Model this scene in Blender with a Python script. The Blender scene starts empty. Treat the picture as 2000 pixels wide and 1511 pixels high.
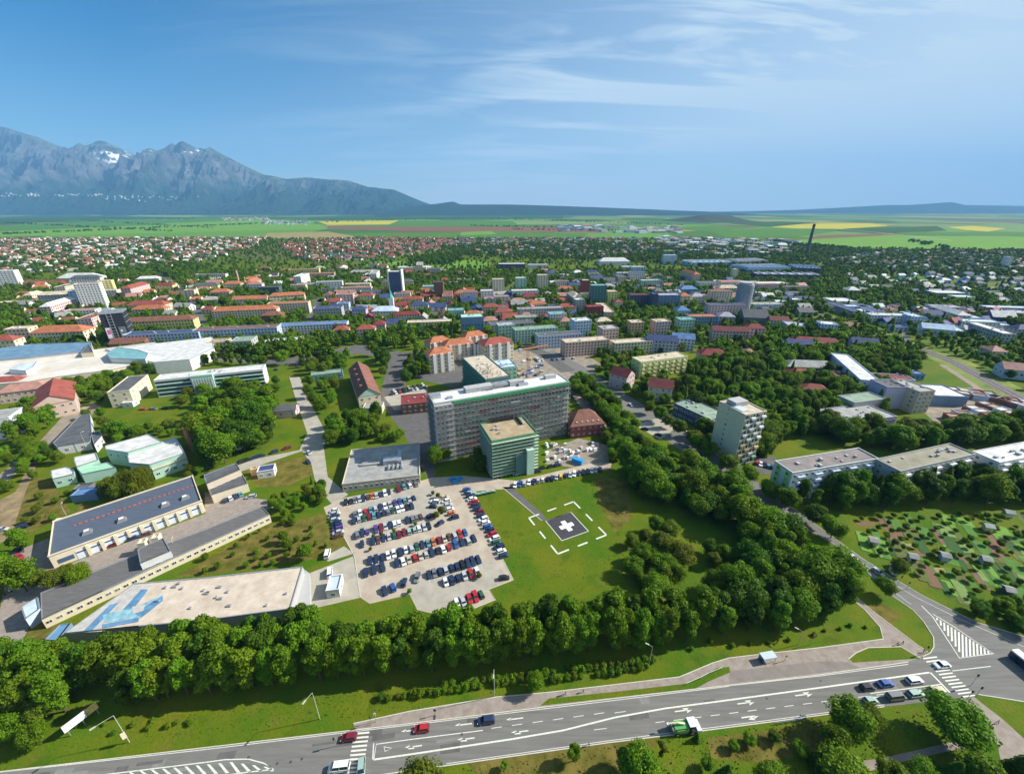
import bpy, math, random
import numpy as np
from mathutils import Vector, Matrix

# ------------------------------------------------------------------ camera, light, exposure
SC = bpy.context.scene
FOC, HZN, CAMH = 815.0, 408.0, 130.0          # focal length and horizon in photo pixels, camera height in metres
PITCH = math.atan((755 - HZN) / FOC); SP = math.sin(PITCH); CP = math.cos(PITCH)
cam_d = bpy.data.cameras.new("camera"); cam = bpy.data.objects.new("camera", cam_d)
SC.collection.objects.link(cam); SC.camera = cam
cam.location = (0, 0, CAMH); cam.rotation_euler = (math.pi/2 - PITCH, 0, 0)
cam_d.sensor_width = 36; cam_d.lens = 36 * FOC / 2000; cam_d.clip_start = 1; cam_d.clip_end = 90000

SUN_EL = math.radians(35.5)
SUN_DIR = Vector((0.955 * math.cos(SUN_EL), 0.20 * math.cos(SUN_EL), 0)).normalized()
SUN_DIR = Vector((SUN_DIR.x * math.cos(SUN_EL), SUN_DIR.y * math.cos(SUN_EL), math.sin(SUN_EL)))
W = bpy.data.worlds.new("World"); SC.world = W; W.use_nodes = True
nt = W.node_tree; nt.nodes.clear()
def N(t, kind, **kw):
    n = t.nodes.new(kind)
    for k, v in kw.items(): setattr(n, k, v)
    return n
wo = N(nt, 'ShaderNodeOutputWorld'); bg = N(nt, 'ShaderNodeBackground')
sky = N(nt, 'ShaderNodeTexSky', sky_type='NISHITA'); sky.sun_disc = False
sky.sun_elevation = SUN_EL; sky.sun_rotation = math.atan2(SUN_DIR.x, SUN_DIR.y)
sky.altitude = 700; sky.air_density = 1.0; sky.dust_density = 0.5; sky.ozone_density = 2.2
bg.inputs['Strength'].default_value = 0.125
# thin cirrus streaks mixed over the sky, strongest to the right
tc = N(nt, 'ShaderNodeTexCoord'); sep = N(nt, 'ShaderNodeSeparateXYZ'); nt.links.new(tc.outputs['Generated'], sep.inputs[0])
def mth(t, op, a, b=None, c=None, clamp=False):
    n = N(t, 'ShaderNodeMath', operation=op); n.use_clamp = clamp
    for i, v in enumerate((a, b, c)):
        if v is None: continue
        if isinstance(v, (int, float)): n.inputs[i].default_value = v
        else: t.links.new(v, n.inputs[i])
    return n.outputs[0]
zz = mth(nt, 'ADD', mth(nt, 'MAXIMUM', sep.outputs['Z'], 0.0), 0.16)
u = mth(nt, 'DIVIDE', sep.outputs['X'], zz); v = mth(nt, 'DIVIDE', sep.outputs['Y'], zz)
cmb = N(nt, 'ShaderNodeCombineXYZ'); nt.links.new(u, cmb.inputs[0]); nt.links.new(v, cmb.inputs[1])
mp = N(nt, 'ShaderNodeMapping'); mp.inputs['Rotation'].default_value = (0, 0, math.radians(28)); mp.inputs['Scale'].default_value = (0.6, 2.6, 1)
nt.links.new(cmb.outputs[0], mp.inputs[0])
nz = N(nt, 'ShaderNodeTexNoise'); nz.inputs['Scale'].default_value = 1.0; nz.inputs['Detail'].default_value = 9; nz.inputs['Roughness'].default_value = 0.58; nz.inputs['Distortion'].default_value = 0.9
nt.links.new(mp.outputs[0], nz.inputs['Vector'])
nz2 = N(nt, 'ShaderNodeTexNoise'); nz2.inputs['Scale'].default_value = 0.35; nz2.inputs['Detail'].default_value = 3
nt.links.new(cmb.outputs[0], nz2.inputs['Vector'])
rightness = mth(nt, 'MULTIPLY_ADD', sep.outputs['X'], 0.8, 0.48, clamp=True)
cl = mth(nt, 'MULTIPLY', mth(nt, 'MULTIPLY_ADD', nz.outputs[0], 6.0, -2.75, clamp=True), mth(nt, 'MULTIPLY_ADD', nz2.outputs[0], 3.5, -1.0, clamp=True))
cl = mth(nt, 'MULTIPLY', cl, mth(nt, 'MULTIPLY_ADD', rightness, 1.3, 0.0))
cl = mth(nt, 'ADD', cl, mth(nt, 'MULTIPLY', mth(nt, 'POWER', rightness, 1.3), 0.72))
low = mth(nt, 'POWER', mth(nt, 'MULTIPLY_ADD', mth(nt, 'MAXIMUM', sep.outputs['Z'], 0.0), -2.2, 1.0, clamp=True), 2.0)
cl = mth(nt, 'ADD', cl, mth(nt, 'MULTIPLY', low, mth(nt, 'MULTIPLY_ADD', rightness, 0.60, 0.25)), clamp=True)
hsv = N(nt, 'ShaderNodeHueSaturation'); hsv.inputs['Saturation'].default_value = 1.6; hsv.inputs['Value'].default_value = 0.50
nt.links.new(sky.outputs[0], hsv.inputs['Color'])
mixc = N(nt, 'ShaderNodeMix', data_type='RGBA'); nt.links.new(cl, mixc.inputs[0])
nt.links.new(hsv.outputs[0], mixc.inputs[6]); mixc.inputs[7].default_value = (2.95, 3.6, 4.15, 1)
nt.links.new(mixc.outputs[2], bg.inputs[0]); nt.links.new(bg.outputs[0], wo.inputs[0])

sun_d = bpy.data.lights.new("sun", 'SUN'); sun_d.energy = 5.0; sun_d.angle = math.radians(0.5); sun_d.color = (1.0, 0.95, 0.86)
sun = bpy.data.objects.new("sun", sun_d); SC.collection.objects.link(sun)
sun.rotation_euler = SUN_DIR.to_track_quat('Z', 'Y').to_euler(); sun.location = (400, 0, 400)
SC.view_settings.view_transform = 'Standard'; SC.view_settings.look = 'None'; SC.view_settings.exposure = 0.84; SC.view_settings.gamma = 1.0
SC.view_settings.use_curve_mapping = False
cy = SC.cycles; cy.max_bounces = 4; cy.diffuse_bounces = 2; cy.glossy_bounces = 2; cy.transmission_bounces = 2; cy.volume_bounces = 0; cy.transparent_max_bounces = 6
cy.use_denoising = True; cy.caustics_reflective = False; cy.caustics_refractive = False

# ------------------------------------------------------------------ helpers
R = random.Random(7)
def G(x, y, z=0.0):
    "ground (or height z) point seen at photo pixel x, y"
    d = FOC*SP + (y-755)*CP; w = FOC*CP - (y-755)*SP; t = (CAMH - z)/d
    return ((x-1000)*t, w*t)
def mpp(x, y):
    return CAMH / (FOC*SP + (y-755)*CP)
def PX(X, Y, Z=0.0):
    dz = CAMH - Z; f = Y*CP + dz*SP; dn = dz*CP - Y*SP
    return 1000 + FOC*X/f, 755 + FOC*dn/f
LINK = SC.collection.objects.link
MATS = {}
def mat(name, col, rough=0.8, var=0.12, scale=0.6, spec=0.25, metal=0.0, rnd=0.0, detail=4, col2=None, stretch=None):
    if name in MATS: return MATS[name]
    m = bpy.data.materials.new(name); m.use_nodes = True; t = m.node_tree; b = t.nodes['Principled BSDF']
    b.inputs['Roughness'].default_value = rough; b.inputs['Metallic'].default_value = metal; b.inputs['Specular IOR Level'].default_value = spec
    c = tuple(col) + (1,)
    if var or rnd:
        tc = N(t, 'ShaderNodeTexCoord'); nz = N(t, 'ShaderNodeTexNoise'); nz.inputs['Scale'].default_value = scale; nz.inputs['Detail'].default_value = detail; nz.inputs['Roughness'].default_value = 0.65
        g = N(t, 'ShaderNodeNewGeometry')
        if stretch:
            mp = N(t, 'ShaderNodeMapping'); mp.inputs['Scale'].default_value = stretch[:3]; mp.inputs['Rotation'].default_value = (0, 0, stretch[3] if len(stretch) > 3 else 0)
            t.links.new(g.outputs['Position'], mp.inputs[0]); t.links.new(mp.outputs[0], nz.inputs['Vector'])
        else: t.links.new(g.outputs['Position'], nz.inputs['Vector'])
        rp = N(t, 'ShaderNodeMapRange'); rp.inputs[1].default_value = 0.3; rp.inputs[2].default_value = 0.7; t.links.new(nz.outputs[0], rp.inputs[0])
        mx = N(t, 'ShaderNodeMix', data_type='RGBA')
        lo = tuple(x*(1-var) for x in col) + (1,); hi = tuple(min(1, x*(1+var)) for x in (col2 or col)) + (1,)
        mx.inputs[6].default_value = lo; mx.inputs[7].default_value = hi; t.links.new(rp.outputs[0], mx.inputs[0])
        out = mx.outputs[2]
        if rnd:
            oi = N(t, 'ShaderNodeObjectInfo'); hs = N(t, 'ShaderNodeHueSaturation')
            t.links.new(mth(t, 'MULTIPLY_ADD', oi.outputs['Random'], rnd*2, 1-rnd), hs.inputs['Value'])
            t.links.new(mth(t, 'MULTIPLY_ADD', oi.outputs['Random'], 0.06, 0.47), hs.inputs['Hue'])
            t.links.new(out, hs.inputs['Color']); out = hs.outputs[0]
        t.links.new(out, b.inputs['Base Color'])
    else: b.inputs['Base Color'].default_value = c
    MATS[name] = m; return m

def leafmat(name, c1, c2, rnd=0.2):
    m = bpy.data.materials.new(name); m.use_nodes = True; t = m.node_tree; b = t.nodes['Principled BSDF']
    b.inputs['Roughness'].default_value = 0.55; b.inputs['Specular IOR Level'].default_value = 0.12
    g = N(t, 'ShaderNodeNewGeometry'); nz = N(t, 'ShaderNodeTexNoise'); nz.inputs['Scale'].default_value = 0.8; nz.inputs['Detail'].default_value = 7; nz.inputs['Roughness'].default_value = 0.7
    t.links.new(g.outputs['Position'], nz.inputs['Vector'])
    rp = N(t, 'ShaderNodeMapRange'); rp.inputs[1].default_value = 0.32; rp.inputs[2].default_value = 0.68; t.links.new(nz.outputs[0], rp.inputs[0])
    mx = N(t, 'ShaderNodeMix', data_type='RGBA'); mx.inputs[6].default_value = c1+(1,); mx.inputs[7].default_value = c2+(1,); t.links.new(rp.outputs[0], mx.inputs[0])
    oi = N(t, 'ShaderNodeObjectInfo'); hs = N(t, 'ShaderNodeHueSaturation')
    t.links.new(mth(t, 'MULTIPLY_ADD', oi.outputs['Random'], rnd*2, 1-rnd), hs.inputs['Value'])
    t.links.new(mth(t, 'MULTIPLY_ADD', oi.outputs['Random'], 0.03, 0.485), hs.inputs['Hue'])
    t.links.new(mx.outputs[2], hs.inputs['Color']); t.links.new(hs.outputs[0], b.inputs['Base Color'])
    tr = N(t, 'ShaderNodeBsdfTranslucent'); t.links.new(hs.outputs[0], tr.inputs[0])
    ms = N(t, 'ShaderNodeMixShader'); ms.inputs[0].default_value = 0.36
    t.links.new(b.outputs[0], ms.inputs[1]); t.links.new(tr.outputs[0], ms.inputs[2]); t.links.new(ms.outputs[0], t.nodes['Material Output'].inputs[0])
    MATS[name] = m; return m

class MB:
    "collects boxes, prisms and strips, builds one mesh"
    def __init__(s): s.v = []; s.f = []; s.m = []; s.sm = False
    def face(s, pts, mi=0):
        n = len(s.v); s.v += [tuple(p) for p in pts]; s.f.append(tuple(range(n, n+len(pts)))); s.m.append(mi)
    def box(s, cx, cy, z0, sx, sy, sz, rot=0.0, mi=0, top=None, tx=1.0, ty=1.0):
        c, q = math.cos(rot), math.sin(rot); n = len(s.v)
        for z, kx, ky in ((z0, 1, 1), (z0+sz, tx, ty)):
            for a, b in ((-1,-1),(1,-1),(1,1),(-1,1)):
                x, y = a*sx/2*kx, b*sy/2*ky; s.v.append((cx + x*c - y*q, cy + x*q + y*c, z))
        fs = [(3,2,1,0),(4,5,6,7),(0,1,5,4),(1,2,6,5),(2,3,7,6),(3,0,4,7)]
        for i, f in enumerate(fs): s.f.append(tuple(n+k for k in f)); s.m.append(top if (i == 1 and top is not None) else mi)
        return s
    def prism(s, poly, z0, z1, mi=0, top=None, inset=None):
        poly = ccw(poly); n = len(s.v); k = len(poly)
        s.v += [(x, y, z0) for x, y in poly] + [(x, y, z1) for x, y in poly]
        for i in range(k): j = (i+1) % k; s.f.append((n+i, n+j, n+k+j, n+k+i)); s.m.append(mi)
        s.f.append(tuple(n+k+i for i in range(k))); s.m.append(mi if top is None else top)
        return s
    def tube(s, p0, p1, r0, r1=None, k=8, mi=0, cap=True):
        r1 = r0 if r1 is None else r1; p0, p1 = Vector(p0), Vector(p1); d = (p1-p0).normalized()
        a = d.orthogonal().normalized(); b = d.cross(a); n = len(s.v)
        for p, r in ((p0, r0), (p1, r1)):
            for i in range(k):
                t = 2*math.pi*i/k; s.v.append(tuple(p + a*math.cos(t)*r + b*math.sin(t)*r))
        for i in range(k): j = (i+1) % k; s.f.append((n+i, n+j, n+k+j, n+k+i)); s.m.append(mi)
        if cap: s.f.append(tuple(n+k+i for i in range(k))); s.m.append(mi); s.f.append(tuple(n+k-1-i for i in range(k))); s.m.append(mi)
        return s
    def strip(s, pts, w, z=0.0, h=0.0, mi=0):
        "flat (or raised) band of width w along world points"
        L = []
        for i, p in enumerate(pts):
            a = pts[max(0, i-1)]; b = pts[min(len(pts)-1, i+1)]; d = Vector((b[0]-a[0], b[1]-a[1])).normalized()
            nx, ny = -d.y*w/2, d.x*w/2; L.append(((p[0]+nx, p[1]+ny), (p[0]-nx, p[1]-ny)))
        for i in range(len(L)-1):
            a, b = L[i], L[i+1]
            s.face([(a[1][0], a[1][1], z+h), (b[1][0], b[1][1], z+h), (b[0][0], b[0][1], z+h), (a[0][0], a[0][1], z+h)], mi)
            if h:
                for q in (0, 1):
                    s.face([(a[q][0], a[q][1], z), (b[q][0], b[q][1], z), (b[q][0], b[q][1], z+h), (a[q][0], a[q][1], z+h)], mi)
        return s
    def mesh(s, name, mats):
        me = bpy.data.meshes.new(name); me.from_pydata(s.v, [], s.f)
        for m in (mats if isinstance(mats, (list, tuple)) else [mats]): me.materials.append(m)
        me.polygons.foreach_set('material_index', s.m); me.update(); return me
    def build(s, name, mats, parent=None, loc=None, rz=0, kind=None, **kw):
        o = bpy.data.objects.new(name, s.mesh(name, mats)); LINK(o)
        if parent: o.parent = parent
        if loc: o.location = loc
        if rz: o.rotation_euler.z = rz
        if kind: o['kind'] = kind
        tag(o, **kw); return o
def ccw(p):
    a = sum(p[i][0]*p[(i+1) % len(p)][1] - p[(i+1) % len(p)][0]*p[i][1] for i in range(len(p)))
    return list(p) if a > 0 else list(p)[::-1]
USED = {}
def tag(o, label=None, cat=None, group=None, kind=None):
    if label:
        o['label'] = label
        if not 4 <= len(label.split()) <= 16: print('LABEL', len(label.split()), label)
    if cat: o['category'] = cat
    if group: o['group'] = group
    if kind: o['kind'] = kind
    return o
def empty(name, loc=(0,0,0), rz=0, **kw):
    o = bpy.data.objects.new(name, None); LINK(o); o.location = loc; o.rotation_euler.z = rz; o.empty_display_size = 0.5
    return tag(o, **kw)
def inst(name, me, parent=None, loc=(0,0,0), rz=0, scale=None, mats=None):
    o = bpy.data.objects.new(name, me); LINK(o); o.location = loc; o.rotation_euler.z = rz
    if scale: o.scale = scale
    if parent: o.parent = parent
    if mats:
        for i, m in mats.items(): o.material_slots[i].link = 'OBJECT'; o.material_slots[i].material = m
    return o
def GP(pts, z=0.0): return [G(x, y, z) for x, y in pts]
def inpoly(x, y, P):
    c = False; j = len(P)-1
    for i in range(len(P)):
        xi, yi = P[i]; xj, yj = P[j]
        if (yi > y) != (yj > y) and x < (xj-xi)*(y-yi)/(yj-yi)+xi: c = not c
        j = i
    return c
NOTREE = []      # (bbox, polygon) in metres where no tree may stand
def reserve(poly, pad=0.0):
    if pad:
        cx = sum(p[0] for p in poly)/len(poly); cy_ = sum(p[1] for p in poly)/len(poly)
        poly = [(cx+(x-cx)*(1+pad/max(1, math.hypot(x-cx, y-cy_))), cy_+(y-cy_)*(1+pad/max(1, math.hypot(x-cx, y-cy_)))) for x, y in poly]
    xs = [p[0] for p in poly]; ys = [p[1] for p in poly]; NOTREE.append((min(xs), max(xs), min(ys), max(ys), poly))
def free(x, y):
    for a, b, c, d, P in NOTREE:
        if a < x < b and c < y < d and inpoly(x, y, P): return False
    return True
def sheet(name, px, m, z, world=False, res=True, **kw):
    P = ccw(px if world else GP(px)); b = MB(); b.face([(x, y, z) for x, y in P])
    if res: reserve(P, 1.0)
    return b.build(name, m, kind='structure', **kw)
ORD = lambda n: str(n) + ('th' if 10 <= n % 100 <= 20 else {1: 'st', 2: 'nd', 3: 'rd'}.get(n % 10, 'th'))
# ------------------------------------------------------------------ ground, fields, hills
def ground_mat():
    m = bpy.data.materials.new("grassland"); m.use_nodes = True; t = m.node_tree; b = t.nodes['Principled BSDF']
    b.inputs['Roughness'].default_value = 0.9; b.inputs['Specular IOR Level'].default_value = 0.1
    g = N(t, 'ShaderNodeNewGeometry')
    def noise(s, d, r=0.6):
        n = N(t, 'ShaderNodeTexNoise'); n.inputs['Scale'].default_value = s; n.inputs['Detail'].default_value = d; n.inputs['Roughness'].default_value = r
        t.links.new(g.outputs['Position'], n.inputs['Vector']); return n.outputs[0]
    def ramp(o, lo, hi):
        n = N(t, 'ShaderNodeMapRange'); n.inputs[1].default_value = lo; n.inputs[2].default_value = hi; t.links.new(o, n.inputs[0]); return n.outputs[0]
    def mix(f, a, c):
        n = N(t, 'ShaderNodeMix', data_type='RGBA'); t.links.new(f, n.inputs[0])
        for i, q in ((6, a), (7, c)):
            if isinstance(q, tuple): n.inputs[i].default_value = q+(1,)
            else: t.links.new(q, n.inputs[i])
        return n.outputs[2]
    near = mix(ramp(noise(0.045, 5), 0.38, 0.62), (0.060, 0.135, 0.004), (0.135, 0.155, 0.006))
    near = mix(mth(t, 'MULTIPLY', ramp(noise(0.16, 5, 0.7), 0.52, 0.66), 0.55), near, (0.150, 0.135, 0.020))
    near = mix(mth(t, 'MULTIPLY', ramp(noise(0.11, 6, 0.7), 0.55, 0.68), 0.6), near, (0.030, 0.080, 0.004))
    near = mix(mth(t, 'MULTIPLY', ramp(noise(1.3, 6, 0.8), 0.40, 0.72), 0.6), near, (0.038, 0.075, 0.006))
    v = N(t, 'ShaderNodeTexVoronoi'); v.inputs['Scale'].default_value = 0.0014
    mp = N(t, 'ShaderNodeMapping'); mp.inputs['Scale'].default_value = (1, 0.55, 1); mp.inputs['Rotation'].default_value = (0, 0, 0.2)
    t.links.new(g.outputs['Position'], mp.inputs[0]); t.links.new(mp.outputs[0], v.inputs['Vector'])
    sp = N(t, 'ShaderNodeSeparateColor'); t.links.new(v.outputs['Color'], sp.inputs[0])
    cr = N(t, 'ShaderNodeValToRGB'); cr.color_ramp.interpolation = 'CONSTANT'
    for i, (p, c) in enumerate([(0, (.05, .13, .018)), (.22, (.10, .22, .03)), (.4, (.035, .085, .018)), (.58, (.08, .16, .03)), (.74, (.14, .19, .05)), (.86, (.11, .085, .045)), (.93, (.26, .23, .05))]):
        e = cr.color_ramp.elements[i] if i < 2 else cr.color_ramp.elements.new(p); e.position = p; e.color = c+(1,)
    t.links.new(sp.outputs[0], cr.inputs[0])
    sx = N(t, 'ShaderNodeSeparateXYZ'); t.links.new(g.outputs['Position'], sx.inputs[0])
    far = ramp(sx.outputs['Y'], 2000, 2300)
    t.links.new(mix(far, near, cr.outputs[0]), b.inputs['Base Color'])
    bp = N(t, 'ShaderNodeBump'); bp.inputs['Strength'].default_value = 0.5; bp.inputs['Distance'].default_value = 0.4
    t.links.new(noise(1.4, 4), bp.inputs['Height']); t.links.new(bp.outputs[0], b.inputs['Normal'])
    return m
gm = ground_mat(); MATS['grass'] = gm
b = MB(); b.face([(-32000, -1500, 0), (32000, -1500, 0), (32000, 24000, 0), (-32000, 24000, 0)]); b.build('ground', gm, kind='structure')

FC = dict(green=(.07,.17,.025), bright=(.13,.26,.035), dark=(.035,.09,.02), yellow=(.42,.38,.03), soil=(.17,.10,.06), straw=(.26,.22,.09), pale=(.16,.24,.07), olive=(.10,.12,.03), deep=(.02,.05,.02))
fi = 0
def field(px, c, name='field'):
    global fi; fi += 1
    sheet(name, px, mat('field_'+c, FC[c], 0.95, 0.14, 0.012, 0.05, stretch=(1, 3, 1, 0.15)), 0.25 + 0.02*fi, res=(name != 'field'))
for f in [
    ([(0,452),(260,440),(620,436),(640,447),(300,455),(0,462)], 'bright'), ([(0,440),(250,428),(500,424),(520,432),(250,441),(0,452)], 'green'),
    ([(0,424),(140,416),(380,416),(380,425),(140,430),(0,438)], 'dark'), ([(320,436),(520,428),(640,432),(560,441),(360,447)], 'bright'),
    ([(130,418),(200,412),(260,413),(190,421)], 'straw'), ([(240,422),(330,416),(420,417),(370,424)], 'pale'), ([(420,416),(520,411),(600,413),(520,421)], 'pale'),
    ([(610,437),(640,432),(900,430),(1120,434),(1120,440),(740,443)], 'green'), ([(620,432),(780,430),(760,438),(640,439)], 'yellow'),
    ([(640,441),(1000,443),(1200,448),(1180,454),(880,452),(640,448)], 'soil'), ([(520,455),(640,452),(700,462),(640,468),(540,466),(520,460)], 'straw'),
    ([(690,455),(1000,452),(1150,456),(1140,462),(800,464),(690,462)], 'green'), ([(900,453),(960,451),(970,457),(900,459)], 'bright'),
    ([(600,423),(900,418),(1100,421),(1100,427),(800,428),(600,429)], 'dark'), ([(1000,431),(1230,432),(1230,437),(1010,438)], 'pale'),
    ([(840,414),(960,413),(980,418),(860,419)], 'pale'), ([(720,417),(800,414),(830,420),(740,424)], 'deep'),
    ([(1505,443),(1570,437),(1700,436),(1735,441),(1640,447),(1560,446)], 'yellow'), ([(1850,443),(1900,441),(1965,446),(1930,452),(1885,449)], 'yellow'),
    ([(1380,452),(1500,445),(1640,450),(1560,462),(1420,464)], 'green'), ([(1560,468),(1740,459),(1990,462),(2200,480),(2200,495),(1960,492),(1600,497),(1540,480)], 'bright'),
    ([(1740,452),(2200,455),(2200,478),(1990,461),(1760,458)], 'green'), ([(1300,445),(1390,440),(1480,444),(1380,452)], 'green'),
    ([(1600,459),(1740,455),(1760,458),(1570,467)], 'soil'), ([(1420,436),(1520,432),(1600,434),(1500,442)], 'dark'), ([(1640,447),(1830,441),(1850,450),(1720,456)], 'dark'),
    ([(715,512),(940,508),(960,515),(930,530),(850,530),(780,520),(715,520)], 'bright'), ([(170,536),(280,523),(300,530),(230,542)], 'bright'),
    ([(1300,562),(1440,566),(1430,576),(1320,574)], 'bright'), ([(1700,545),(1800,540),(1830,548),(1740,556)], 'green'), ([(1880,536),(1930,528),(1940,540),(1900,550)], 'green'),
    ([(1230,497),(1340,492),(1350,500),(1240,504)], 'olive'), ([(560,528),(730,520),(740,528),(600,536)], 'olive'), ([(440,492),(640,474),(660,490),(520,512)], 'olive'),
]: field(*f)

def vnoise(x, y, seed=0):
    xi, yi = np.floor(x).astype(int), np.floor(y).astype(int); fx, fy = x-xi, y-yi; fx = fx*fx*(3-2*fx); fy = fy*fy*(3-2*fy)
    def h(a, b_): n = np.sin(a*127.1 + b_*311.7 + seed*74.7)*43758.5453; return n-np.floor(n)
    return (h(xi,yi)*(1-fx)+h(xi+1,yi)*fx)*(1-fy)+(h(xi,yi+1)*(1-fx)+h(xi+1,yi+1)*fx)*fy
def ridged(x, y, oct=6, seed=0):
    a, s, tot = 1.0, 0, 0
    for i in range(oct):
        s = s + a*(1-np.abs(2*vnoise(x, y, seed+i)-1)); tot += a; a *= 0.55; x, y = x*2.03+7.1, y*2.03+3.7
    return s/tot
def ridge(name, prof, Y0, depth, mats, nx=420, ny=90, foot=None, rug=0.5, seed=1, back=4000, freq=1/1500., **kw):
    "mountain range: crest heights follow prof (photo silhouette seen at distance Y0), spurs run down to the plain"
    X = []; Hh = []
    for x, y in prof:
        d = FOC*SP + (y-755)*CP; w = FOC*CP - (y-755)*SP; X.append((x-1000)/w*Y0); Hh.append(CAMH - Y0*d/w)
    xs = np.linspace(X[0], X[-1], nx); ys = np.concatenate([np.linspace(Y0-depth, Y0, ny), np.linspace(Y0, Y0+back, 12)[1:]])
    XX, YY = np.meshgrid(xs, ys); cr = np.interp(XX, X, Hh)
    t = np.clip((YY-(Y0-depth))/depth, 0, 1); tb = np.clip((YY-Y0)/back, 0, 1)
    base = np.where(YY <= Y0, t**1.9, 1-tb*0.5)
    r = ridged(XX*freq, YY*freq*0.45, 6, seed) - 0.55
    amp = rug*np.sin(np.pi*np.clip(t, 0, 1))**0.8*(YY <= Y0)
    Z = cr*np.clip(base + r*amp*(0.25+t), -0.02, None)
    lim = cr*(YY/Y0)*0.985; Z = np.where(YY < Y0-60, np.minimum(Z, lim), Z)
    Z -= 12*(t <= 0)
    v = np.stack([XX, YY, Z], -1).reshape(-1, 3); ny2 = len(ys)
    i = np.arange(nx-1)[None, :] + nx*np.arange(ny2-1)[:, None]; f = np.stack([i, i+1, i+1+nx, i+nx], -1).reshape(-1, 4)
    me = bpy.data.meshes.new(name); me.from_pydata(v.tolist(), [], f.tolist()); me.materials.append(mats)
    me.polygons.foreach_set('use_smooth', [False]*len(f)); o = bpy.data.objects.new(name, me); LINK(o); tag(o, kind='structure', **kw); return o
def mountain_mat(name, snow=True, rock0=620, rock1=1150):
    m = bpy.data.materials.new(name); m.use_nodes = True; t = m.node_tree; b = t.nodes['Principled BSDF']; b.inputs['Roughness'].default_value = 0.95; b.inputs['Specular IOR Level'].default_value = 0.05
    g = N(t, 'ShaderNodeNewGeometry'); sx = N(t, 'ShaderNodeSeparateXYZ'); t.links.new(g.outputs['Position'], sx.inputs[0]); sn = N(t, 'ShaderNodeSeparateXYZ'); t.links.new(g.outputs['Normal'], sn.inputs[0])
    nz = N(t, 'ShaderNodeTexNoise'); nz.inputs['Scale'].default_value = 0.0022; nz.inputs['Detail'].default_value = 8; nz.inputs['Roughness'].default_value = 0.65; t.links.new(g.outputs['Position'], nz.inputs['Vector'])
    def rng(o, a, c): n = N(t, 'ShaderNodeMapRange'); n.inputs[1].default_value = a; n.inputs[2].default_value = c; t.links.new(o, n.inputs[0]); return n.outputs[0]
    def mix(f, a, c):
        n = N(t, 'ShaderNodeMix', data_type='RGBA'); t.links.new(f, n.inputs[0])
        for i, q in ((6, a), (7, c)):
            if isinstance(q, tuple): n.inputs[i].default_value = q+(1,)
            else: t.links.new(q, n.inputs[i])
        return n.outputs[2]
    hz = mth(t, 'MULTIPLY_ADD', nz.outputs[0], 1500, mth(t, 'ADD', sx.outputs['Z'], -750))
    rock = mix(rng(nz.outputs[0], 0.35, 0.65), (.035, .035, .037), (.14, .135, .13))
    rock = mix(mth(t, 'MULTIPLY', rng(sn.outputs['Z'], 0.6, 0.95), 0.6), rock, (.10, .14, .06))
    c = mix(rng(hz, rock0, rock1), (.015, .035, .02), rock)
    if snow:
        s = None
        for P_, rad in (((-12380, 14700, 1700), 620), ((-9900, 14700, 1800), 330), ((-13500, 14650, 1900), 260), ((-11300, 14700, 1850), 300)):
            d = N(t, 'ShaderNodeVectorMath', operation='DISTANCE'); t.links.new(g.outputs['Position'], d.inputs[0]); d.inputs[1].default_value = P_
            q1 = mth(t, 'MULTIPLY', rng(d.outputs['Value'], rad*.8, rad*0.5), rng(nz.outputs[0], 0.53, 0.56)); s = q1 if s is None else mth(t, 'MAXIMUM', s, q1)
        c = mix(s, c, (.8, .82, .85))
    t.links.new(c, b.inputs['Base Color']); return m
PROF = [(-500,262),(-300,250),(-120,255),(-50,250),(0,247),(14,249),(40,258),(75,268),(110,285),(140,291),(155,279),(165,284),(176,284),(186,276),(197,274),(208,277),(220,288),(235,290),(250,300),(262,303),(275,300),(285,294),(296,290),(310,295),(322,293),(335,279),(342,284),(350,277),(358,275),(366,284),(376,287),(385,300),(393,290),(402,292),(410,287),(424,296),(450,309),(470,320),(490,329),(510,340),(530,343),(560,349),(600,346),(640,350),(680,352),(720,365),(770,370),(800,383),(830,396),(860,404),(900,409)]
MTN = ridge('mountain_range', PROF, 15000, 4300, mountain_mat('alpine_slopes'), nx=800, ny=150, rug=1.15, seed=3, freq=1/650.)
ridge('hills', [(780,404),(850,398),(885,393),(900,399),(1000,399),(1100,402),(1180,405),(1260,408),(1330,411),(1420,414)], 12500, 2600, mountain_mat('wooded_hills', False, 3000, 4000), nx=120, ny=24, rug=0.3, seed=5)
ridge('hills', [(1100,406),(1300,411),(1440,415),(1520,412),(1600,409),(1680,405),(1730,400),(1820,400),(1840,396),(1862,394),(1880,400),(1960,401),(2050,403),(2300,404),(2500,408)], 17500, 3000, mountain_mat('blue_hills', False, 3000, 4000), nx=120, ny=24, rug=0.3, seed=8)
ridge('hill', [(1280,437),(1310,433),(1340,426),(1365,420),(1400,419),(1430,421),(1450,428),(1480,433),(1520,437)], 5200, 700, mat('hill_forest', (.02, .042, .016), 0.95, 0.35, 0.02), nx=60, ny=16, rug=0.2, seed=9, back=500, freq=1/300.)
ridge('hill', [(1340,434),(1420,430),(1500,431),(1600,429),(1750,430),(1900,431),(2100,430),(2300,433)], 6600, 1500, mat('field_pale', FC['pale'], 0.95, 0.3, 0.0015, col2=(.05,.12,.03), stretch=(1,3,1,0.2)), nx=60, ny=16, rug=0.15, seed=11, back=1500, freq=1/900.)

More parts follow.
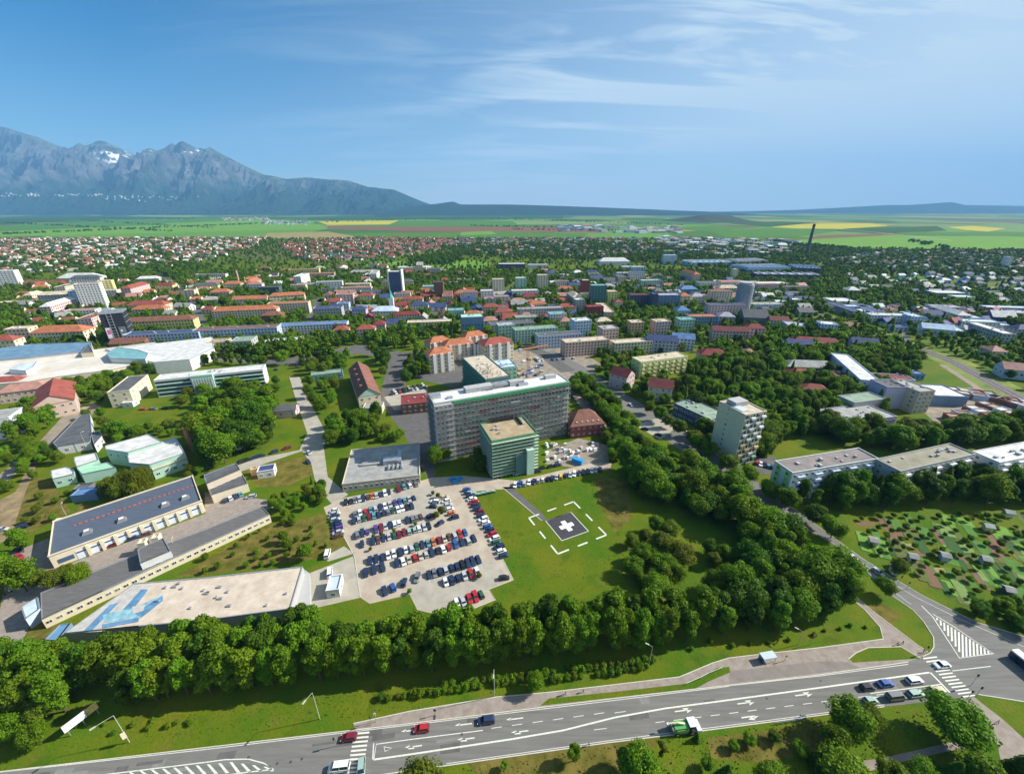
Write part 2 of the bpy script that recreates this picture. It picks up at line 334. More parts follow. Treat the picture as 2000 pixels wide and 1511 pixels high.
# ------------------------------------------------------------------ roads and paved areas
asph = mat('asphalt', (.165, .16, .145), 0.9, 0.20, 0.30, 0.2, detail=8, stretch=(.25, 3.2, 1, -0.12))
asph_d = mat('asphalt_patched', (.115, .11, .105), 0.9, 0.2, 0.25, 0.2)
conc = mat('light_concrete', (.36, .33, .27), 0.9, 0.16, 0.22, 0.15)
park_m = mat('parking_paving', (.42, .32, .25), 0.9, 0.16, 0.18, 0.15, col2=(.40, .36, .28), detail=8)
foot_m = mat('footway_paving', (.29, .225, .18), 0.9, 0.2, 0.5, 0.15, col2=(.27, .24, .21))
kerb_m = mat('kerb_concrete', (.55, .52, .44), 0.85, 0.1, 1.0)
paint = mat('road_paint', (.62, .62, .54), 0.6, 0.22, 2.5)
dirt = mat('bare_soil', (.20, .14, .085), 0.95, 0.25, 0.15, 0.05, col2=(.26, .20, .11))
gravel = mat('gravel', (.27, .23, .18), 0.95, 0.25, 0.2, 0.05)
kerb_n = 0
def kerb(px, w=0.22, world=False):
    MB().strip(px if world else GP(px), w, 0.0, 0.12).build('kerb', kerb_m, kind='structure')
UP = [(-400,1553),(400,1459),(800,1412),(1200,1363),(1600,1317),(1774,1292)]
AVL = [(1050,690),(1110,725),(1200,790),(1290,850),(1380,915),(1500,990),(1625,1060),(1670,1089),(1727,1152),(1783,1190),(1804,1213),(1823,1243),(1824,1262),(1817,1274),(1802,1281)]
AVR = [(2300,1350),(2000,1242),(1913,1216),(1882,1202),(1803,1163),(1748,1130),(1680,1087),(1540,985),(1430,905),(1330,830),(1240,780),(1140,715),(1080,683)]
LOW = [(2300,1440),(2000,1369),(1910,1355),(1874,1362),(1727,1379),(1504,1409),(1296,1436),(1191,1449),(872,1494),(500,1546),(-400,1680)]
sheet('road', UP + [(1802,1281)] + AVL[::-1][1:] + AVR[::-1] + LOW, asph, 0.030)
for k in (UP[:-1] + [(1774,1292)], LOW[4:], LOW[:3], AVL[5:], AVR[:8]): kerb(k)
FW = [(690,1412),(800,1388),(970,1360),(1072,1351),(1200,1336),(1327,1321),(1391,1294),(1423,1284),(1500,1275),(1600,1264),(1725,1247),(1719,1224),(1689,1190),(1640,1150),(1560,1085)]
FW2 = [(1568,1080),(1655,1150),(1704,1192),(1791,1258),(1812,1272),(1796,1284),(1770,1293),(1600,1316),(1424,1337),(1200,1362),(800,1411),(694,1423)]
sheet('footway', FW + FW2, foot_m, 0.045)
kerb(FW); kerb(FW2[:5])
sheet('verge', [(1055,1377),(1072,1363),(1200,1350),(1340,1334),(1375,1319),(1400,1304),(1424,1301),(1426,1312),(1390,1327),(1359,1343),(1200,1361)], gm, 0.07, res=False)
sheet('verge', [(1657,1286),(1672,1274),(1695,1264),(1759,1262),(1798,1285),(1664,1293)], gm, 0.07, res=False)
kerb([(1664,1293),(1657,1286),(1672,1274),(1695,1264),(1759,1262),(1798,1285)])
sheet('bus_bay', [(1424,1310),(1424,1334),(1600,1313),(1680,1303),(1655,1292),(1600,1290)], mat('bay_asphalt', (.21,.185,.16), 0.9, 0.15, 0.3), 0.052, res=False)
sheet('footway', [(1874,1364),(1900,1358),(1960,1405),(2010,1450),(2060,1511),(1960,1511),(1945,1440),(1905,1395)], foot_m, 0.045)
sheet('footway', [(1600,1511),(1660,1487),(1720,1480),(1840,1452),(1945,1430),(1960,1445),(1850,1466),(1730,1494),(1680,1511)], foot_m, 0.04)
# car park and hospital approach roads
CP1 = [(632,990),(672,972),(780,952),(845,932),(905,928),(1010,938),(1150,905),(1195,903),(1192,915),(1010,952),(915,960),(1003,1132),(955,1150),(968,1170),(880,1206),(815,1190),(800,1160),(722,1178),(704,1166),(692,1085),(672,1048),(640,1010)]
sheet('car_park', CP1, park_m, 0.03)
kerb([(915,960),(1003,1132),(955,1150),(968,1170),(880,1206)]); kerb([(704,1166),(692,1085),(672,1048),(640,1010)]); kerb([(672,972),(780,952),(845,932)])
sheet('parking_bay_surface', [(690,982),(845,945),(880,1000),(700,1040)], conc, 0.038); sheet('parking_bay_surface', [(790,1140),(960,1090),(996,1130),(955,1150),(900,1190),(820,1190)], conc, 0.038)
sheet('access_road', [(585,878),(600,845),(575,770),(565,735),(585,735),(600,775),(640,850),(632,870),(640,930),(680,965),(650,985),(618,950),(608,905),(590,880),(540,897),(410,940),(398,932),(500,895)], conc, 0.026)
sheet('access_road', [(790,760),(835,800),(845,880),(850,930),(835,935),(820,900),(790,850),(740,780),(760,700),(700,690),(560,715),(560,700),(700,672),(800,690)], asph_d, 0.022)
sheet('yard', [(980,690),(1100,660),(1180,715),(1120,745),(1020,740)], gravel, 0.022); sheet('yard', [(750,775),(835,752),(835,800),(770,800)], conc, 0.03)
sheet('yard', [(1065,905),(1065,880),(1130,855),(1190,870),(1190,905),(1120,912)], gravel, 0.022)
sheet('yard', [(20,1080),(95,1050),(112,1108),(400,1003),(400,960),(520,975),(535,990),(80,1165),(60,1215),(28,1290),(-60,1320),(-200,1200),(0,1190)], foot_m, 0.024)
sheet('yard', [(600,1120),(690,1085),(704,1166),(600,1190)], conc, 0.028); sheet('yard', [(635,1085),(672,1066),(692,1080),(640,1096)], conc, 0.03)
sheet('yard', [(1240,830),(1330,800),(1345,815),(1290,858)], conc, 0.034); sheet('yard', [(1470,895),(1515,890),(1520,925),(1480,925)], asph_d, 0.03)
sheet('path', [(0,925),(60,880),(120,815),(180,785),(200,795),(140,835),(60,900),(0,950)], gravel, 0.02)
sheet('path', [(980,950),(1000,950),(1060,1003),(1068,1014),(1058,1016)], asph_d, 0.03); kerb([(980,950),(1058,1016)], 0.3)
sheet('path', [(0,975),(30,960),(60,900),(75,900),(50,960),(20,1050),(0,1060)], dirt, 0.018, res=False)
sheet('path', [(1120,745),(1150,780),(1195,830),(1185,835),(1130,790),(1100,745)], foot_m, 0.02)
sheet('yard', [(1800,800),(1830,762),(1950,752),(2080,770),(2080,852),(1860,856)], gravel, 0.018, res=False)
sheet('construction_site', [(780,690),(990,655),(1010,735),(900,760),(800,735)], asph_d, 0.02, res=False)
# viaduct road on the left, railway on the right, streets through the town
def ribbon(name, px, w, m, z=0.05, world=False):
    P = px if world else GP(px); MB().strip(P, w, z).build(name, m, kind='structure')
    for a, b_ in zip(P, P[1:]):
        d = Vector((b_[0]-a[0], b_[1]-a[1])).normalized(); n = Vector((-d.y, d.x))*(w/2+2)
        reserve([(a[0]+n.x, a[1]+n.y), (a[0]-n.x, a[1]-n.y), (b_[0]-n.x, b_[1]-n.y), (b_[0]+n.x, b_[1]+n.y)])
ribbon('green_verge', [(1590,612),(1660,632),(1760,668),(1860,705),(1960,760),(2060,812),(2300,930)], 30, mat('bright_verge', (.09,.17,.012), 0.95, 0.35, 0.06, col2=(.16,.19,.03)), 0.04)
ribbon('railway', [(1590,612),(1660,632),(1760,668),(1860,705),(1960,760),(2060,812),(2300,930)], 12, mat('track_ballast', (.15,.13,.12), 0.95, 0.3, 0.4))
for of_s in (-4, -2.5, 2.5, 4):
    MB().strip([(x+of_s, y+of_s) for x, y in GP([(1590,612),(1660,632),(1760,668),(1860,705),(1960,760),(2060,812),(2300,930)])], .35, .06, .18).build('rail', mat('rail_steel', (.30,.27,.25), .5, .1), kind='structure')
ribbon('dirt_track', [(1840,712),(1930,770),(2010,830)], 5, gravel, 0.05)
ribbon('road', [(1545,440),(1640,447),(1735,456),(1860,470)], 14, conc, 0.9)
ribbon('street', [(1110,725),(1060,690),(960,640),(860,610),(700,600),(560,575)], 14, asph_d)
ribbon('street', [(1400,640),(1380,600),(1320,560)], 10, asph_d); ribbon('street', [(560,708),(440,700),(300,690),(0,720)], 12, asph_d)
ribbon('street', [(900,655),(960,600),(1000,560),(1040,530)], 10, asph_d); ribbon('street', [(1730,600),(1760,640),(1780,680)], 6, asph_d)
ribbon('street', [(400,640),(380,600),(350,560),(300,530)], 10, asph_d); ribbon('street', [(600,640),(620,590),(700,545)], 10, asph_d)
ribbon('dirt_track', [(0,1050),(30,990),(55,930)], 1.2, dirt, 0.03)
# allotment strips and soil beds, right
for i, (x, y, w, h, c) in enumerate([(1690,1022,40,9,'soil'),(1735,1032,24,8,'soil'),(1780,1030,22,7,'soil'),(1700,1050,46,10,'straw'),(1845,1042,26,8,'soil'),(1925,1030,26,8,'soil'),(1935,1065,50,13,'soil'),(1800,1080,32,9,'soil'),
        (1765,1065,44,9,'straw'),(1880,1070,40,16,'pale'),(1740,1045,32,9,'bright'),(1835,1112,36,9,'straw'),(1925,1122,30,11,'soil'),(1965,1118,34,14,'soil'),(1900,1088,40,10,'olive'),(1790,1105,50,14,'olive'),(1950,1085,40,9,'olive'),(1850,1060,30,12,'bright'),(1960,1145,40,12,'bright')]):
    sheet('garden_plot', [(x-w/2,y-h/2),(x+w/2-6,y-h/2),(x+w/2+4,y+h/2),(x-w/2+8,y+h/2)], mat('plot_'+c, FC[c], 0.95, 0.25, 0.6, stretch=(6, 0.7, 1, -0.5)), 0.02, res=False)
rough = mat('rough_grass', (.085,.105,.012), 0.95, 0.35, 0.22, 0.05, col2=(.15,.115,.030), detail=9)
for P_ in ([(340,1128),(430,1075),(520,1025),(600,1012),(632,1000),(640,1030),(680,1060),(620,1090),(560,1100)], [(0,1055),(20,990),(60,930),(100,935),(140,1000),(60,1040)], [(150,985),(200,985),(330,950),(300,990),(180,1030),(140,1015)], [(480,915),(540,900),(600,890),(612,925),(560,950),(500,950)], [(1160,930),(1225,935),(1235,1010),(1200,1040),(1170,980)], [(905,1480),(1180,1452),(1290,1440),(1240,1500),(950,1530)], [(1380,1440),(1600,1412),(1620,1460),(1500,1490),(1390,1480)], [(60,1215),(120,1200),(90,1290),(40,1290)], [(1690,1185),(1720,1175),(1760,1200),(1740,1220)]):
    sheet('rough_ground', P_, rough, 0.012, res=False)
qg = random.Random(77)
for i in range(150):                                    # narrow allotment strips
    x, y = qg.uniform(1660, 2060), qg.uniform(1012, 1185)
    if y > 1012+(x-1640)*0.75+60 or y < 1012: continue
    X, Y = G(x, y); L_, W_ = qg.uniform(5, 13), qg.uniform(2, 5); a = -0.45+qg.uniform(-.05,.05); c, s = math.cos(a), math.sin(a)
    if not all(free(X+dx_, Y+dy_) for dx_ in (-7,0,7) for dy_ in (-7,0,7)): continue
    cc = qg.choice(['bright','bright','pale','green','green','dark','green','soil','olive','dark','green','olive'])
    sheet('garden_plot', [(X+u_*L_/2*s*-1+v_*W_/2*c, Y+u_*L_/2*c+v_*W_/2*s) for u_, v_ in ((-1,-1),(1,-1),(1,1),(-1,1))], mat('plot_'+cc, FC[cc], 0.95, 0.25, 0.6, stretch=(6, 0.7, 1, -0.5)), 0.040+0.0009*i, world=True, res=False)
qr = random.Random(12)
for i in range(26):                                     # repaired patches, sealed cracks and manholes
    x = qr.uniform(60, 1780); yb = 1459-(x-400)*0.1185; y = qr.uniform(yb+6, yb+(60 if x > 800 else 40)); X, Y = G(x, y); a = 0.12; c, s = math.cos(a), math.sin(a); lx_, ly_ = qr.uniform(1.5, 9), qr.uniform(.5, 2.2)
    sheet('asphalt_patch', [(X+u_*lx_/2*c-v_*ly_/2*s, Y+u_*lx_/2*s+v_*ly_/2*c) for u_, v_ in ((-1,-1),(1,-1),(1,1),(-1,1))], asph_d if i % 3 else mat('pale_patch', (.21,.205,.19), .9, .15, .6), 0.0335+0.0002*i, world=True, res=False)
for i in range(7):
    x = qr.uniform(100, 1780); yb = 1459-(x-400)*0.1185; X, Y = G(x, yb+qr.uniform(5, 50)); MB().tube((X, Y, .03), (X, Y, .046), .35, k=10).build('manhole_cover', mat('cast_iron', (.07,.07,.07), .6, 0), kind='structure')
# road markings
mk = MB(); MZ = 0.042
def line(px, w=0.25, z=MZ): mk.strip(GP(px), w, z)
def quad(px): mk.face([(x, y, MZ) for x, y in ccw(GP(px))])
line([(-300,1540),(400,1462.5),(1200,1366.5),(1424,1339)], 0.16); line([(1424,1338),(1600,1319),(1774,1296)], 0.16)
line([(730,1482),(735,1452),(800,1443),(943,1425)], 0.22); line([(730,1482),(800,1472),(1000,1442),(1100,1425),(1200,1400),(1300,1382),(1400,1369),(1600,1342),(1815,1312)], 0.4)
line([(730,1450),(728,1482)], 0.3)
for x in range(960, 1200, 40): line([(x,1421-(x-960)*0.137),(x+20,1418-(x-960)*0.137)], 0.16)
for x in range(1280, 1740, 36): line([(x,1410-(x-1280)*0.125),(x+18,1407.7-(x-1280)*0.125)], 0.16)
line([(1160,1424),(1185,1421)], 0.16); line([(1200,1391),(1222,1388)], 0.16)
line([(872,1490),(1191,1445),(1504,1405),(1727,1375)], 0.14)
line([(1817,1312),(1855,1351)], 0.45); line([(1700,1353),(1838,1335)], 0.22); line([(1740,1356),(1700,1362)], 0.2)
line([(1860,1309),(1935,1300)], 0.2); line([(1914,1356),(2010,1371)], 0.2)
line([(1625,1064),(1680,1100),(1740,1150),(1780,1180)], 0.15); line([(1660,1082),(1720,1124),(1790,1166),(1870,1206),(2000,1262)], 0.16)
def arrow(x, y, s=1, turn=0):
    line([(x-14*s,y+2*s),(x+12*s,y-1.5*s)], 0.3); h = -1 if s > 0 else -1
    tip = x-22 if s > 0 else x+22
    quad([(x-12*s, y-0.5*s-1.5),(x-12*s, y+4-0.5*s),(tip, y+(2.6 if s > 0 else -2.4))])
    if turn: quad([(x-8*s,y-1),(x-2*s,y+5*turn),(x-16*s,y+6*turn)])
for a in [(1010,1402,1,0),(910,1413,1,0),(915,1441,1,1),(1020,1427,1,1),(812,1456,1,1),(1330,1387,-1,-1),(1452,1372,-1,-1),(1565,1356,-1,-1),(1460,1399,-1,1),(805,1425,1,0)]: arrow(*a)
line([(750,1457),(766,1460),(752,1466),(750,1457)], 0.18)
for i in range(11):                                     # left zebra crossing
    t = i/10; xa = 693-(15*t); y = 1423+84*t; quad([(xa,y-1.6),(xa+30,y-4.2),(xa+30,y-0.4),(xa,y+2.2)])
for i in range(13):                                     # right zebra crossing
    t = i/12; xa = 1802+74*t; y = 1284.5+75*t; quad([(xa,y-0.8),(xa+27,y-4),(xa+29,y-1.6),(xa+2,y+1.9)])
line([(400,1487.5),(440,1482),(485,1481),(515,1489),(536,1501),(480,1507),(380,1522)], 0.25); line([(400,1487.5),(200,1512)], 0.25)
for i in range(13):
    x = 250+22*i; yt = 1506-(i*2.1) if i < 9 else 1487+(i-9)*3; quad([(x,yt),(x+6,yt),(x+22,1516-i*1.0),(x+15,1517-i*1.0)])
line([(1800,1182),(1822,1204),(1874,1284),(1940,1275),(1862,1222),(1822,1198)], 0.3)
for i in range(15):                                     # chevrons of the triangle island
    t = i/14; xb = 1828+100*t; yb = 1210+72*min(1, t*2.0) if t < 0.5 else 1282-(t-0.5)*14; yt = 1205+64*t
    if yb > yt+1: quad([(xb,yt),(xb+3.4,yt+1.4),(xb+4.5,yb),(xb+0.8,yb)])
for x0 in (1452, 1545, 1600): line([(x0,1322-(x0-1452)*.1),(x0+28,1306-(x0-1452)*.1)], 0.12); line([(x0+28,1322-(x0-1452)*.12),(x0,1303-(x0-1452)*.1)], 0.12)
mk.build('road_marking', paint, kind='structure')
# bay lines of the car park
pk = MB()
for (x0, y0, x1, y1, n) in [(672,984,760,963,9),(694,1012,808,982,13),(700,1052,830,1020,13),(724,1104,926,1050,18),(838,1131,940,1104,10)]:
    for i in range(n+1):
        t = i/n; x, y = x0+(x1-x0)*t, y0+(y1-y0)*t; pk.strip(GP([(x-2.5,y-9),(x+2.5,y+9)]), 0.12, 0.05)
pk.build('bay_marking', paint, kind='structure')
# helipad
hz = empty('helipad', G(1107,1027)+(0,), label='dark square helipad with white cross inside a ring of white marks', cat='helipad')
q = GP([(1065.6,1016.3),(1115,999.4),(1149.3,1036.5),(1097.4,1054.9)]); lo = Vector(hz.location).to_2d()
loc = lambda P: [(x-lo.x, y-lo.y) for x, y in P]
b = MB(); b.prism(loc(q), 0.0, 0.06); b.build('pad', mat('pad_asphalt', (.055,.053,.06), 0.9, 0.25, 0.6), hz); reserve(q, 14)
b = MB(); c4 = loc(q); b.strip(c4+[c4[0], c4[1]], 0.45, 0.066); b.build('border_line', paint, hz)
A, B_, C_, D_ = [Vector(p) for p in c4]; ctr = (A+B_+C_+D_)/4; u1 = (B_-A).normalized(); v1 = (D_-A).normalized(); half = (B_-A).length/2
def rect(c, a, b2, z): return [tuple(c+u1*i*a+v1*j*b2)+(z,) for i, j in ((-1,-1),(1,-1),(1,1),(-1,1))]
b = MB(); k = half*0.165; L = half*0.50
b.face(rect(ctr, L, k, 0.072)); b.face(rect(ctr+v1*(k+L)/2, k, (L-k)/2, 0.072)); b.face(rect(ctr-v1*(k+L)/2, k, (L-k)/2, 0.072)); b.build('cross', mat('fresh_white_paint', (.85,.85,.85), 0.5, 0.03), hz)
b = MB()
for w, o_ in ((2.6, 0.35), (2.2, -0.5)): b.face([tuple(ctr+u1*i*w*0.5+v1*(o_+j*0.16))+(0.078,) for i, j in ((-1,-1),(1,-1),(1,1),(-1,1))])
b.build('faded_text_line', mat('grey_print', (.35,.35,.36)), hz)
of = [Vector(p) for p in loc(GP([(1032.8,1010.6),(1120.3,978.9),(1184.2,1043.9),(1089.4,1080.9)]))]
for i in range(4):
    p0, p1 = of[i], of[(i+1) % 4]; d = p1-p0
    for t0, t1, nm in ((0, .22, 'corner_mark'), (.40, .60, 'side_mark'), (.78, 1.0, 'corner_mark')):
        MB().strip([tuple(p0+d*t0), tuple(p0+d*t1)], 0.75, 0.02, 0.05).build(nm, paint, hz)
# ------------------------------------------------------------------ buildings
def wm(c, n=None): return mat('render_' + (n or '_'.join('%02d' % int(x*99) for x in c)), c, 0.85, 0.07, 0.35, 0.15)
C = dict(white=(.64,.64,.62), cream=(.66,.58,.42), beige=(.55,.47,.36), grey=(.40,.40,.39), dgrey=(.16,.17,.18), mint=(.36,.55,.44), teal=(.10,.20,.19), lblue=(.46,.55,.66), navy=(.09,.105,.17), blue=(.16,.25,.38),
         salmon=(.56,.42,.34), pink=(.60,.45,.43), yellow=(.72,.64,.26), ygreen=(.60,.66,.28), brown=(.22,.12,.08), dred=(.26,.07,.06), black=(.03,.035,.045), lilac=(.48,.44,.56), orange=(.58,.38,.20), lime=(.36,.60,.18))
RC = dict(red=(.27,.075,.055), orange=(.38,.14,.07), dred=(.20,.04,.04), brown=(.20,.09,.065), pinkr=(.36,.19,.15), white=(.56,.555,.53), grey=(.30,.30,.28), dgrey=(.10,.105,.11), blue=(.10,.19,.36), navy=(.05,.07,.16), beige=(.52,.44,.33), lilac=(.36,.34,.38), teal=(.16,.34,.36), tan=(.36,.28,.17), lblue=(.48,.58,.70), green=(.22,.30,.22), maroon=(.15,.04,.04), mint=(.34,.58,.44))
WM = {k: wm(v, k) for k, v in C.items()}
RM = {k: mat('roof_'+k, v, 0.75, 0.28, 0.22, 0.2, detail=8) for k, v in RC.items()}
glass = mat('window_glass', (.035, .05, .065), 0.15, 0, spec=0.6)
glass_b = mat('blue_glass', (.05, .10, .20), 0.12, 0, spec=0.7)
frame_m = mat('window_frame', (.70,.70,.68), 0.6, 0)
metal = mat('galvanised_metal', (.45,.47,.48), 0.4, 0.15, 1.0, 0.5, 0.6)
dark = mat('dark_metal', (.03,.03,.035), 0.5, 0)
NAMES_W = dict(white='white', cream='cream', beige='beige', grey='grey', dgrey='dark grey', mint='mint green', teal='dark teal', lblue='light blue', navy='navy', blue='blue', salmon='salmon pink', pink='pink', yellow='yellow', ygreen='yellow green', brown='brown', dred='dark red', black='black', lilac='lilac', orange='orange', lime='lime green')
NAMES_R = dict(red='red', orange='orange', dred='dark red', brown='brown', pinkr='pale red', white='white', grey='grey', dgrey='dark grey', blue='blue', navy='navy', beige='beige', lilac='lilac grey', teal='teal', tan='tan', lblue='pale blue', green='grey green', maroon='maroon', mint='mint')
_w = MB(); _w.box(0, -0.03, -0.5, 1.0, 0.06, 1.0, 0, 0); _w.box(0, -0.055, -0.42, 0.86, 0.05, 0.84, 0, 1); _w.box(0, -0.075, -0.42, 0.06, 0.05, 0.84, 0, 0)
glass_v = bpy.data.materials.new('window_pane'); glass_v.use_nodes = True; t = glass_v.node_tree; b = t.nodes['Principled BSDF']; b.inputs['Roughness'].default_value = .15
oi = N(t, 'ShaderNodeObjectInfo'); cr = N(t, 'ShaderNodeValToRGB'); cr.color_ramp.interpolation = 'CONSTANT'
for i, (p, c) in enumerate([(0, (.03,.045,.06)), (.45, (.06,.075,.09)), (.72, (.16,.17,.17)), (.86, (.36,.34,.30)), (.94, (.10,.12,.16))]):
    e = cr.color_ramp.elements[i] if i < 2 else cr.color_ramp.elements.new(p); e.position = p; e.color = c+(1,)
t.links.new(oi.outputs['Random'], cr.inputs[0]); t.links.new(cr.outputs[0], b.inputs['Base Color'])
WIN = _w.mesh('window_mesh', [frame_m, glass_v])
NB = [0]
BPLACE = []
def frontal(root, nx, ny, cx, cy_):   # does this local wall face the camera side (or a camera a bit beside)?
    a = root.rotation_euler.z; X = nx*math.cos(a)-ny*math.sin(a); Y = nx*math.sin(a)+ny*math.cos(a)
    wx, wy = root.location.x, root.location.y; L = math.hypot(wx, wy); return (X*wx+Y*wy)/L < 0.25
def windows(root, x0, y0, x1, y1, h, fl, bay, indiv, z0=0.0, ww=1.5, wh=1.5, gl=None, name='window'):
    "grid of windows on the wall running from x0,y0 to x1,y1 (outside is on the right-hand side walking that way)"
    L = math.hypot(x1-x0, y1-y0); n = max(1, int(L/bay)); ang = math.atan2(y1-y0, x1-x0); nx, ny = math.sin(ang), -math.cos(ang)
    if not frontal(root, nx, ny, x0, y0): return
    fh = (h-z0)/fl; c, s = math.cos(ang), math.sin(ang); b = MB()
    wh = min(wh, fh*0.62); ww = min(ww, L/n*0.72)
    for k in range(fl):
        for i in range(n):
            t = (i+0.5)/n*L; x, y, z = x0+c*t, y0+s*t, z0+fh*(k+0.55)
            if indiv:
                inst(name, WIN, root, (x+nx*0.0, y, z), ang, (ww, 1.6, wh))
            else:
                hw = ww/2; X, Y = x+nx*0.05, y+ny*0.05
                b.face([(X-c*hw, Y-s*hw, z-wh/2), (X+c*hw, Y+s*hw, z-wh/2), (X+c*hw, Y+s*hw, z+wh/2), (X-c*hw, Y-s*hw, z+wh/2)])
    if not indiv and b.f: b.build('windows', gl or glass, root, kind='stuff')
def rbox(root, lx, ly, h, wall, roof, rt='flat', rh=None, over=0.5, para=True):
    b = MB(); b.box(0, 0, 0, lx, ly, h)
    if rt == 'gable':      # ridge along local x
        rh = rh or ly*0.32
        for sx in (-1, 1): b.face([(sx*lx/2, -ly/2, h), (sx*lx/2, ly/2, h), (sx*lx/2, 0, h+rh)][::sx])
    b.build('wall', wall, root)
    r = MB()
    if rt == 'flat':
        r.box(0, 0, h+0.003, lx, ly, 0.25)
        if para:
            q = MB(); e = 0.35
            for sy in (-1, 1): q.box(0, sy*(ly/2-e/2), h+0.26, lx+0.3, e, 0.55)
            for sx in (-1, 1): q.box(sx*(lx/2-e/2), 0, h+0.262, e, ly-2*e, 0.55)
            q.build('parapet', wall, root)
    else:
        rh = rh or (ly*0.32 if rt == 'gable' else min(lx, ly)*0.3); X, Y = lx/2+over, ly/2+over; t = 0.22
        k = X if rt == 'gable' else max(0.3, X-Y*0.95)
        if rt == 'hip' or rt == 'gable':
            e = [(-X,-Y,h-0.1),(X,-Y,h-0.1),(X,Y,h-0.1),(-X,Y,h-0.1)]; g = [(-k,0,h+rh),(k,0,h+rh)]
            for z in (0, t):
                E_ = [(x, y, zz_+z) for x, y, zz_ in e]; K = [(x, y, zz_+z) for x, y, zz_ in g]
                r.face([E_[0], E_[1], K[1], K[0]]); r.face([E_[2], E_[3], K[0], K[1]])
                if rt == 'hip': r.face([E_[1], E_[2], K[1]]); r.face([E_[3], E_[0], K[0]])
            for i in range(4): j = (i+1) % 4; r.face([e[i], e[j], (e[j][0], e[j][1], h-0.1+t), (e[i][0], e[i][1], h-0.1+t)])
    return r.build('roof', roof, root)
def roofbits(root, lx, ly, h, n, seed, m=None):
    q = random.Random(seed)
    for i in range(n):
        b = MB(); s = q.uniform(0.8, 1.8); b.box(0, 0, 0, s, s*q.uniform(.7, 1.3), q.uniform(.5, 1.3))
        b.build('roof_vent', m or WM['grey'], root, loc=(q.uniform(-.42, .42)*lx, q.uniform(-.3, .3)*ly, h+0.25))
def B(label, A, Bp, dep, h, wall='white', roof='grey', rt='flat', fl=3, bay=3.2, indiv=False, vents=0, cat='building', name='building', group=None, rh=None, ww=1.5, wh=1.5, sides=True, win=True, gl=None, pad=2.0, off=0.0):
    "building whose front roof edge runs from photo pixel A to Bp at height h; depth dep metres away from the camera"
    a, b_ = Vector(G(*A, h)), Vector(G(*Bp, h)); d = b_-a; lx = d.length; u = d/lx; n = Vector((-u.y, u.x))
    if dep < 0: n = -n
    c = (a+b_)/2 + n*abs(dep)/2; ly = abs(dep); rz = math.atan2(u.y, u.x)
    root = empty(name, (c.x, c.y, 0), rz, label=label, cat=cat, group=group)
    rbox(root, lx, ly, h, WM[wall] if isinstance(wall, str) else wall, RM[roof] if isinstance(roof, str) else roof, rt, rh)
    if win:
        windows(root, -lx/2, -ly/2, lx/2, -ly/2, h, fl, bay, indiv, ww=ww, wh=wh, gl=gl)
        if sides:
            windows(root, lx/2, -ly/2, lx/2, ly/2, h, fl, bay*1.5, indiv, ww=ww, wh=wh, gl=gl); windows(root, -lx/2, ly/2, -lx/2, -ly/2, h, fl, bay*1.5, indiv, ww=ww, wh=wh, gl=gl)
    if vents: roofbits(root, lx, ly, h, vents, int(A[0]))
    cs = [a, b_, b_+n*abs(dep), a+n*abs(dep)]; reserve([(p.x, p.y) for p in cs], pad)
    root['_d'] = 0; del root['_d']; root_dims[root.name] = (lx, ly, h); BPLACE.append(root); return root
root_dims = {}
def Q(label, px, py, wpx, dep, h, wall, roof, rt='flat', fl=3, ang=18, bay=3.4, indiv=False, **kw):
    "building given by the foot of its front wall"
    m = mpp(px, py); X, Y = G(px, py); a = math.radians(ang); hw = wpx*m/2/max(.35, math.cos(a))
    f = lambda s: PX(X+s*hw*math.cos(a), Y+s*hw*math.sin(a), h)
    return B(label, f(-1), f(1), dep, h, wall, roof, rt, fl, bay, indiv, **kw)
def POLY(label, pts, h, wall, roof, cat='building', name='building', fl=0, bay=4, indiv=True, ww=1.6, wh=1.4, z0=0.0, gl=None, edges=None, trim=None):
    "flat-roofed building with roof corners at photo pixels"
    P = ccw([G(x, y, h) for x, y in pts]); cx = sum(p[0] for p in P)/len(P); cy_ = sum(p[1] for p in P)/len(P)
    root = empty(name, (cx, cy_, 0), 0, label=label, cat=cat); L = [(x-cx, y-cy_) for x, y in P]
    MB().prism(L, 0, h).build('wall', WM[wall] if isinstance(wall, str) else wall, root)
    sh = [(x*(1-0.25/max(1,math.hypot(x,y))), y*(1-0.25/max(1,math.hypot(x,y)))) for x, y in L]
    MB().prism(sh, h+0.003, h+0.2).build('roof', RM[roof] if isinstance(roof, str) else roof, root)
    q = MB(); q.strip(sh+[sh[0], sh[1]], 0.4, h+0.2, 0.3); q.build('roof_edge', trim or metal, root)
    if fl:
        for i in range(len(L)):
            j = (i+1) % len(L); e = math.hypot(L[j][0]-L[i][0], L[j][1]-L[i][1])
            if e > 6: windows(root, L[i][0], L[i][1], L[j][0], L[j][1], h, fl, bay, indiv, z0=z0, ww=ww, wh=wh, gl=gl)
    reserve(P, 2.0); root_dims[root.name] = (20, 20, h); BPLACE.append(root); return root

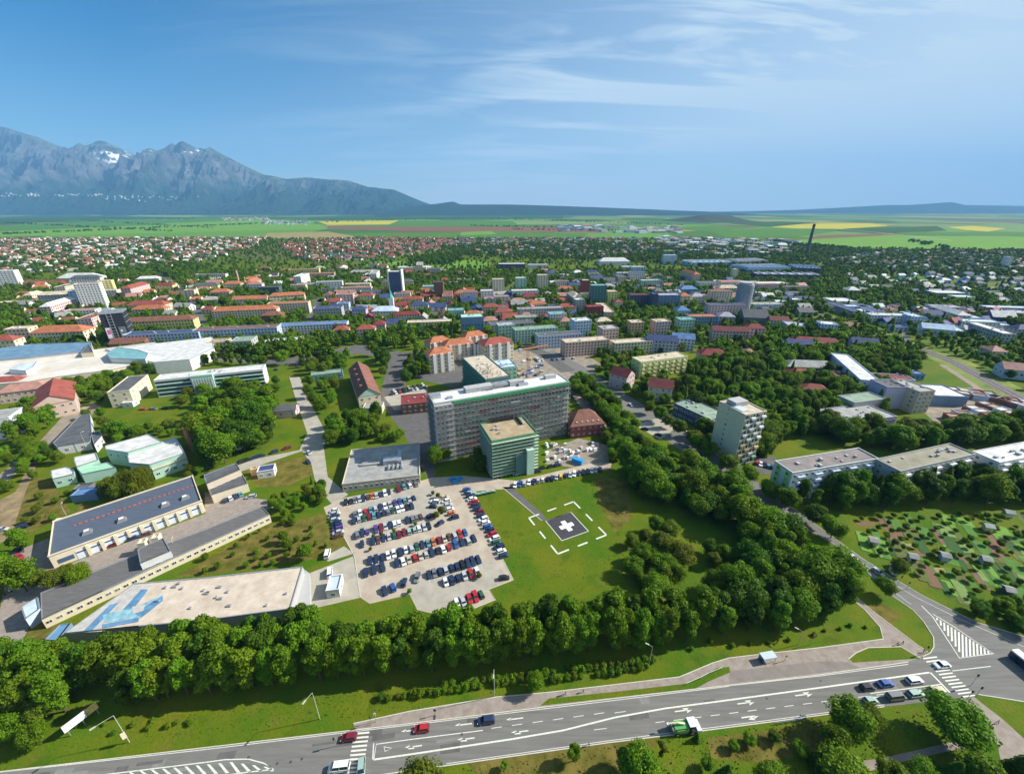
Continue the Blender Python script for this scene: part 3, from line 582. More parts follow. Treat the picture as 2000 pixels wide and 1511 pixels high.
# --- hospital
hosp = B('long eleven-storey hospital block wrapped in scaffolding, white roof with green edge', (847,790), (1112,746), 14, 35, 'grey', 'white', fl=11, win=False, name='hospital', cat='hospital')
lx, ly, hh = root_dims[hosp.name]
netg = mat('green_netting', (.07, .27, .15), 0.8, 0.25, 0.5, 0.1); fgreen = mat('green_fascia', (.05,.26,.11), 0.7, 0.1)
ps = mat('facade_panel', (.26,.30,.25), 0.85, 0.35, 0.35); wood = mat('scaffold_board', (.13,.135,.115), 0.9, 0.3, 0.5, col2=(.25,.22,.19)); pole_m = mat('scaffold_tube', (.22,.23,.22), 0.6, 0)
fh = hh/11; x0 = -lx/2+10.5
k = 0; nwx = 30; extra = MB()
for f in range(11):
    MB().box((x0+lx/2)/2, -ly/2-0.04, f*fh+fh*0.80, lx/2-x0, 0.10, fh*0.34).build('spandrel_panel', ps, hosp)
    for i in range(nwx):
        x = x0+(i+0.5)*(lx/2-x0)/nwx; z = f*fh+fh*0.47
        if k < 292: inst('window', WIN, hosp, (x, -ly/2, z), 0, (1.55, 1.8, 1.7)); k += 1
        else: extra.box(x, -ly/2-0.06, z-0.85, 1.5, 0.12, 1.7)
extra.build('windows', glass, hosp, kind='stuff')
for f in range(1, 11):
    MB().box((x0+lx/2)/2, -ly/2-0.85, f*fh-0.2, lx/2-x0, 1.2, 0.22).build('scaffold_deck', wood, hosp)
    MB().box(-lx/2+5, -ly/2-1.7, f*fh-0.15, 10.4, 1.1, 0.12).build('scaffold_deck', wood, hosp)
for f in range(22):
    MB().box((x0+lx/2)/2, -ly/2-1.42, f*fh/2+0.9, lx/2-x0, 0.08, 0.16).build('scaffold_rail', pole_m, hosp)
for i in range(31): MB().tube((x0+i*(lx/2-x0)/30, -ly/2-1.38, 0), (x0+i*(lx/2-x0)/30, -ly/2-1.38, hh-1), 0.05, k=5).build('scaffold_pole', pole_m, hosp)
for i in range(9): MB().tube((-lx/2+i*1.3, -ly/2-2.3, 0), (-lx/2+i*1.3, -ly/2-2.3, hh), 0.07, k=5).build('scaffold_pole', pole_m, hosp)
MB().box(-lx/2+5.2, -ly/2-0.55, 0, 10.4, 1.1, hh-0.5).build('stair_bay', WM['grey'], hosp)
for f in range(11):
    for i in range(4): inst('stair_window', WIN, hosp, (-lx/2+1.6+i*2.3, -ly/2-1.1, f*fh+1.6), 0, (1.3, 1.8, 1.6))
MB().box((x0+lx/2)/2, -ly/2-0.5, hh-1.5, lx/2-x0, 1.0, 1.8).build('green_fascia', fgreen, hosp)
MB().box(0, 0, hh+0.26, lx-2, ly-2, 0.12).build('roof_membrane', mat('roof_membrane', (.62,.62,.61), 0.7, 0.14, 0.2), hosp)
for i, (x, y, a, c, d) in enumerate([(-0.47,.05,6,3,2.4),(-.16,.16,16,5,2.6),(.02,.2,12,4,2.2),(.12,.1,9,4,2.8),(.16,-.1,6,2,1.4),(.40,.2,7,3,2.2),(-.38,-.2,3,2,1)]):
    MB().box(0, 0, 0, a, c, d).build('roof_plant', WM['grey'] if i % 2 else metal, hosp, loc=(x*lx, y*ly, hh+0.35))
q = MB()
for i in range(40): q.tube((-.24*lx+R.random()*lx*.34, ly*R.uniform(-.1,.3), hh+.4), (-.24*lx+R.random()*lx*.34, ly*R.uniform(-.1,.3), hh+R.uniform(1,3.4)), 0.12, k=4)
q.build('roof_pipework', pole_m, hosp, kind='stuff')
nq_ = random.Random(8)
for i in range(64):                                   # loose sheets, nets and toe boards hung on the scaffold
    w_ = nq_.uniform(1.5, 7); x = nq_.uniform(x0+w_/2, lx/2-w_/2); f = nq_.randrange(11)
    MB().box(x, -ly/2-1.46, f*fh+nq_.choice((.1,.1,1.6)), w_, .05, nq_.uniform(.5, 1.5)).build('scaffold_sheet', nq_.choice([wood, wood, WM['grey'], netg, WM['dgrey'], wood, mat('maroon_board', (.2,.07,.06))]), hosp)
for e in (-1, 1):
    q = MB()
    for z in np.arange(2, hh, fh): q.box(e*(lx/2+0.7), 0, z, 1.2, ly, 0.1)
    for y in np.linspace(-ly/2, ly/2, 7): q.tube((e*(lx/2+1.25), y, 0), (e*(lx/2+1.25), y, hh), 0.06, k=5)
    q.build('end_scaffold', pole_m, hosp)
for f in range(11):
    for y in (-4.2, 0, 4.2): inst('window', WIN, hosp, (-lx/2, y, f*fh+1.8), -math.pi/2, (1.4, 1.6, 1.5))
Q('low dark maroon flat-roofed pavilion left of the hospital slab', 818, 806, 62, 16, 7, 'brown', 'dred', fl=2, indiv=True, ang=14, vents=4)
# front annex in green netting
an = B('cube-like hospital annex wrapped in green netting, tan gravel roof', (960,863), (1050,846), 20, 22, netg, 'tan', fl=7, win=False, name='hospital_annex', cat='hospital annex')
ax, ay, ah = root_dims[an.name]
for f in range(11): MB().box(0, -ay/2-0.9, 1.8+f*1.95, ax+0.6, 1.3, 0.12).build('scaffold_deck', mat('pale_board', (.42,.48,.36), 0.8, 0.2, 0.6), an)
for f in range(11): MB().box(-ax/2-0.55, 0, 1.8+f*1.95, 0.9, ay, 0.12).build('scaffold_deck', MATS['pale_board'], an)
for i in range(12): MB().tube((-ax/2+i*ax/11, -ay/2-1.5, 0), (-ax/2+i*ax/11, -ay/2-1.5, ah), 0.07, k=5).build('scaffold_pole', pole_m, an)
MB().box(ax*.30, -ay/2-2.2, 0, 4, 2.6, 15).build('stair_tower', mat('mint_sheet', (.45,.62,.52), 0.7, 0.1), an)
MB().box(ax*.10, -ay/2-1.7, 0, 5.5, 0.12, 13).build('dark_net', WM['teal'], an)
roofbits(an, ax, ay, ah, 6, 5); MB().box(ax*.33, ay*.30, ah+.25, 1.0, 9, 1.2).build('roof_duct', dark, an); MB().box(0, ay*.46, ah+.25, ax*.5, .8, 2.2).build('roof_rail', dark, an)
# rear wing
rw = B('dark green netted wing behind the hospital with a pale flat roof', (903,699), (948,742), 19, 22, WM['teal'], 'beige', win=False, name='hospital_wing', cat='hospital wing')
ax, ay, ah = root_dims[rw.name]
for f in range(7): MB().box(0, -ay/2-0.5, 2+f*3, ax+.6, .8, .1).build('scaffold_deck', netg, rw)
for f in range(7): MB().box(-ax/2-.5, 0, 2+f*3, .8, ay, .1).build('scaffold_deck', netg, rw)
for i in range(8): MB().tube((-ax/2-.9, -ay/2+i*ay/7, 0), (-ax/2-.9, -ay/2+i*ay/7, ah+1), .07, k=5).build('scaffold_pole', pole_m, rw)
q = MB()
for i in range(70): x, y = R.uniform(.1,.5)*ax, R.uniform(-.5,.2)*ay; q.tube((x, y, ah), (x+R.uniform(-2,2), y+R.uniform(-2,2), ah+R.uniform(1,3.5)), .1, k=4)
q.build('roof_scaffold', pole_m, rw, kind='stuff'); roofbits(rw, ax, ay, ah, 9, 9, metal)
Q('low mint building wing right of the dark netted wing', 985, 750, 50, 18, 14, 'mint', 'lblue', fl=4, indiv=True, vents=4)
# --- right of the hospital
Q('brown-red hipped lodge with a row of arched dormers right of the hospital', 1146, 852, 68, 16, 8, 'dred', 'brown', 'hip', fl=2, ang=12, indiv=True, rh=7)
dk = BPLACE[-1]; dx, dy, dh = root_dims[dk.name]
for i in range(5):
    d = MB().box(0, 0, 0, 2, 2.4, 1.8, tx=0.5).build('dormer', WM['beige'], dk, loc=(-dx*.30+i*dx*.16, -dy*.36, dh+.4)); inst('pane', WIN, d, (0,-1.0,.8), 0, (1.1,1.4,1))
# --- left group
gr = B('grey flat-roofed low building with silver roof ducts beside the car park', (668,947), (820,929), 33, 4.2, 'beige', 'grey', fl=1, bay=2.4, ww=1.4, wh=1.7, indiv=True, vents=3)
ax, ay, ah = root_dims[gr.name]
for i, (x, y, a, c, d) in enumerate([(-.12,.15,ax*.36,ay*.42,.9),(.12,-.02,9,5,2.4),(.22,.05,2,11,2.2)]): MB().box(x*ax, y*ay, ah+.26, a, c, d).build('roof_deck' if i == 0 else 'roof_duct', metal if i else RM['grey'], gr)
for i in range(4): MB().tube((ax*.08+i*2.2, -ay*.14, ah+1), (ax*.08+i*2.2, -ay*.26, ah+1), .7, k=8).build('duct_pipe', metal, gr)
gb = B('long brown-roofed gabled house with mint gable end', (727,795), (724,706), 1, 9, 'cream', 'brown', 'gable') if False else None
def gabled(label, ridge_front, ridge_back, w, h, rh, wall, roof, gable='mint', fl=2, name='building', indiv=True, dorm=0):
    a, b_ = Vector(G(*ridge_front, h+rh)), Vector(G(*ridge_back, h+rh)); d = b_-a; L = d.length; c = (a+b_)/2
    root = empty(name, (c.x, c.y, 0), math.atan2(d.y, d.x), label=label, cat='building')
    rbox(root, L, w, h, WM[wall], RM[roof], 'gable', rh)
    for sy in (-1, 1): windows(root, *( (-L/2, -w/2, L/2, -w/2) if sy < 0 else (L/2, w/2, -L/2, w/2)), h, fl, 4, indiv)
    windows(root, -L/2, w/2, -L/2, -w/2, h, fl, 4, indiv); b = MB(); b.face([(-L/2-.06, -w/2+.3, h+.1), (-L/2-.06, w/2-.3, h+.1), (-L/2-.06, 0, h+rh-.4)]); b.build('gable', WM[gable], root)
    for i in range(dorm): MB().box(-L*.3+i*L*.6/max(1,dorm-1), w*.24, h+rh*.4, 2.2, 2, 1.8).build('dormer', WM['brown'], root)
    n = Vector((-d.y, d.x)).normalized()*w/2; reserve([tuple(a-n), tuple(b_-n), tuple(b_+n), tuple(a+n)], 2); root_dims[root.name] = (L, w, h); BPLACE.append(root); return root
gabled('long brown gabled building with a mint gable and side dormers', (719,757), (698,705), 15, 9, 6, 'cream', 'brown', dorm=4)
Q('grey flat porch roof in front of the mint gable', 728, 808, 36, 9, 4, 'cream', 'grey', fl=1, ang=5, indiv=True)
Q('grey flat-roofed pavilion left of the brown gabled building', 640, 742, 54, 10, 5, 'teal', 'green', fl=2, ang=20, indiv=True, wh=1.1)
Q('small grey-roofed house in front of the tall park trees', 556, 815, 42, 9, 5, 'pink', 'dgrey', 'gable', fl=1, ang=10, indiv=True)
Q('tiny white guard hut by the park edge', 466, 878, 8, 4, 3.5, 'white', 'white', fl=1, ang=10, indiv=True)
mg = B('long white-roofed clinic with mint and teal window bands', (300,744), (513,722), 13, 13, 'white', 'white', fl=4, win=False, name='clinic')
ax, ay, ah = root_dims[mg.name]
for f in range(4):
    for s0, s1 in ((-.5, -.17), (.03, .5)):
        MB().box((s0+s1)/2*ax, -ay/2-.06, 1.2+f*3.1, (s1-s0)*ax-1, .12, 1.7).build('window_band', glass, mg); MB().box((s0+s1)/2*ax, -ay/2-.5, .2+f*3.1, (s1-s0)*ax-.4, 1.0, .8).build('balcony_front', WM['mint'], mg)
MB().box(-.07*ax, -ay/2-1.2, 0, .2*ax, 2.6, ah+1.6).build('entrance_block', WM['mint'], mg)
for i in range(8): MB().box(-.155*ax+i*.024*ax, -ay/2-2.62, 2, .8, .3, 10).build('white_fin', WM['white'], mg)
roofbits(mg, ax, ay, ah, 5, 3)
gh = B('off-white box house with a dark grey roof and few windows', (209,768), (253,763), 33, 11, 'cream', 'dgrey', fl=3, indiv=True, bay=4.5, ww=1.4)
Q('glazed low porch beside the off-white box house', 251, 795, 18, 7, 3, 'white', 'white', fl=1, ang=10, indiv=True)
POLY('white house under an angular dark roof with a pointed corner', [(104,865),(158,810),(176,808),(180,845),(176,862),(112,873)], 5, 'white', 'dgrey', fl=1, bay=5)
POLY('small white annex beside the angular dark roof', [(178,845),(194,842),(200,850),(184,868)], 5.2, 'white', 'dgrey', fl=1)
Q('white apartment block at the left picture edge', 2, 858, 46, 16, 13, 'white', 'grey', fl=4, ang=25, indiv=True)
# mint complex
POLY('mint green hall with a white roof, rear part of the mint complex', [(206,878),(205,871),(290,848),(318,863),(250,884)], 9, 'mint', 'white', fl=1, z0=3)
POLY('main mint green hall with wide white roof and roof pipes', [(248,886),(330,858),(343,853),(362,885),(292,908),(252,905)], 7.5, 'mint', 'white', fl=1)
POLY('low cream-roofed mint wing with a row of windows', [(292,909),(362,888),(364,897),(298,920)], 5, 'mint', 'beige', fl=1, bay=3)
POLY('mid mint block with white roof left of the mint hall', [(145,902),(145,893),(188,884),(193,898),(150,912)], 7, 'mint', 'white')
POLY('sloping mint roofed link building', [(150,914),(212,903),(226,913),(160,927)], 5, 'mint', mat('mint_roof', (.30,.55,.38), 0.7, 0.1))
POLY('small mint house at the left end of the mint complex', [(100,929),(100,919),(130,912),(145,916),(145,926),(103,936)], 5, 'mint', 'white', fl=1, bay=3)
# brick chimney
def stack(label, bx, by, tx, ty, r0, r1, m, name='chimney', bands=None):
    X, Y = G(bx, by); d = FOC*SP+(ty-755)*CP; w = FOC*CP-(ty-755)*SP; h = CAMH-Y*d/w
    root = empty(name, (X, Y, 0), label=label, cat='chimney'); MB().tube((0,0,0), (0,0,h), r0, r1, k=16).build('shaft', m, root)
    MB().tube((0,0,h-0.8), (0,0,h+.2), r1*1.12, k=16).build('rim', m, root)
    if bands:
        for z0, z1 in bands: MB().tube((0,0,h*z0), (0,0,h*z1), r1*1.2, k=16).build('band', MATS['band_red'], root)
    return root
mat('band_red', (.35,.04,.03)); brick = mat('chimney_brick', (.32,.15,.08), 0.9, 0.2, 1.5)
stack('round brown brick chimney beside the mint hall', 377, 880, 364, 834, 1.6, 1.3, brick)
X, Y = G(377, 886); reserve([(X-11, Y-12), (X+8, Y-12), (X+8, Y+6), (X-11, Y+6)])
stack('very tall thin dark factory chimney on the right horizon', 1575, 497, 1588, 437, 5.5, 3.4, mat('dark_concrete', (.10,.11,.12), 0.8, 0.1), bands=[(.93,.97)])
stack('slim pale boiler chimney among the town roofs on the left', 468, 556, 462, 528, 1.6, 1.2, mat('pale_pink', (.6,.35,.3)))
# garages with dark roof
gx = B('long garage building with slate-blue roof and ten pale doors', (95,1088), (395,979), 27, 5.5, 'cream', mat('slate_roof', (.085,.105,.14), 0.7, 0.12, 0.2, stretch=(1,4,1,.4)), win=False, name='garage_row', cat='garage')
ax, ay, ah = root_dims[gx.name]
for i in range(10):
    x = -ax/2+ax*.17+i*ax*.085; dr = MB().box(x, -ay/2-.05, 0, ax*.062, .12, 4.1).build('garage_door', mat('door_paint', (.62,.68,.78), 0.5, 0.05), gx)
    MB().box(x, -ay/2-.14, 2.9, ax*.055, .08, .55).build('door_glazing', glass, dr); MB().box(x+ax*.0425, -ay/2-.35, 0, ax*.02, .7, 5.0).build('pier', WM['cream'], gx)
for i in range(24): MB().box(-ax*.36+i*ax*.036, ay*.14+.2*R.random(), ah+.26, ax*.026*R.uniform(.6,1), .5, .3).build('ridge_tile', mat('red_tile', (.50,.10,.07), 0.8, 0.15), gx)
for x in (-.28,-.06,.24,.39):
    s = MB().box(x*ax, -ay*.2, ah+.26, 3.4, 3.4, 1.2, tx=.6, ty=.6).build('roof_light', WM['dgrey'], gx); MB().box(x*ax, -ay*.2, ah+1.47, 1.6, 1.6, .1).build('skylight_pane', frame_m, s)
MB().box(-ax*.42, -ay/2-.1, 1.4, ax*.09, .2, 1.8).build('office_window', glass_b, gx)
# two-tier building at the right end
POLY('cream two-tier workshop with dark roof at the end of the garages', [(400,937),(398,928),(462,904),(470,917),(404,945)], 8, 'beige', 'dgrey', fl=1, bay=3)
POLY('lower front tier of the cream workshop', [(404,948),(470,919),(484,944),(413,967)], 4.5, 'cream', 'dgrey')
# long shed
sh = POLY('long low shed with dark corrugated roof and a strip of small windows', [(79,1159),(250,1090),(400,1035),(513,989),(527,1005),(330,1095),(200,1155),(81,1210)], 4, 'cream', mat('corrugated_roof', (.125,.12,.115), 0.85, 0.28, 0.5, stretch=(.4,5,1,.35)), fl=1, bay=2.3, ww=1.5, wh=1.1, name='shed')
POLY('raised dark rooftop block on the long shed', [(269,1073),(320,1050),(334,1076),(274,1101)], 7, 'white', MATS['corrugated_roof'], fl=1, bay=3)
POLY('small pale blue kiosk at the left end of the long shed', [(42,1186),(74,1166),(79,1189),(50,1209)], 4.5, 'lblue', 'lblue')
for i, (x, y) in enumerate([(284,1068),(310,1058)]): Q('cream box container on the shed roof edge, ' + ('left' if i == 0 else 'right') + ' of two', x, y+14, 11, 3, 5.2, 'cream', 'beige', win=False)
# beige hall with painted roof
hall = POLY('large hall with pale beige flat roof, blue painted shapes on its left end', [(262,1140),(400,1128),(592,1107),(568,1189),(400,1212),(270,1224),(125,1238)], 6.5, 'grey', mat('beige_membrane', (.50,.41,.31), 0.8, 0.16, 0.25, col2=(.54,.46,.37), detail=9), fl=0, name='market_hall')
hx, hy = hall.location.x, hall.location.y; HL = lambda P, z: [(x-hx, y-hy) for x, y in GP(P, z)]
blu = mat('blue_roof_paint', (.10,.22,.36), 0.7, 0.35, 0.5); cyn = mat('turquoise_roof_paint', (.22,.40,.46), 0.7, 0.35, 0.5); wht = mat('white_roof_paint', (.44,.42,.38), 0.7, 0.2)
z = 6.75
for i, (P, m) in enumerate([([(125,1236),(262,1141),(300,1139),(198,1222),(200,1232)], wht), ([(160,1234),(215,1180),(232,1176),(178,1232)], blu), ([(240,1190),(276,1150),(290,1150),(262,1186),(250,1200)], blu), ([(200,1200),(262,1186),(318,1160),(300,1185),(276,1205),(205,1215)], cyn), ([(262,1196),(318,1162),(318,1172),(276,1205)], blu),
        ([(200,1218),(272,1206),(270,1213),(200,1226)], blu), ([(258,1184),(284,1180),(280,1192),(260,1198)], wht)]):
    MB().prism(HL(P, z), z-.02, z+0.012*(i+1)).build('painted_roof_shape', m, hall)
for i in range(16):
    x, y = R.uniform(300, 560), R.uniform(1135, 1190); p = HL([(x, y)], 6.5)[0]; MB().box(0, 0, 0, R.uniform(.6,1.6), .7, .6).build('roof_vent', metal, hall, loc=(p[0], p[1], 6.7))
MB().prism(HL([(590,1108),(604,1118),(606,1192),(570,1194)], 3.0), 0, 3.0).build('sloping_side_canopy', WM['grey'], hall)
POLY('blue glazed canopy wing at the left end of the beige hall', [(88,1250),(118,1220),(140,1216),(112,1252)], 4.5, 'blue', mat('blue_panel', (.12,.26,.42), 0.4, 0.1))
Q('blue-roofed gatehouse on the oval lawn', 521, 932, 28, 6, 3.6, 'white', 'navy', fl=1, ang=18, indiv=True)
Q('tiny timber hut left of the gatehouse', 497, 928, 10, 3, 3, 'orange', 'tan', win=False, ang=18)
Q('blue container shed behind the garages', 168, 978, 42, 6, 3.2, 'blue', 'blue', win=False, ang=12)
Q('dark shed beside the blue container', 162, 966, 26, 5, 3, 'dgrey', 'dgrey', win=False, ang=12)
Q('grey cabin on the small lot right of the beige hall', 652, 1166, 24, 7, 3, 'white', 'lblue', fl=1, ang=10, indiv=True)
# --- red-roofed houses far left and the mall
gabled('big salmon gabled house with red roof in front of the mall', (96,772), (104,738), 20, 10, 6, 'salmon', 'red', 'salmon')
Q('salmon house with a hipped red roof below the big gabled one', 52, 782, 66, 14, 8, 'salmon', 'pinkr', 'hip', fl=2, indiv=True, ang=25)
Q('flat salmon house with red roof at the left edge', 8, 770, 60, 14, 8, 'salmon', 'red', 'hip', fl=2, indiv=True)
mall_m = mat('mall_roof', (.56,.50,.41), 0.85, 0.1, 0.08, col2=(.62,.58,.52))
POLY('vast shopping mall with pale cream flat roof, lower left part', [(-120,760),(-120,716),(60,699),(205,680),(305,668),(300,705),(220,722),(120,735),(60,745)], 9, 'cream', mall_m)
POLY('white flat-roofed mall wing at the right end', [(205,682),(415,658),(418,680),(370,702),(300,708),(235,690)], 10, 'white', 'white')
POLY('mall rear strip with a blue-grey glazed roof', [(-120,700),(-120,712),(60,697),(180,684),(178,668),(60,672),(0,680)], 10.5, 'grey', mat('blue_roof', (.14,.24,.33), 0.5, 0.3, 0.15))
POLY('raised box with blue roof on the mall roof', [(18,722),(38,712),(72,706),(66,716),(50,724)], 12.5, 'white', 'lblue')
POLY('curved-edge raised block on the mall roof', [(208,690),(228,678),(270,683),(290,690),(284,702),(216,700)], 13, 'white', 'teal')
POLY('small cream pyramid-roofed corner of the mall', [(158,690),(172,672),(182,688)], 13, 'cream', 'dgrey')
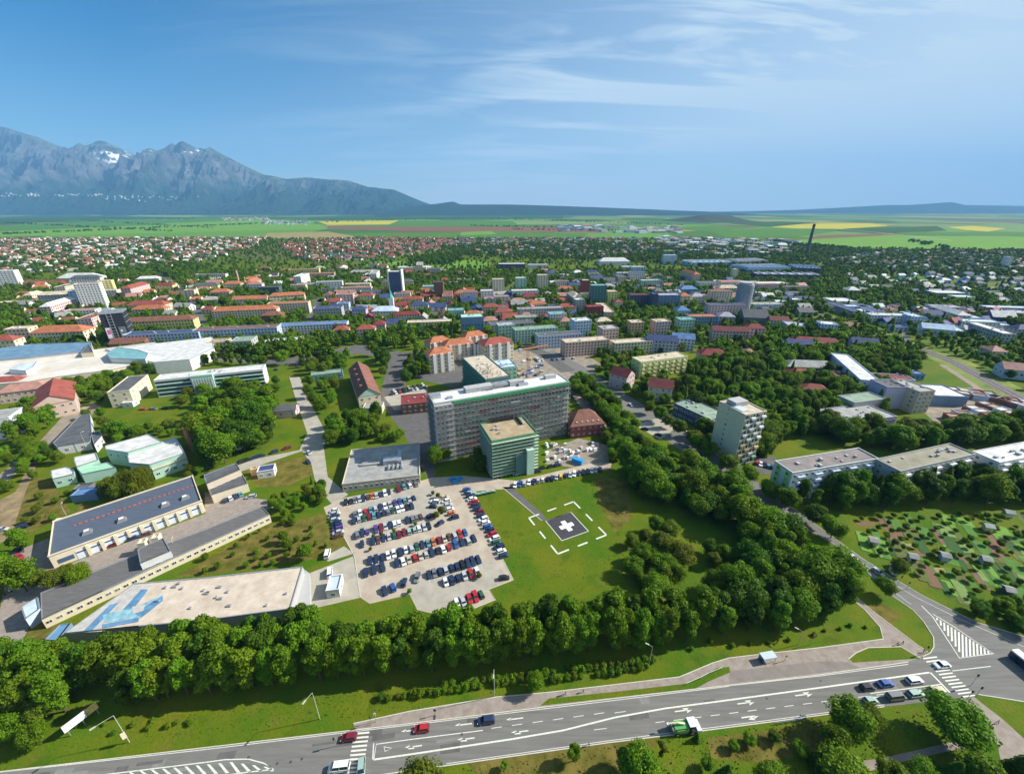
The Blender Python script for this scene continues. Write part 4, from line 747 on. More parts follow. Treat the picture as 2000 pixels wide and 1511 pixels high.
# --- town, left
T = [
 ('white tower block at the left picture edge', 20,563,30,14,30,'white','white','flat',9,20), ('long dark red hall beside the white tower', 75,560,84,14,7,'dred','brown','gable',1,5),
 ('big white arched sports hall behind the town', 152,552,70,26,9,'white','white','hip',1,5), ('yellow slab tower end', 214,578,20,10,24,'yellow','beige','flat',8,25),
 ('tall white and red striped tower block', 186,602,34,13,34,'white','pinkr','flat',11,25), ('blue glass side block left of the striped tower', 158,596,22,13,20,'blue','navy','flat',6,20),
 ('white balcony block below the striped tower', 160,620,48,13,9,'white','pinkr','flat',3,15), ('low white house with curved roof left of town', 30,600,52,14,7,'cream','beige','flat',2,10),
 ('long orange-roofed school with wing', 118,668,88,18,11,'cream','orange','hip',3,10), ('beige corner block left of the orange roof', 42,668,36,14,14,'beige','beige','flat',4,15),
 ('red-roofed cream house at the left edge', 8,682,40,14,9,'cream','red','hip',2,15), ('yellow three-storey block with brown roof behind the black tower', 312,648,124,13,13,'yellow','brown','hip',4,12),
 ('blue and white terrace block right of the black tower', 322,674,128,13,12,'lblue','navy','flat',4,10), ('long white terrace block with navy roof', 465,666,148,13,13,'lblue','brown','flat',4,10),
 ('blue-white terrace with pale blue roof', 614,653,124,13,11,'white','blue','flat',4,10), ('cream hall with broad red roof in the left town', 288,608,70,16,9,'cream','red','hip',2,5),
 ('yellow villa with red gable roof', 324,572,30,12,13,'yellow','dred','hip',3,10), ('cream tower house left of the town trees', 374,586,18,12,15,'cream','pinkr','flat',5,10),
 ('orange-roofed corner house, left town centre', 432,584,34,14,11,'pink','orange','hip',3,12), ('orange-roofed house behind the left town centre', 456,568,30,14,12,'cream','orange','hip',3,12),
 ('long low orange-roofed row', 490,596,60,13,9,'white','orange','gable',2,12), ('curving orange-roofed row, right half', 563,591,58,13,11,'cream','orange','hip',3,20),
 ('very long cream block with orange roof', 482,627,112,14,14,'cream','orange','hip',5,12), ('cream block continuing right of the orange roof', 566,613,72,14,14,'cream','orange','flat',5,12),
 ('white house with pink gables in town', 500,570,26,12,13,'white','pinkr','hip',4,10), ('dark glass office block with blue front', 528,577,36,14,13,'navy','dgrey','flat',4,10),
 ('white terraced block with striped storeys', 645,564,46,14,12,'white','grey','flat',4,14), ('grey low office with slanted roof', 605,565,44,14,9,'grey','grey','flat',2,14),
 ('pink ribbed apartment block', 675,594,32,13,14,'pink','pinkr','flat',5,10), ('grey museum block with round dome corner', 642,624,52,16,14,'grey','navy','flat',4,10),
 ('blue and white rounded bank building', 672,612,22,12,13,'lblue','blue','flat',4,10), ('brown roofed hall beside the museum', 532,628,36,14,8,'brown','brown','hip',2,10),
 ('low white slab with teal stripe above the trees', 566,676,84,11,6,'white','white','flat',1,12), ('grey-green theatre block above the trees', 476,690,36,18,12,'grey','green','flat',3,12), ('brown house left of the theatre', 428,688,32,14,10,'beige','tan','flat',3,12),
 ('red-roofed house behind the park trees', 667,658,28,12,8,'cream','red','hip',2,10), ('cream house with red roof at the street end', 716,660,34,12,10,'cream','red','hip',3,10), ('small red house right of the street end', 742,648,22,11,9,'pink','dred','hip',2,10),
 ('cream row with beige roof above the central trees', 840,644,84,12,9,'cream','beige','flat',3,8), ('purple-grey roof houses in the old town', 820,610,34,12,10,'white','navy','hip',3,5), ('cream old town row', 795,628,50,11,9,'cream','dred','hip',3,8),
 ('white church hall with a broad pale hip roof', 752,622,48,16,10,'white','lblue','hip',2,5), ('red-roofed row right of the church', 806,596,40,12,9,'cream','red','hip',3,5), ('blue-grey house left of the church', 703,622,26,12,12,'lilac','navy','hip',3,5),
 ('white block with green roof in the old town', 715,592,30,12,11,'cream','red','hip',3,5), ('cream row of old town houses', 700,566,46,12,10,'cream','beige','flat',3,8),
 ('brown tower block behind the old town', 858,584,18,12,26,'brown','dgrey','flat',8,5), ('teal roofed hall behind the old town', 838,574,24,16,12,'grey','teal','flat',2,5), ('orange-roofed school in the trees', 910,582,44,14,8,'cream','orange','hip',2,5),
 ('white cube office in the old town', 952,586,24,12,14,'white','white','flat',4,8), ('white ribbed block right of the cube office', 980,594,28,12,11,'white','pinkr','flat',3,8), ('cream tower, first of three in the centre', 974,576,22,12,25,'cream','beige','flat',8,8),
 ('pale green tower, second of three in the centre', 1018,570,20,12,23,'mint','white','flat',8,8), ('cream tower, third of three in the centre', 1060,566,20,12,25,'cream','beige','flat',8,8), ('white stepped slab before the towers', 1026,584,52,12,13,'white','white','flat',4,8),
 ('red-roofed old house, leftmost in the centre', 958,612,30,12,9,'cream','red','hip',3,8), ('red-roofed old house in the centre', 984,624,34,12,10,'cream','red','hip',3,8), ('pink-roofed old house in the centre', 1012,600,30,12,9,'pink','pinkr','hip',2,8), ('orange-roofed old house in the centre', 1050,606,34,12,9,'cream','orange','hip',2,8), ('red-roofed old house, right side of the centre', 1106,612,34,12,9,'cream','red','hip',2,8),
 ('tall blank blue-teal hall', 924,652,42,16,19,'blue','mint','flat',1,10), ('low teal roof beside the blank hall', 892,618,30,14,8,'mint','teal','flat',1,10),
 ('long mint slab with grey-green roof', 1048,668,84,13,14,'mint','green','flat',5,14), ('mint end block of the mint slab', 990,660,32,13,14,'mint','lilac','flat',4,14), ('white block with pink balconies', 1030,634,44,13,9,'pink','green','flat',3,12), ('white block above the mint slab', 1090,634,32,13,13,'white','teal','flat',4,12),
 ('light blue slab of flats', 1093,679,84,13,13,'lblue','dgrey','flat',4,14), ('light blue tower end of the blue slab', 1137,662,34,14,20,'lblue','white','flat',6,14), ('salmon slab of flats with white roof', 1146,694,88,13,14,'salmon','beige','flat',5,14), ('salmon tower end with brown balconies', 1190,680,32,14,20,'salmon','lilac','flat',6,14),
 ('dark red block with pink end wall', 1162,622,32,13,15,'dred','dred','flat',5,10), ('grey white balcony tower', 1132,610,18,13,17,'grey','white','flat',5,10), ('dark teal glass tower', 1168,594,30,14,27,'teal','teal','flat',8,5), ('cream flats right of the glass tower', 1195,592,18,13,17,'yellow','beige','flat',5,5), ('brown tower with pale top', 1143,580,15,12,26,'dred','beige','flat',7,5),
 ('orange and cream old block', 1104,574,30,12,9,'cream','orange','hip',2,5), ('red house in the trees left of the navy block', 1208,602,16,12,9,'cream','red','hip',3,5),
 ('orange-roofed villa near the slabs', 1105,640,22,12,8,'cream','pinkr','hip',2,10), ('red-roofed villa near the blue slab', 1180,640,30,12,8,'cream','beige','hip',2,10),
 ('purple-grey block with maroon roof', 1248,598,38,14,16,'navy','maroon','flat',5,5), ('navy office block with lilac roof', 1300,600,54,16,17,'blue','lilac','flat',5,3), ('tall dark blue end tower of the navy office', 1277,606,10,14,22,'navy','navy','flat',6,3),
 ('cream cube with orange roof', 1336,594,22,13,12,'cream','orange','hip',3,5), ('lilac house right of the cream cube', 1362,592,26,13,10,'cream','lilac','hip',2,5), ('blue roofed hall behind the cream cube', 1345,574,34,16,8,'blue','blue','hip',1,5),
 ('orange-roofed blue school in the right town', 1372,638,56,14,12,'blue','orange','flat',3,2), ('mint and white point block', 1340,648,30,13,14,'mint','teal','flat',4,8), ('pink and yellow point block', 1292,656,30,13,16,'pink','beige','flat',5,10), ('orange and cream point block', 1243,658,26,13,16,'orange','cream' if False else 'beige','flat',5,10),
 ('row of pink houses with dark red roofs', 1424,668,66,12,12,'pink','maroon','gable',4,-8), ('pink houses with red roof, right of the pink row', 1472,664,34,12,13,'pink','dred','hip',4,-8), ('cream slab with beige roof in the trees', 1236,692,78,12,12,'cream','beige','flat',4,12),
 ('navy roofed block of flats', 1290,690,54,13,13,'lilac','navy','gable',4,-12), ('blue roofed block of flats', 1332,684,40,13,12,'lblue','blue','gable',4,-12), ('dark sports hall with sloping roof', 1474,636,44,24,10,'dgrey','dgrey','gable',1,-10), ('lilac house beside the sports hall', 1418,632,30,14,9,'lilac','lilac','hip',2,-8), ('teal roofed pavilion in the trees', 1334,618,26,16,8,'lblue','blue','hip',1,0),
 ('long beige factory hall', 1432,564,50,20,12,'beige','pinkr','flat',2,3), ('slim cream silo tower by the beige hall', 1434,546,10,10,20,'cream','beige','flat',4,3), ('white-grey works building in the right town', 1382,566,36,16,12,'white','dgrey','flat',3,3), ('long cream hall by the rail yard', 1510,564,60,22,9,'cream','white','flat',1,3),
 ('white barrel-roofed hall in the distance', 1200,518,60,26,10,'white','white','hip',1,2), ('blue and white box store', 1000,524,52,22,10,'navy','white','flat',2,3), ('low white warehouse behind the box store', 1052,524,40,22,8,'white','grey','flat',1,3), ('pale glass office in the distance', 1246,534,28,14,14,'lblue','white','flat',4,3), ('blue and grey twin office in the distance', 1308,516,26,14,22,'lblue','lblue','flat',5,3),
 ('pale halls left of the twin office', 1230,528,30,18,8,'grey','white','flat',1,3), ('lilac warehouse in the distance', 1225,540,40,18,7,'lilac','lilac','flat',1,3),
 ('pale lilac-roofed corner hall in the trees', 1555,652,34,20,9,'lblue','lilac','flat',2,-15), ('blue and white balcony block by the railway', 1612,662,28,14,16,'lblue','white','flat',5,-15), ('white striped warehouse beside the railway', 1648,598,44,26,7,'white','white','flat',1,-5), ('brick and white workshop', 1636,608,28,14,7,'white','pinkr','flat',1,-5),
 ('pale blue round-roofed hall', 1666,576,22,16,8,'lblue','white','hip',1,-5), ('long blue-roofed warehouse row', 1560,590,60,14,6,'grey','navy','flat',1,-5), ('light blue office on the right side', 1786,638,22,16,12,'lblue','lblue','flat',4,-8), ('blue and white store with long white roof', 1856,584,58,24,9,'blue','white','flat',1,-5),
 ('yellow and blue shop building', 1882,592,34,16,9,'ygreen','lblue','flat',2,-5), ('lilac roofed warehouse on the right', 1850,612,50,18,8,'lilac','lilac','flat',1,-8), ('maroon roofed hall on the right', 1880,620,36,16,7,'dred','maroon','flat',1,-8), ('long pale blue roofed hall', 1828,656,44,14,8,'lblue','lblue','gable',1,-25), ('dark roofed shed on the right', 1822,624,30,16,6,'lilac','navy','gable',1,-10),
 ('white roofed hall right', 1958,632,34,20,8,'navy','white','gable',1,-20), ('pale blue roofed hall right', 1898,632,30,18,7,'lblue','lblue','flat',1,-10), ('lilac roofed hall at the right edge', 1996,626,30,20,9,'lilac','lilac','flat',1,-15), ('long shed with pink roof at the right edge', 1996,742,56,14,8,'lblue','pinkr','gable',1,-25), ('pink villa on the right among trees', 1946,702,26,14,8,'pink','pinkr','hip',2,-10),
 ('white tower far right beside the woods', 1966,522,10,12,24,'white','white','flat',8,-5), ('small blue shed near the railway', 1790,742,24,9,5,'blue','blue','flat',1,-5), ('cream garages by the railway', 1712,672,26,14,5,'beige','beige','flat',1,-15),
 ('brown roofed block near the woods', 1685,690,40,13,10,'lilac','navy','gable',3,-20), ('white cream house in the woods', 1462,704,22,12,7,'cream','pinkr','hip',2,-10), ('long dark red roof in the woods', 1392,712,50,14,9,'beige','dred','hip',2,-8), ('navy roofed houses in the woods', 1560,690,44,12,9,'lilac','navy','gable',3,-12),
 ('dark red roofed row in the right woods', 1520,640,34,12,9,'cream','maroon','gable',3,-8), ('long white slab roofs by the rail line', 1664,648,40,12,6,'white','pinkr','gable',1,-18),
 ('maroon house in the woods', 1568,748,46,14,6,'beige','red','hip',1,-8), ('L-shaped red roof in the woods', 1590,778,44,12,6,'beige','red','hip',1,-20), ('small red roof at the middle of the woods', 1606,786,40,9,5,'beige','red','gable',1,0),
]
for t in T:
    lab, px, py, wp, dep, h, wc, rc, rt, fl, ang = t
    Q(lab, px, py, wp, dep, h, wc, rc, rt, fl, ang, vents=(3 if rt == 'flat' and py > 600 else 0), bay=(3.2 if py > 600 else 4.5), sides=(py > 560))
qb = random.Random(31)
def blocks(px, n, lab, hs, ang, walls, roofs):
    P = GP(px); k = 0; cnt = {}
    for _ in range(n*60):
        if k >= n: break
        X, Y = qb.uniform(min(p[0] for p in P), max(p[0] for p in P)), qb.uniform(min(p[1] for p in P), max(p[1] for p in P)); L_ = qb.uniform(22, 62); a = math.radians(ang+qb.choice((0,0,90))+qb.uniform(-5,5)); W_ = qb.uniform(11, 15)
        c, s = math.cos(a), math.sin(a); K = [(X+u_*L_/2*c-v_*W_/2*s, Y+u_*L_/2*s+v_*W_/2*c) for u_ in (-1.15,0,1.15) for v_ in (-1.5,0,1.5)]
        if not inpoly(X, Y, P) or not all(free(*p) for p in K): continue
        k += 1; w_ = qb.choice(walls); r_ = qb.choice(roofs); h = qb.choice(hs); fl = max(2, int(h/3)); hip = qb.random() < .35
        key = (w_, r_); root = empty('building', (X, Y, 0), a, cat='apartment block', group='unnamed blocks in '+lab); cnt.setdefault(key, []).append(root)
        rbox(root, L_, W_, h, WM[w_], RM[r_], 'hip' if hip else 'flat', 4 if hip else None)
        for (x0_, y0_, x1_, y1_) in ((-L_/2,-W_/2,L_/2,-W_/2),(L_/2,W_/2,-L_/2,W_/2),(L_/2,-W_/2,L_/2,W_/2),(-L_/2,W_/2,-L_/2,-W_/2)): windows(root, x0_, y0_, x1_, y1_, h, fl, 3.6, False)
        if not hip: roofbits(root, L_, W_, h, 3, k)
        reserve([(X+u_*(L_/2+3)*c-v_*(W_/2+3)*s, Y+u_*(L_/2+3)*s+v_*(W_/2+3)*c) for u_, v_ in ((-1,-1),(1,-1),(1,1),(-1,1))])
    for (w_, r_), L_ in cnt.items():
        L_.sort(key=lambda o: PX(o.location.x, o.location.y)[0])
        for i, o in enumerate(L_): o['label'] = '%s block with %s roof in %s%s' % (NAMES_W[w_], NAMES_R[r_], lab, ', %s such from left' % ORD(i+1) if len(L_) > 1 else '')
_w1 = ['white','cream','cream','beige','yellow','white','grey','pink','salmon']; _r1 = ['grey','beige','red','orange','white','brown','dgrey']
blocks([(40,560),(420,540),(480,600),(360,625),(60,650)], 13, 'the western town', [9,12,13,16], 12, _w1, _r1)
blocks([(480,530),(760,522),(960,535),(960,575),(700,600),(480,600)], 13, 'the northern town', [8,10,13,18], 10, _w1, _r1)
blocks([(640,565),(960,575),(1130,575),(1130,650),(960,660),(760,640),(640,620)], 9, 'the old town', [9,11,13], 10, _w1, _r1)
blocks([(1060,530),(1560,560),(1600,640),(1480,640),(1220,640),(1060,560)], 14, 'the middle town', [9,12,14,18], 4, ['white','cream','lblue','mint','grey','beige','pink'], _r1+['navy','teal'])
blocks([(1600,600),(2060,610),(2060,665),(1760,655)], 14, 'the business park', [6,8,10], -10, ['white','lblue','grey'], ['grey','white','lblue','navy','dred'])
blocks([(1380,680),(1560,650),(1700,700),(1720,760),(1560,820),(1400,760)], 3, 'the right-hand woods', [7,8], -12, ['cream','white','beige','lilac'], ['red','red','pinkr','dred','grey'])
# factory with saw-tooth blue roofs
for i, (a, b_, dep, hh_, w_, r_) in enumerate([((1462,523),(1545,521),60,14,'lblue','blue'), ((1552,522),(1606,524),60,14,'navy','lblue'), ((1480,535),(1606,537),30,12,'navy','lilac'), ((1440,510),(1500,508),50,10,'grey','grey'), ((1350,512),(1430,511),50,10,'lblue','lblue')]):
    f_ = B('huge blue-roofed factory hall, part %s from the left of the works' % ORD(i+1), a, b_, dep, hh_, w_, r_, fl=1, bay=12, ww=8, wh=3)
    ax, ay, ah = root_dims[f_.name]
    for j in range(7): MB().box(-ax*.42+j*ax*.14, 0, ah+.3, 5, ay*.7, 2.2, tx=.2).build('roof_light', WM['white'] if i != 1 else glass_b, f_)
# hotel tower (black) with banners
bt = B('black glass tower with two advertising banners and silver lattice edge', (192,614), (238,610), 18, 33, 'black', 'dgrey', win=False, name='office_tower', cat='tower')
ax, ay, ah = root_dims[bt.name]
for i in range(11):
    MB().box(-ax*.1, -ay/2-.3, 1+i*2.9, 3.4, .5, .35).build('lattice_bar', metal, bt)
for e in (-1, 1): MB().box(-ax*.1+e*1.8, -ay/2-.3, .5, .35, .5, ah-.5).build('lattice_post', metal, bt)
for i in range(6): MB().box(ax/2+.2, 0, 1+i*5.4, .4, ay, .4).build('lattice_bar', metal, bt)
ban = MB().box(-ax*.33, -ay/2-.15, 8, ax*.24, .2, 11).build('pink_banner', mat('banner_white', (.75,.70,.72)), bt); MB().box(-ax*.33, -ay/2-.3, 12.5, ax*.13, .1, 4.5).build('banner_picture', mat('banner_pink', (.60,.12,.28)), ban)
ban = MB().box(ax*.27, -ay/2-.15, 8, ax*.30, .2, 11).build('dark_banner', WM['dgrey'], bt); MB().box(ax*.29, -ay/2-.3, 9.2, ax*.24, .1, 2.2).build('banner_text_block', frame_m, ban); MB().box(ax*.22, -ay/2-.3, 14, ax*.08, .1, 2).build('banner_picture', frame_m, ban)
MB().box(0, 0, ah, ax+1, ay+1, 1.4).build('crown_band', metal, bt); roofbits(bt, ax, ay, ah+1.2, 9, 4, metal)
Q('maroon low hall at the foot of the black tower', 250, 682, 60, 14, 6, 'brown', 'brown', 'gable', fl=1, ang=8)
# glass hotel tower, church steeple, grey cylinder tower
g2 = Q('slim blue glass tower between two white walls', 775, 578, 22, 16, 38, 'navy', 'white', fl=10, ang=5, bay=2.4, ww=2.2, wh=2.4, gl=glass_b); ax, ay, ah = root_dims[g2.name]
for e in (-1, 1): MB().box(e*(ax/2+1), 0, 0, 2, ay+2, ah+3).build('side_wall', WM['white'], g2)
X, Y = G(767, 612); st = empty('church_tower', (X, Y, 0), .1, label='white church tower with green onion spire', cat='church tower')
MB().box(0,0,0,6,6,22).build('wall', WM['white'], st); cu = mat('copper_green', (.10,.38,.30)); MB().tube((0,0,22),(0,0,26),4,1.4,k=8).build('spire_base', cu, st); MB().tube((0,0,26),(0,0,34),1.4,.05,k=8).build('spire', cu, st)
X, Y = G(1445, 614); cyl = empty('tower', (X, Y, 0), label='tall round grey silo-like tower block in the right town', cat='tower'); MB().tube((0,0,0),(0,0,40),10,k=24).build('wall', mat('grey_blue_render', (.24,.28,.34), .8, .1), cyl); MB().tube((0,0,40),(0,0,43),8.5,k=24).build('roof_drum', WM['grey'], cyl)
for f in range(12):
    for i in range(8):
        a = math.pi+.3+i*.36; inst('window', WIN, cyl, (10*math.cos(a), 10*math.sin(a), 2.5+f*3.1), a+math.pi/2, (1.3, 1.6, 1.5))
# cream courtyard flats with red roofs
for i, (a, b_, dep, h) in enumerate([((838,695),(886,688),16,16), ((868,677),(925,670),15,14), ((946,676),(1003,668),18,17), ((840,672),(882,664),13,12), ((908,661),(952,654),13,12), ((924,672),(946,676),14,14)]):
    o = B(['cream block of flats with orange-red hipped roof, nearest the hospital wing','cream flats with dark balconies behind the nearest red-roofed flats','large cream flats with twin red roofs by the construction yard','low red-roofed flats at the back left of the flats court','red-roofed flats at the back of the flats court','narrow orange-walled flats linking the court'][i], a, b_, dep, h, 'cream' if i < 5 else 'orange', 'red' if i in (2,5) else 'orange', 'hip', fl=5, bay=3.0, indiv=True, rh=4.5, cat='apartment block')
    ax, ay, ah = root_dims[o.name]
    for j in range(3): MB().box(-ax*.3+j*ax*.3, -ay/2-.6, 0, 2.6, 1.2, ah+1).build('balcony_stack', WM['white'], o)
# point block tower and office row, right centre
tb = B('tall white point block with checkered balconies, blue-grey blank side', (1456,812), (1497,804), 18, 31, 'cream', 'beige', win=False, name='apartment_tower', cat='tower block')
ax, ay, ah = root_dims[tb.name]; bal = [mat('bal_'+k, v, .8, 0) for k, v in dict(white=(.7,.7,.66), ochre=(.55,.42,.2), maroon=(.3,.08,.07), green=(.2,.35,.25), grey=(.3,.3,.3)).items()]
for f in range(10):
    for i in range(4):
        x = -ax*.375+i*ax*.25; z = f*3.1+.4; rc_ = MB().box(x, -ay/2-.03, z+.9, ax*.19, .1, 1.9).build('loggia_recess', glass, tb)
        if (f+i) % 2 == 0: MB().box(x, -ay/2-.65, z, ax*.19, 1.2, 1.1).build('balcony', bal[0 if f > 4 else R.randrange(5)], tb)
        inst('window', WIN, tb, (x+ax*.04*(1 if (f+i) % 2 else -1), -ay/2-.08, z+1.9), 0, (1.1, 1.4, 1.2))
MB().box(0, ay*.2, ah+.26, ax*.6, ay*.35, 2.6).build('lift_house', WM['grey'], tb); MB().box(-ax*.25, -ay*.1, ah+.3, ax*.3, ay*.4, .6).build('roof_basin', WM['lblue'], tb)
for f in range(10): inst('side_window', WIN, tb, (-ax/2, ay*.1, f*3.1+2.2), -math.pi/2, (1.2, 1.5, 1.3))
of_ = B('low flat-roofed office with dark blue glazed front left of the point block', (1316,788), (1390,822), 17, 8.5, 'navy', 'green', fl=2, bay=4, ww=3.2, wh=1.8, indiv=True, vents=7)
Q('white entrance end of the low flat-roofed office', 1404, 846, 26, 12, 8, 'white', 'dgrey', fl=2, ang=12, indiv=True)
gabled('villa with dark red hipped roof nearest the avenue, right one', (1316,742), (1270,736), 14, 11, 4.5, 'cream', 'maroon', 'pink', fl=3)
gabled('villa with dark red roof and pink walls, left one', (1234,722), (1200,713), 13, 11, 4.5, 'pink', 'maroon', 'pink', fl=3)
yg = B('yellow-green slab of flats with pale roof and loggia grid', (1252,708), (1344,696), 13, 14, 'ygreen', 'beige', fl=4, bay=3.2, indiv=True, vents=5, cat='apartment block'); ax, ay, ah = root_dims[yg.name]
for f in range(4):
    for i in range(8): MB().box(-ax*.44+i*ax*.125, -ay/2-.5, .6+f*3.4, 2.6, 1.0, 1.1).build('balcony', WM['yellow'], yg)
for i, (lab, a, b_, dep, h, w_, r_) in enumerate([('lime-ended slab of flats with brown roof behind the road trees', (1548,925), (1716,897), 10.5, 16, 'white', mat('brown_grey_roof', (.22,.19,.18), .85, .3, .15, detail=8)),
        ('second slab of flats with olive-beige roof behind dark conifers', (1758,922), (1905,888), 11, 16, 'grey', mat('olive_roof', (.27,.25,.18), .85, .3, .15, detail=8)), ('third slab of flats with white roof at the right edge', (1952,905), (2090,878), 11, 15, 'white', 'white')]):
    o = B(lab, a, b_, dep, h, w_, r_, fl=5, bay=3.4, indiv=True, vents=10, cat='apartment block'); ax, ay, ah = root_dims[o.name]
    for f in range(5):
        for j in range(5): MB().box(-ax*.4+j*ax*.2, -ay/2-.6, .5+f*3.2, 4.2, 1.1, 1.0).build('balcony', WM['white' if i != 0 else 'lblue'], o)
    if i == 0:
        for j in range(2): MB().box(-ax/2-.06, -ay*.28+j*ay*.5, 0, .12, ay*.26, ah-.2).build('lime_stripe', WM['lime'], o)
sl = B('white wedge-like slab building with bright roof in the right woods', (1622,690), (1680,742), 13, 12, 'lblue', 'white', fl=3, bay=4, indiv=True)
ol = B('low grey office with pale roof right of the woods', (1652,828), (1752,814), 20, 8, 'lilac', 'grey', fl=2, bay=3, indiv=True, vents=12, wh=1.3)
Q('rooftop office penthouse on the low grey office', 1690, 812, 76, 12, 11, 'grey', 'green', fl=1, ang=14, win=False)
bo = B('blue-grey office tower with blank front', (1733,757), (1775,757), 15, 16, 'lilac', 'dgrey', fl=7, win=False); ax, ay, ah = root_dims[bo.name]
for f in range(7):
    for i in range(3): inst('side_window', WIN, bo, (ax/2, -ay*.3+i*ay*.3, 2+f*3.3), math.pi/2, (1.5,1.5,1.5))
Q('stepped pale office beside the blue-grey office tower', 1794, 806, 36, 20, 16, 'beige', 'grey', fl=5, ang=10, indiv=True, vents=6)
Q('white flat-roofed hall by the garage colony', 1852, 792, 60, 22, 7, 'blue', 'white', fl=1, ang=-5, indiv=True)
# garage colony: rows of small garages seen from the side
gcols = ['pinkr','beige','lilac','brown','tan','grey','white']; n = 0
for r_, (xa, ya, xb, yb, dep) in enumerate([(1842,806,1896,846,9),(1858,800,1918,836,9),(1880,792,1960,826,9),(1905,785,1990,815,9),(1925,772,2030,803,8),(1870,768,2030,790,7),(1830,758,1950,772,7),(1800,830,1840,858,8)]):
    for i in range(5):
        a = (xa+(xb-xa)*i/5, ya+(yb-ya)*i/5); b_ = (xa+(xb-xa)*(i+.96)/5, ya+(yb-ya)*(i+.96)/5); n += 1; rc_ = gcols[(r_*3+i*2) % 7]
        o = B('%s-roofed lock-up garage, %s from the left in %s row of the garage colony' % (NAMES_R[rc_], ORD(i+1), ORD(r_+1)), a, b_, dep, 3, 'brown' if (n % 3) else 'lblue', rc_, win=False, name='lock_up_garage', cat='garage', group='lock-up garages by the railway', pad=1)
# crane and construction
X, Y = G(1030, 740); cr = empty('tower_crane', (X, Y, 0), .5, label='rust orange lattice tower crane on the construction yard', cat='crane'); om = mat('crane_rust', (.42,.20,.09), .7, .1)
for e in ((-1,-1),(1,-1),(1,1),(-1,1)): MB().tube((e[0]*.9,e[1]*.9,0),(e[0]*.9,e[1]*.9,26),.14,k=5).build('mast_post', om, cr)
for i in range(13): MB().tube((-.9,-.9,i*2),(.9,-.9,i*2+2),.1,k=4).build('brace', om, cr); MB().tube((.9,.9,i*2),(.9,-.9,i*2+2),.1,k=4).build('brace', om, cr)
MB().box(6,0,26,26,1.2,1.2).build('jib', om, cr); MB().box(-7,0,25,3,2,2.5).build('counterweight', WM['grey'], cr)
# old town and suburb houses
def hmesh():
    w = MB(); w.box(0,0,0,1,1,1); w.face([(-.5,-.5,1),(-.5,.5,1),(-.5,0,1.62)][::-1]); w.face([(.5,-.5,1),(.5,.5,1),(.5,0,1.62)])
    r = MB()
    for s in (-1, 1): r.face([(-.56,s*.58,.93),(.56,s*.58,.93),(.56,0,1.66),(-.56,0,1.66)]); 
    r.face([(-.56,-.58,.93),(-.56,0,1.66),(-.56,.58,.93)])
    h = MB(); e = [(-.57,-.58,.95),(.57,-.58,.95),(.57,.58,.95),(-.57,.58,.95)]; k = [(-.2,0,1.6),(.2,0,1.6)]
    h.face([e[0],e[1],k[1],k[0]]); h.face([e[1],e[2],k[1]]); h.face([e[2],e[3],k[0],k[1]]); h.face([e[3],e[0],k[0]])
    wn = MB()
    for z in (.3, .72):
        for x in (-.3, 0, .3): wn.box(x, -.51, z-.09, .13, .03, .2)
        for y in (-.22, .22): wn.box(-.51, y, z-.09, .03, .13, .2); wn.box(.51, y, z-.09, .03, .13, .2)
    return w.mesh('house_walls', WM['white']), r.mesh('house_roof_gable', RM['red']), h.mesh('house_roof_hip', RM['red']), wn.mesh('house_windows', glass)
HW, HR1, HR2, HWN = hmesh()
bulk_v, bulk_f, bulk_m = [], [], []; bmats = [WM[k] for k in ('white','cream','beige','lblue')]+[RM[k] for k in ('red','orange','brown','dgrey','pinkr','navy','grey','dred','white','lblue')]
hN = [0]; cand = []
def zone(px, n, size, walls, roofs, lab, flat=.1, angs=(0,20), mind=1.25):
    q = random.Random(n+len(lab)); xs = [p[0] for p in px]; ys = [p[1] for p in px]; P = GP(px); X0, X1 = min(p[0] for p in P), max(p[0] for p in P); Y0, Y1 = min(p[1] for p in P), max(p[1] for p in P); k = 0; tries = 0; grid = {}
    while k < n and tries < n*30:
        tries += 1; X = q.uniform(X0, X1); Y = q.uniform(Y0, Y1)
        if not inpoly(X, Y, P) or not free(X, Y): continue
        g_ = (int(X/30), int(Y/30)); s = size*q.uniform(.8, 1.35); l = s*q.uniform(1, 1.6)
        if any(math.hypot(X-a, Y-b_) < (l+c_)*.5*mind for i in (-1,0,1) for j in (-1,0,1) for a, b_, c_ in grid.get((g_[0]+i, g_[1]+j), [])): continue
        grid.setdefault(g_, []).append((X, Y, l)); k += 1
        cand.append((Y, X, l, s*.85, q.uniform(4.2, 6.8)*(size/11)**.5, math.radians(q.choice(angs)+q.uniform(-6,6)), q.choice(walls), q.choice(roofs), q.random() < flat, q.random() < .5, lab))
RED = ['red','pinkr','orange','brown','dgrey','pinkr','grey','brown','white']
zone([(-60,468),(60,466),(520,464),(520,476),(440,500),(330,520),(180,528),(-60,540)], 640, 11.5, ['white','cream','white'], RED, 'the left suburb', angs=(10,30,100))
zone([(545,478),(700,464),(880,466),(900,480),(770,505),(620,512),(560,500)], 420, 11.5, ['white','cream'], ['red','red','brown','dred','pinkr','dgrey'], 'the suburb beyond the meadow')
zone([(880,464),(1240,464),(1290,490),(1180,505),(960,500),(900,485)], 300, 11, ['white','lblue','beige'], ['brown','dgrey','pinkr','navy','grey'], 'the wooded suburb at the centre')
zone([(1280,462),(1560,470),(1560,492),(1450,500),(1300,498)], 110, 22, ['lblue','white','beige'], ['grey','white','lblue','navy','pinkr'], 'the distant works area', flat=.9)
zone([(1080,440),(1340,444),(1330,458),(1100,452)], 70, 40, ['lblue','white','beige'], ['grey','white','lblue','navy','pinkr'], 'the far valley', flat=.9)
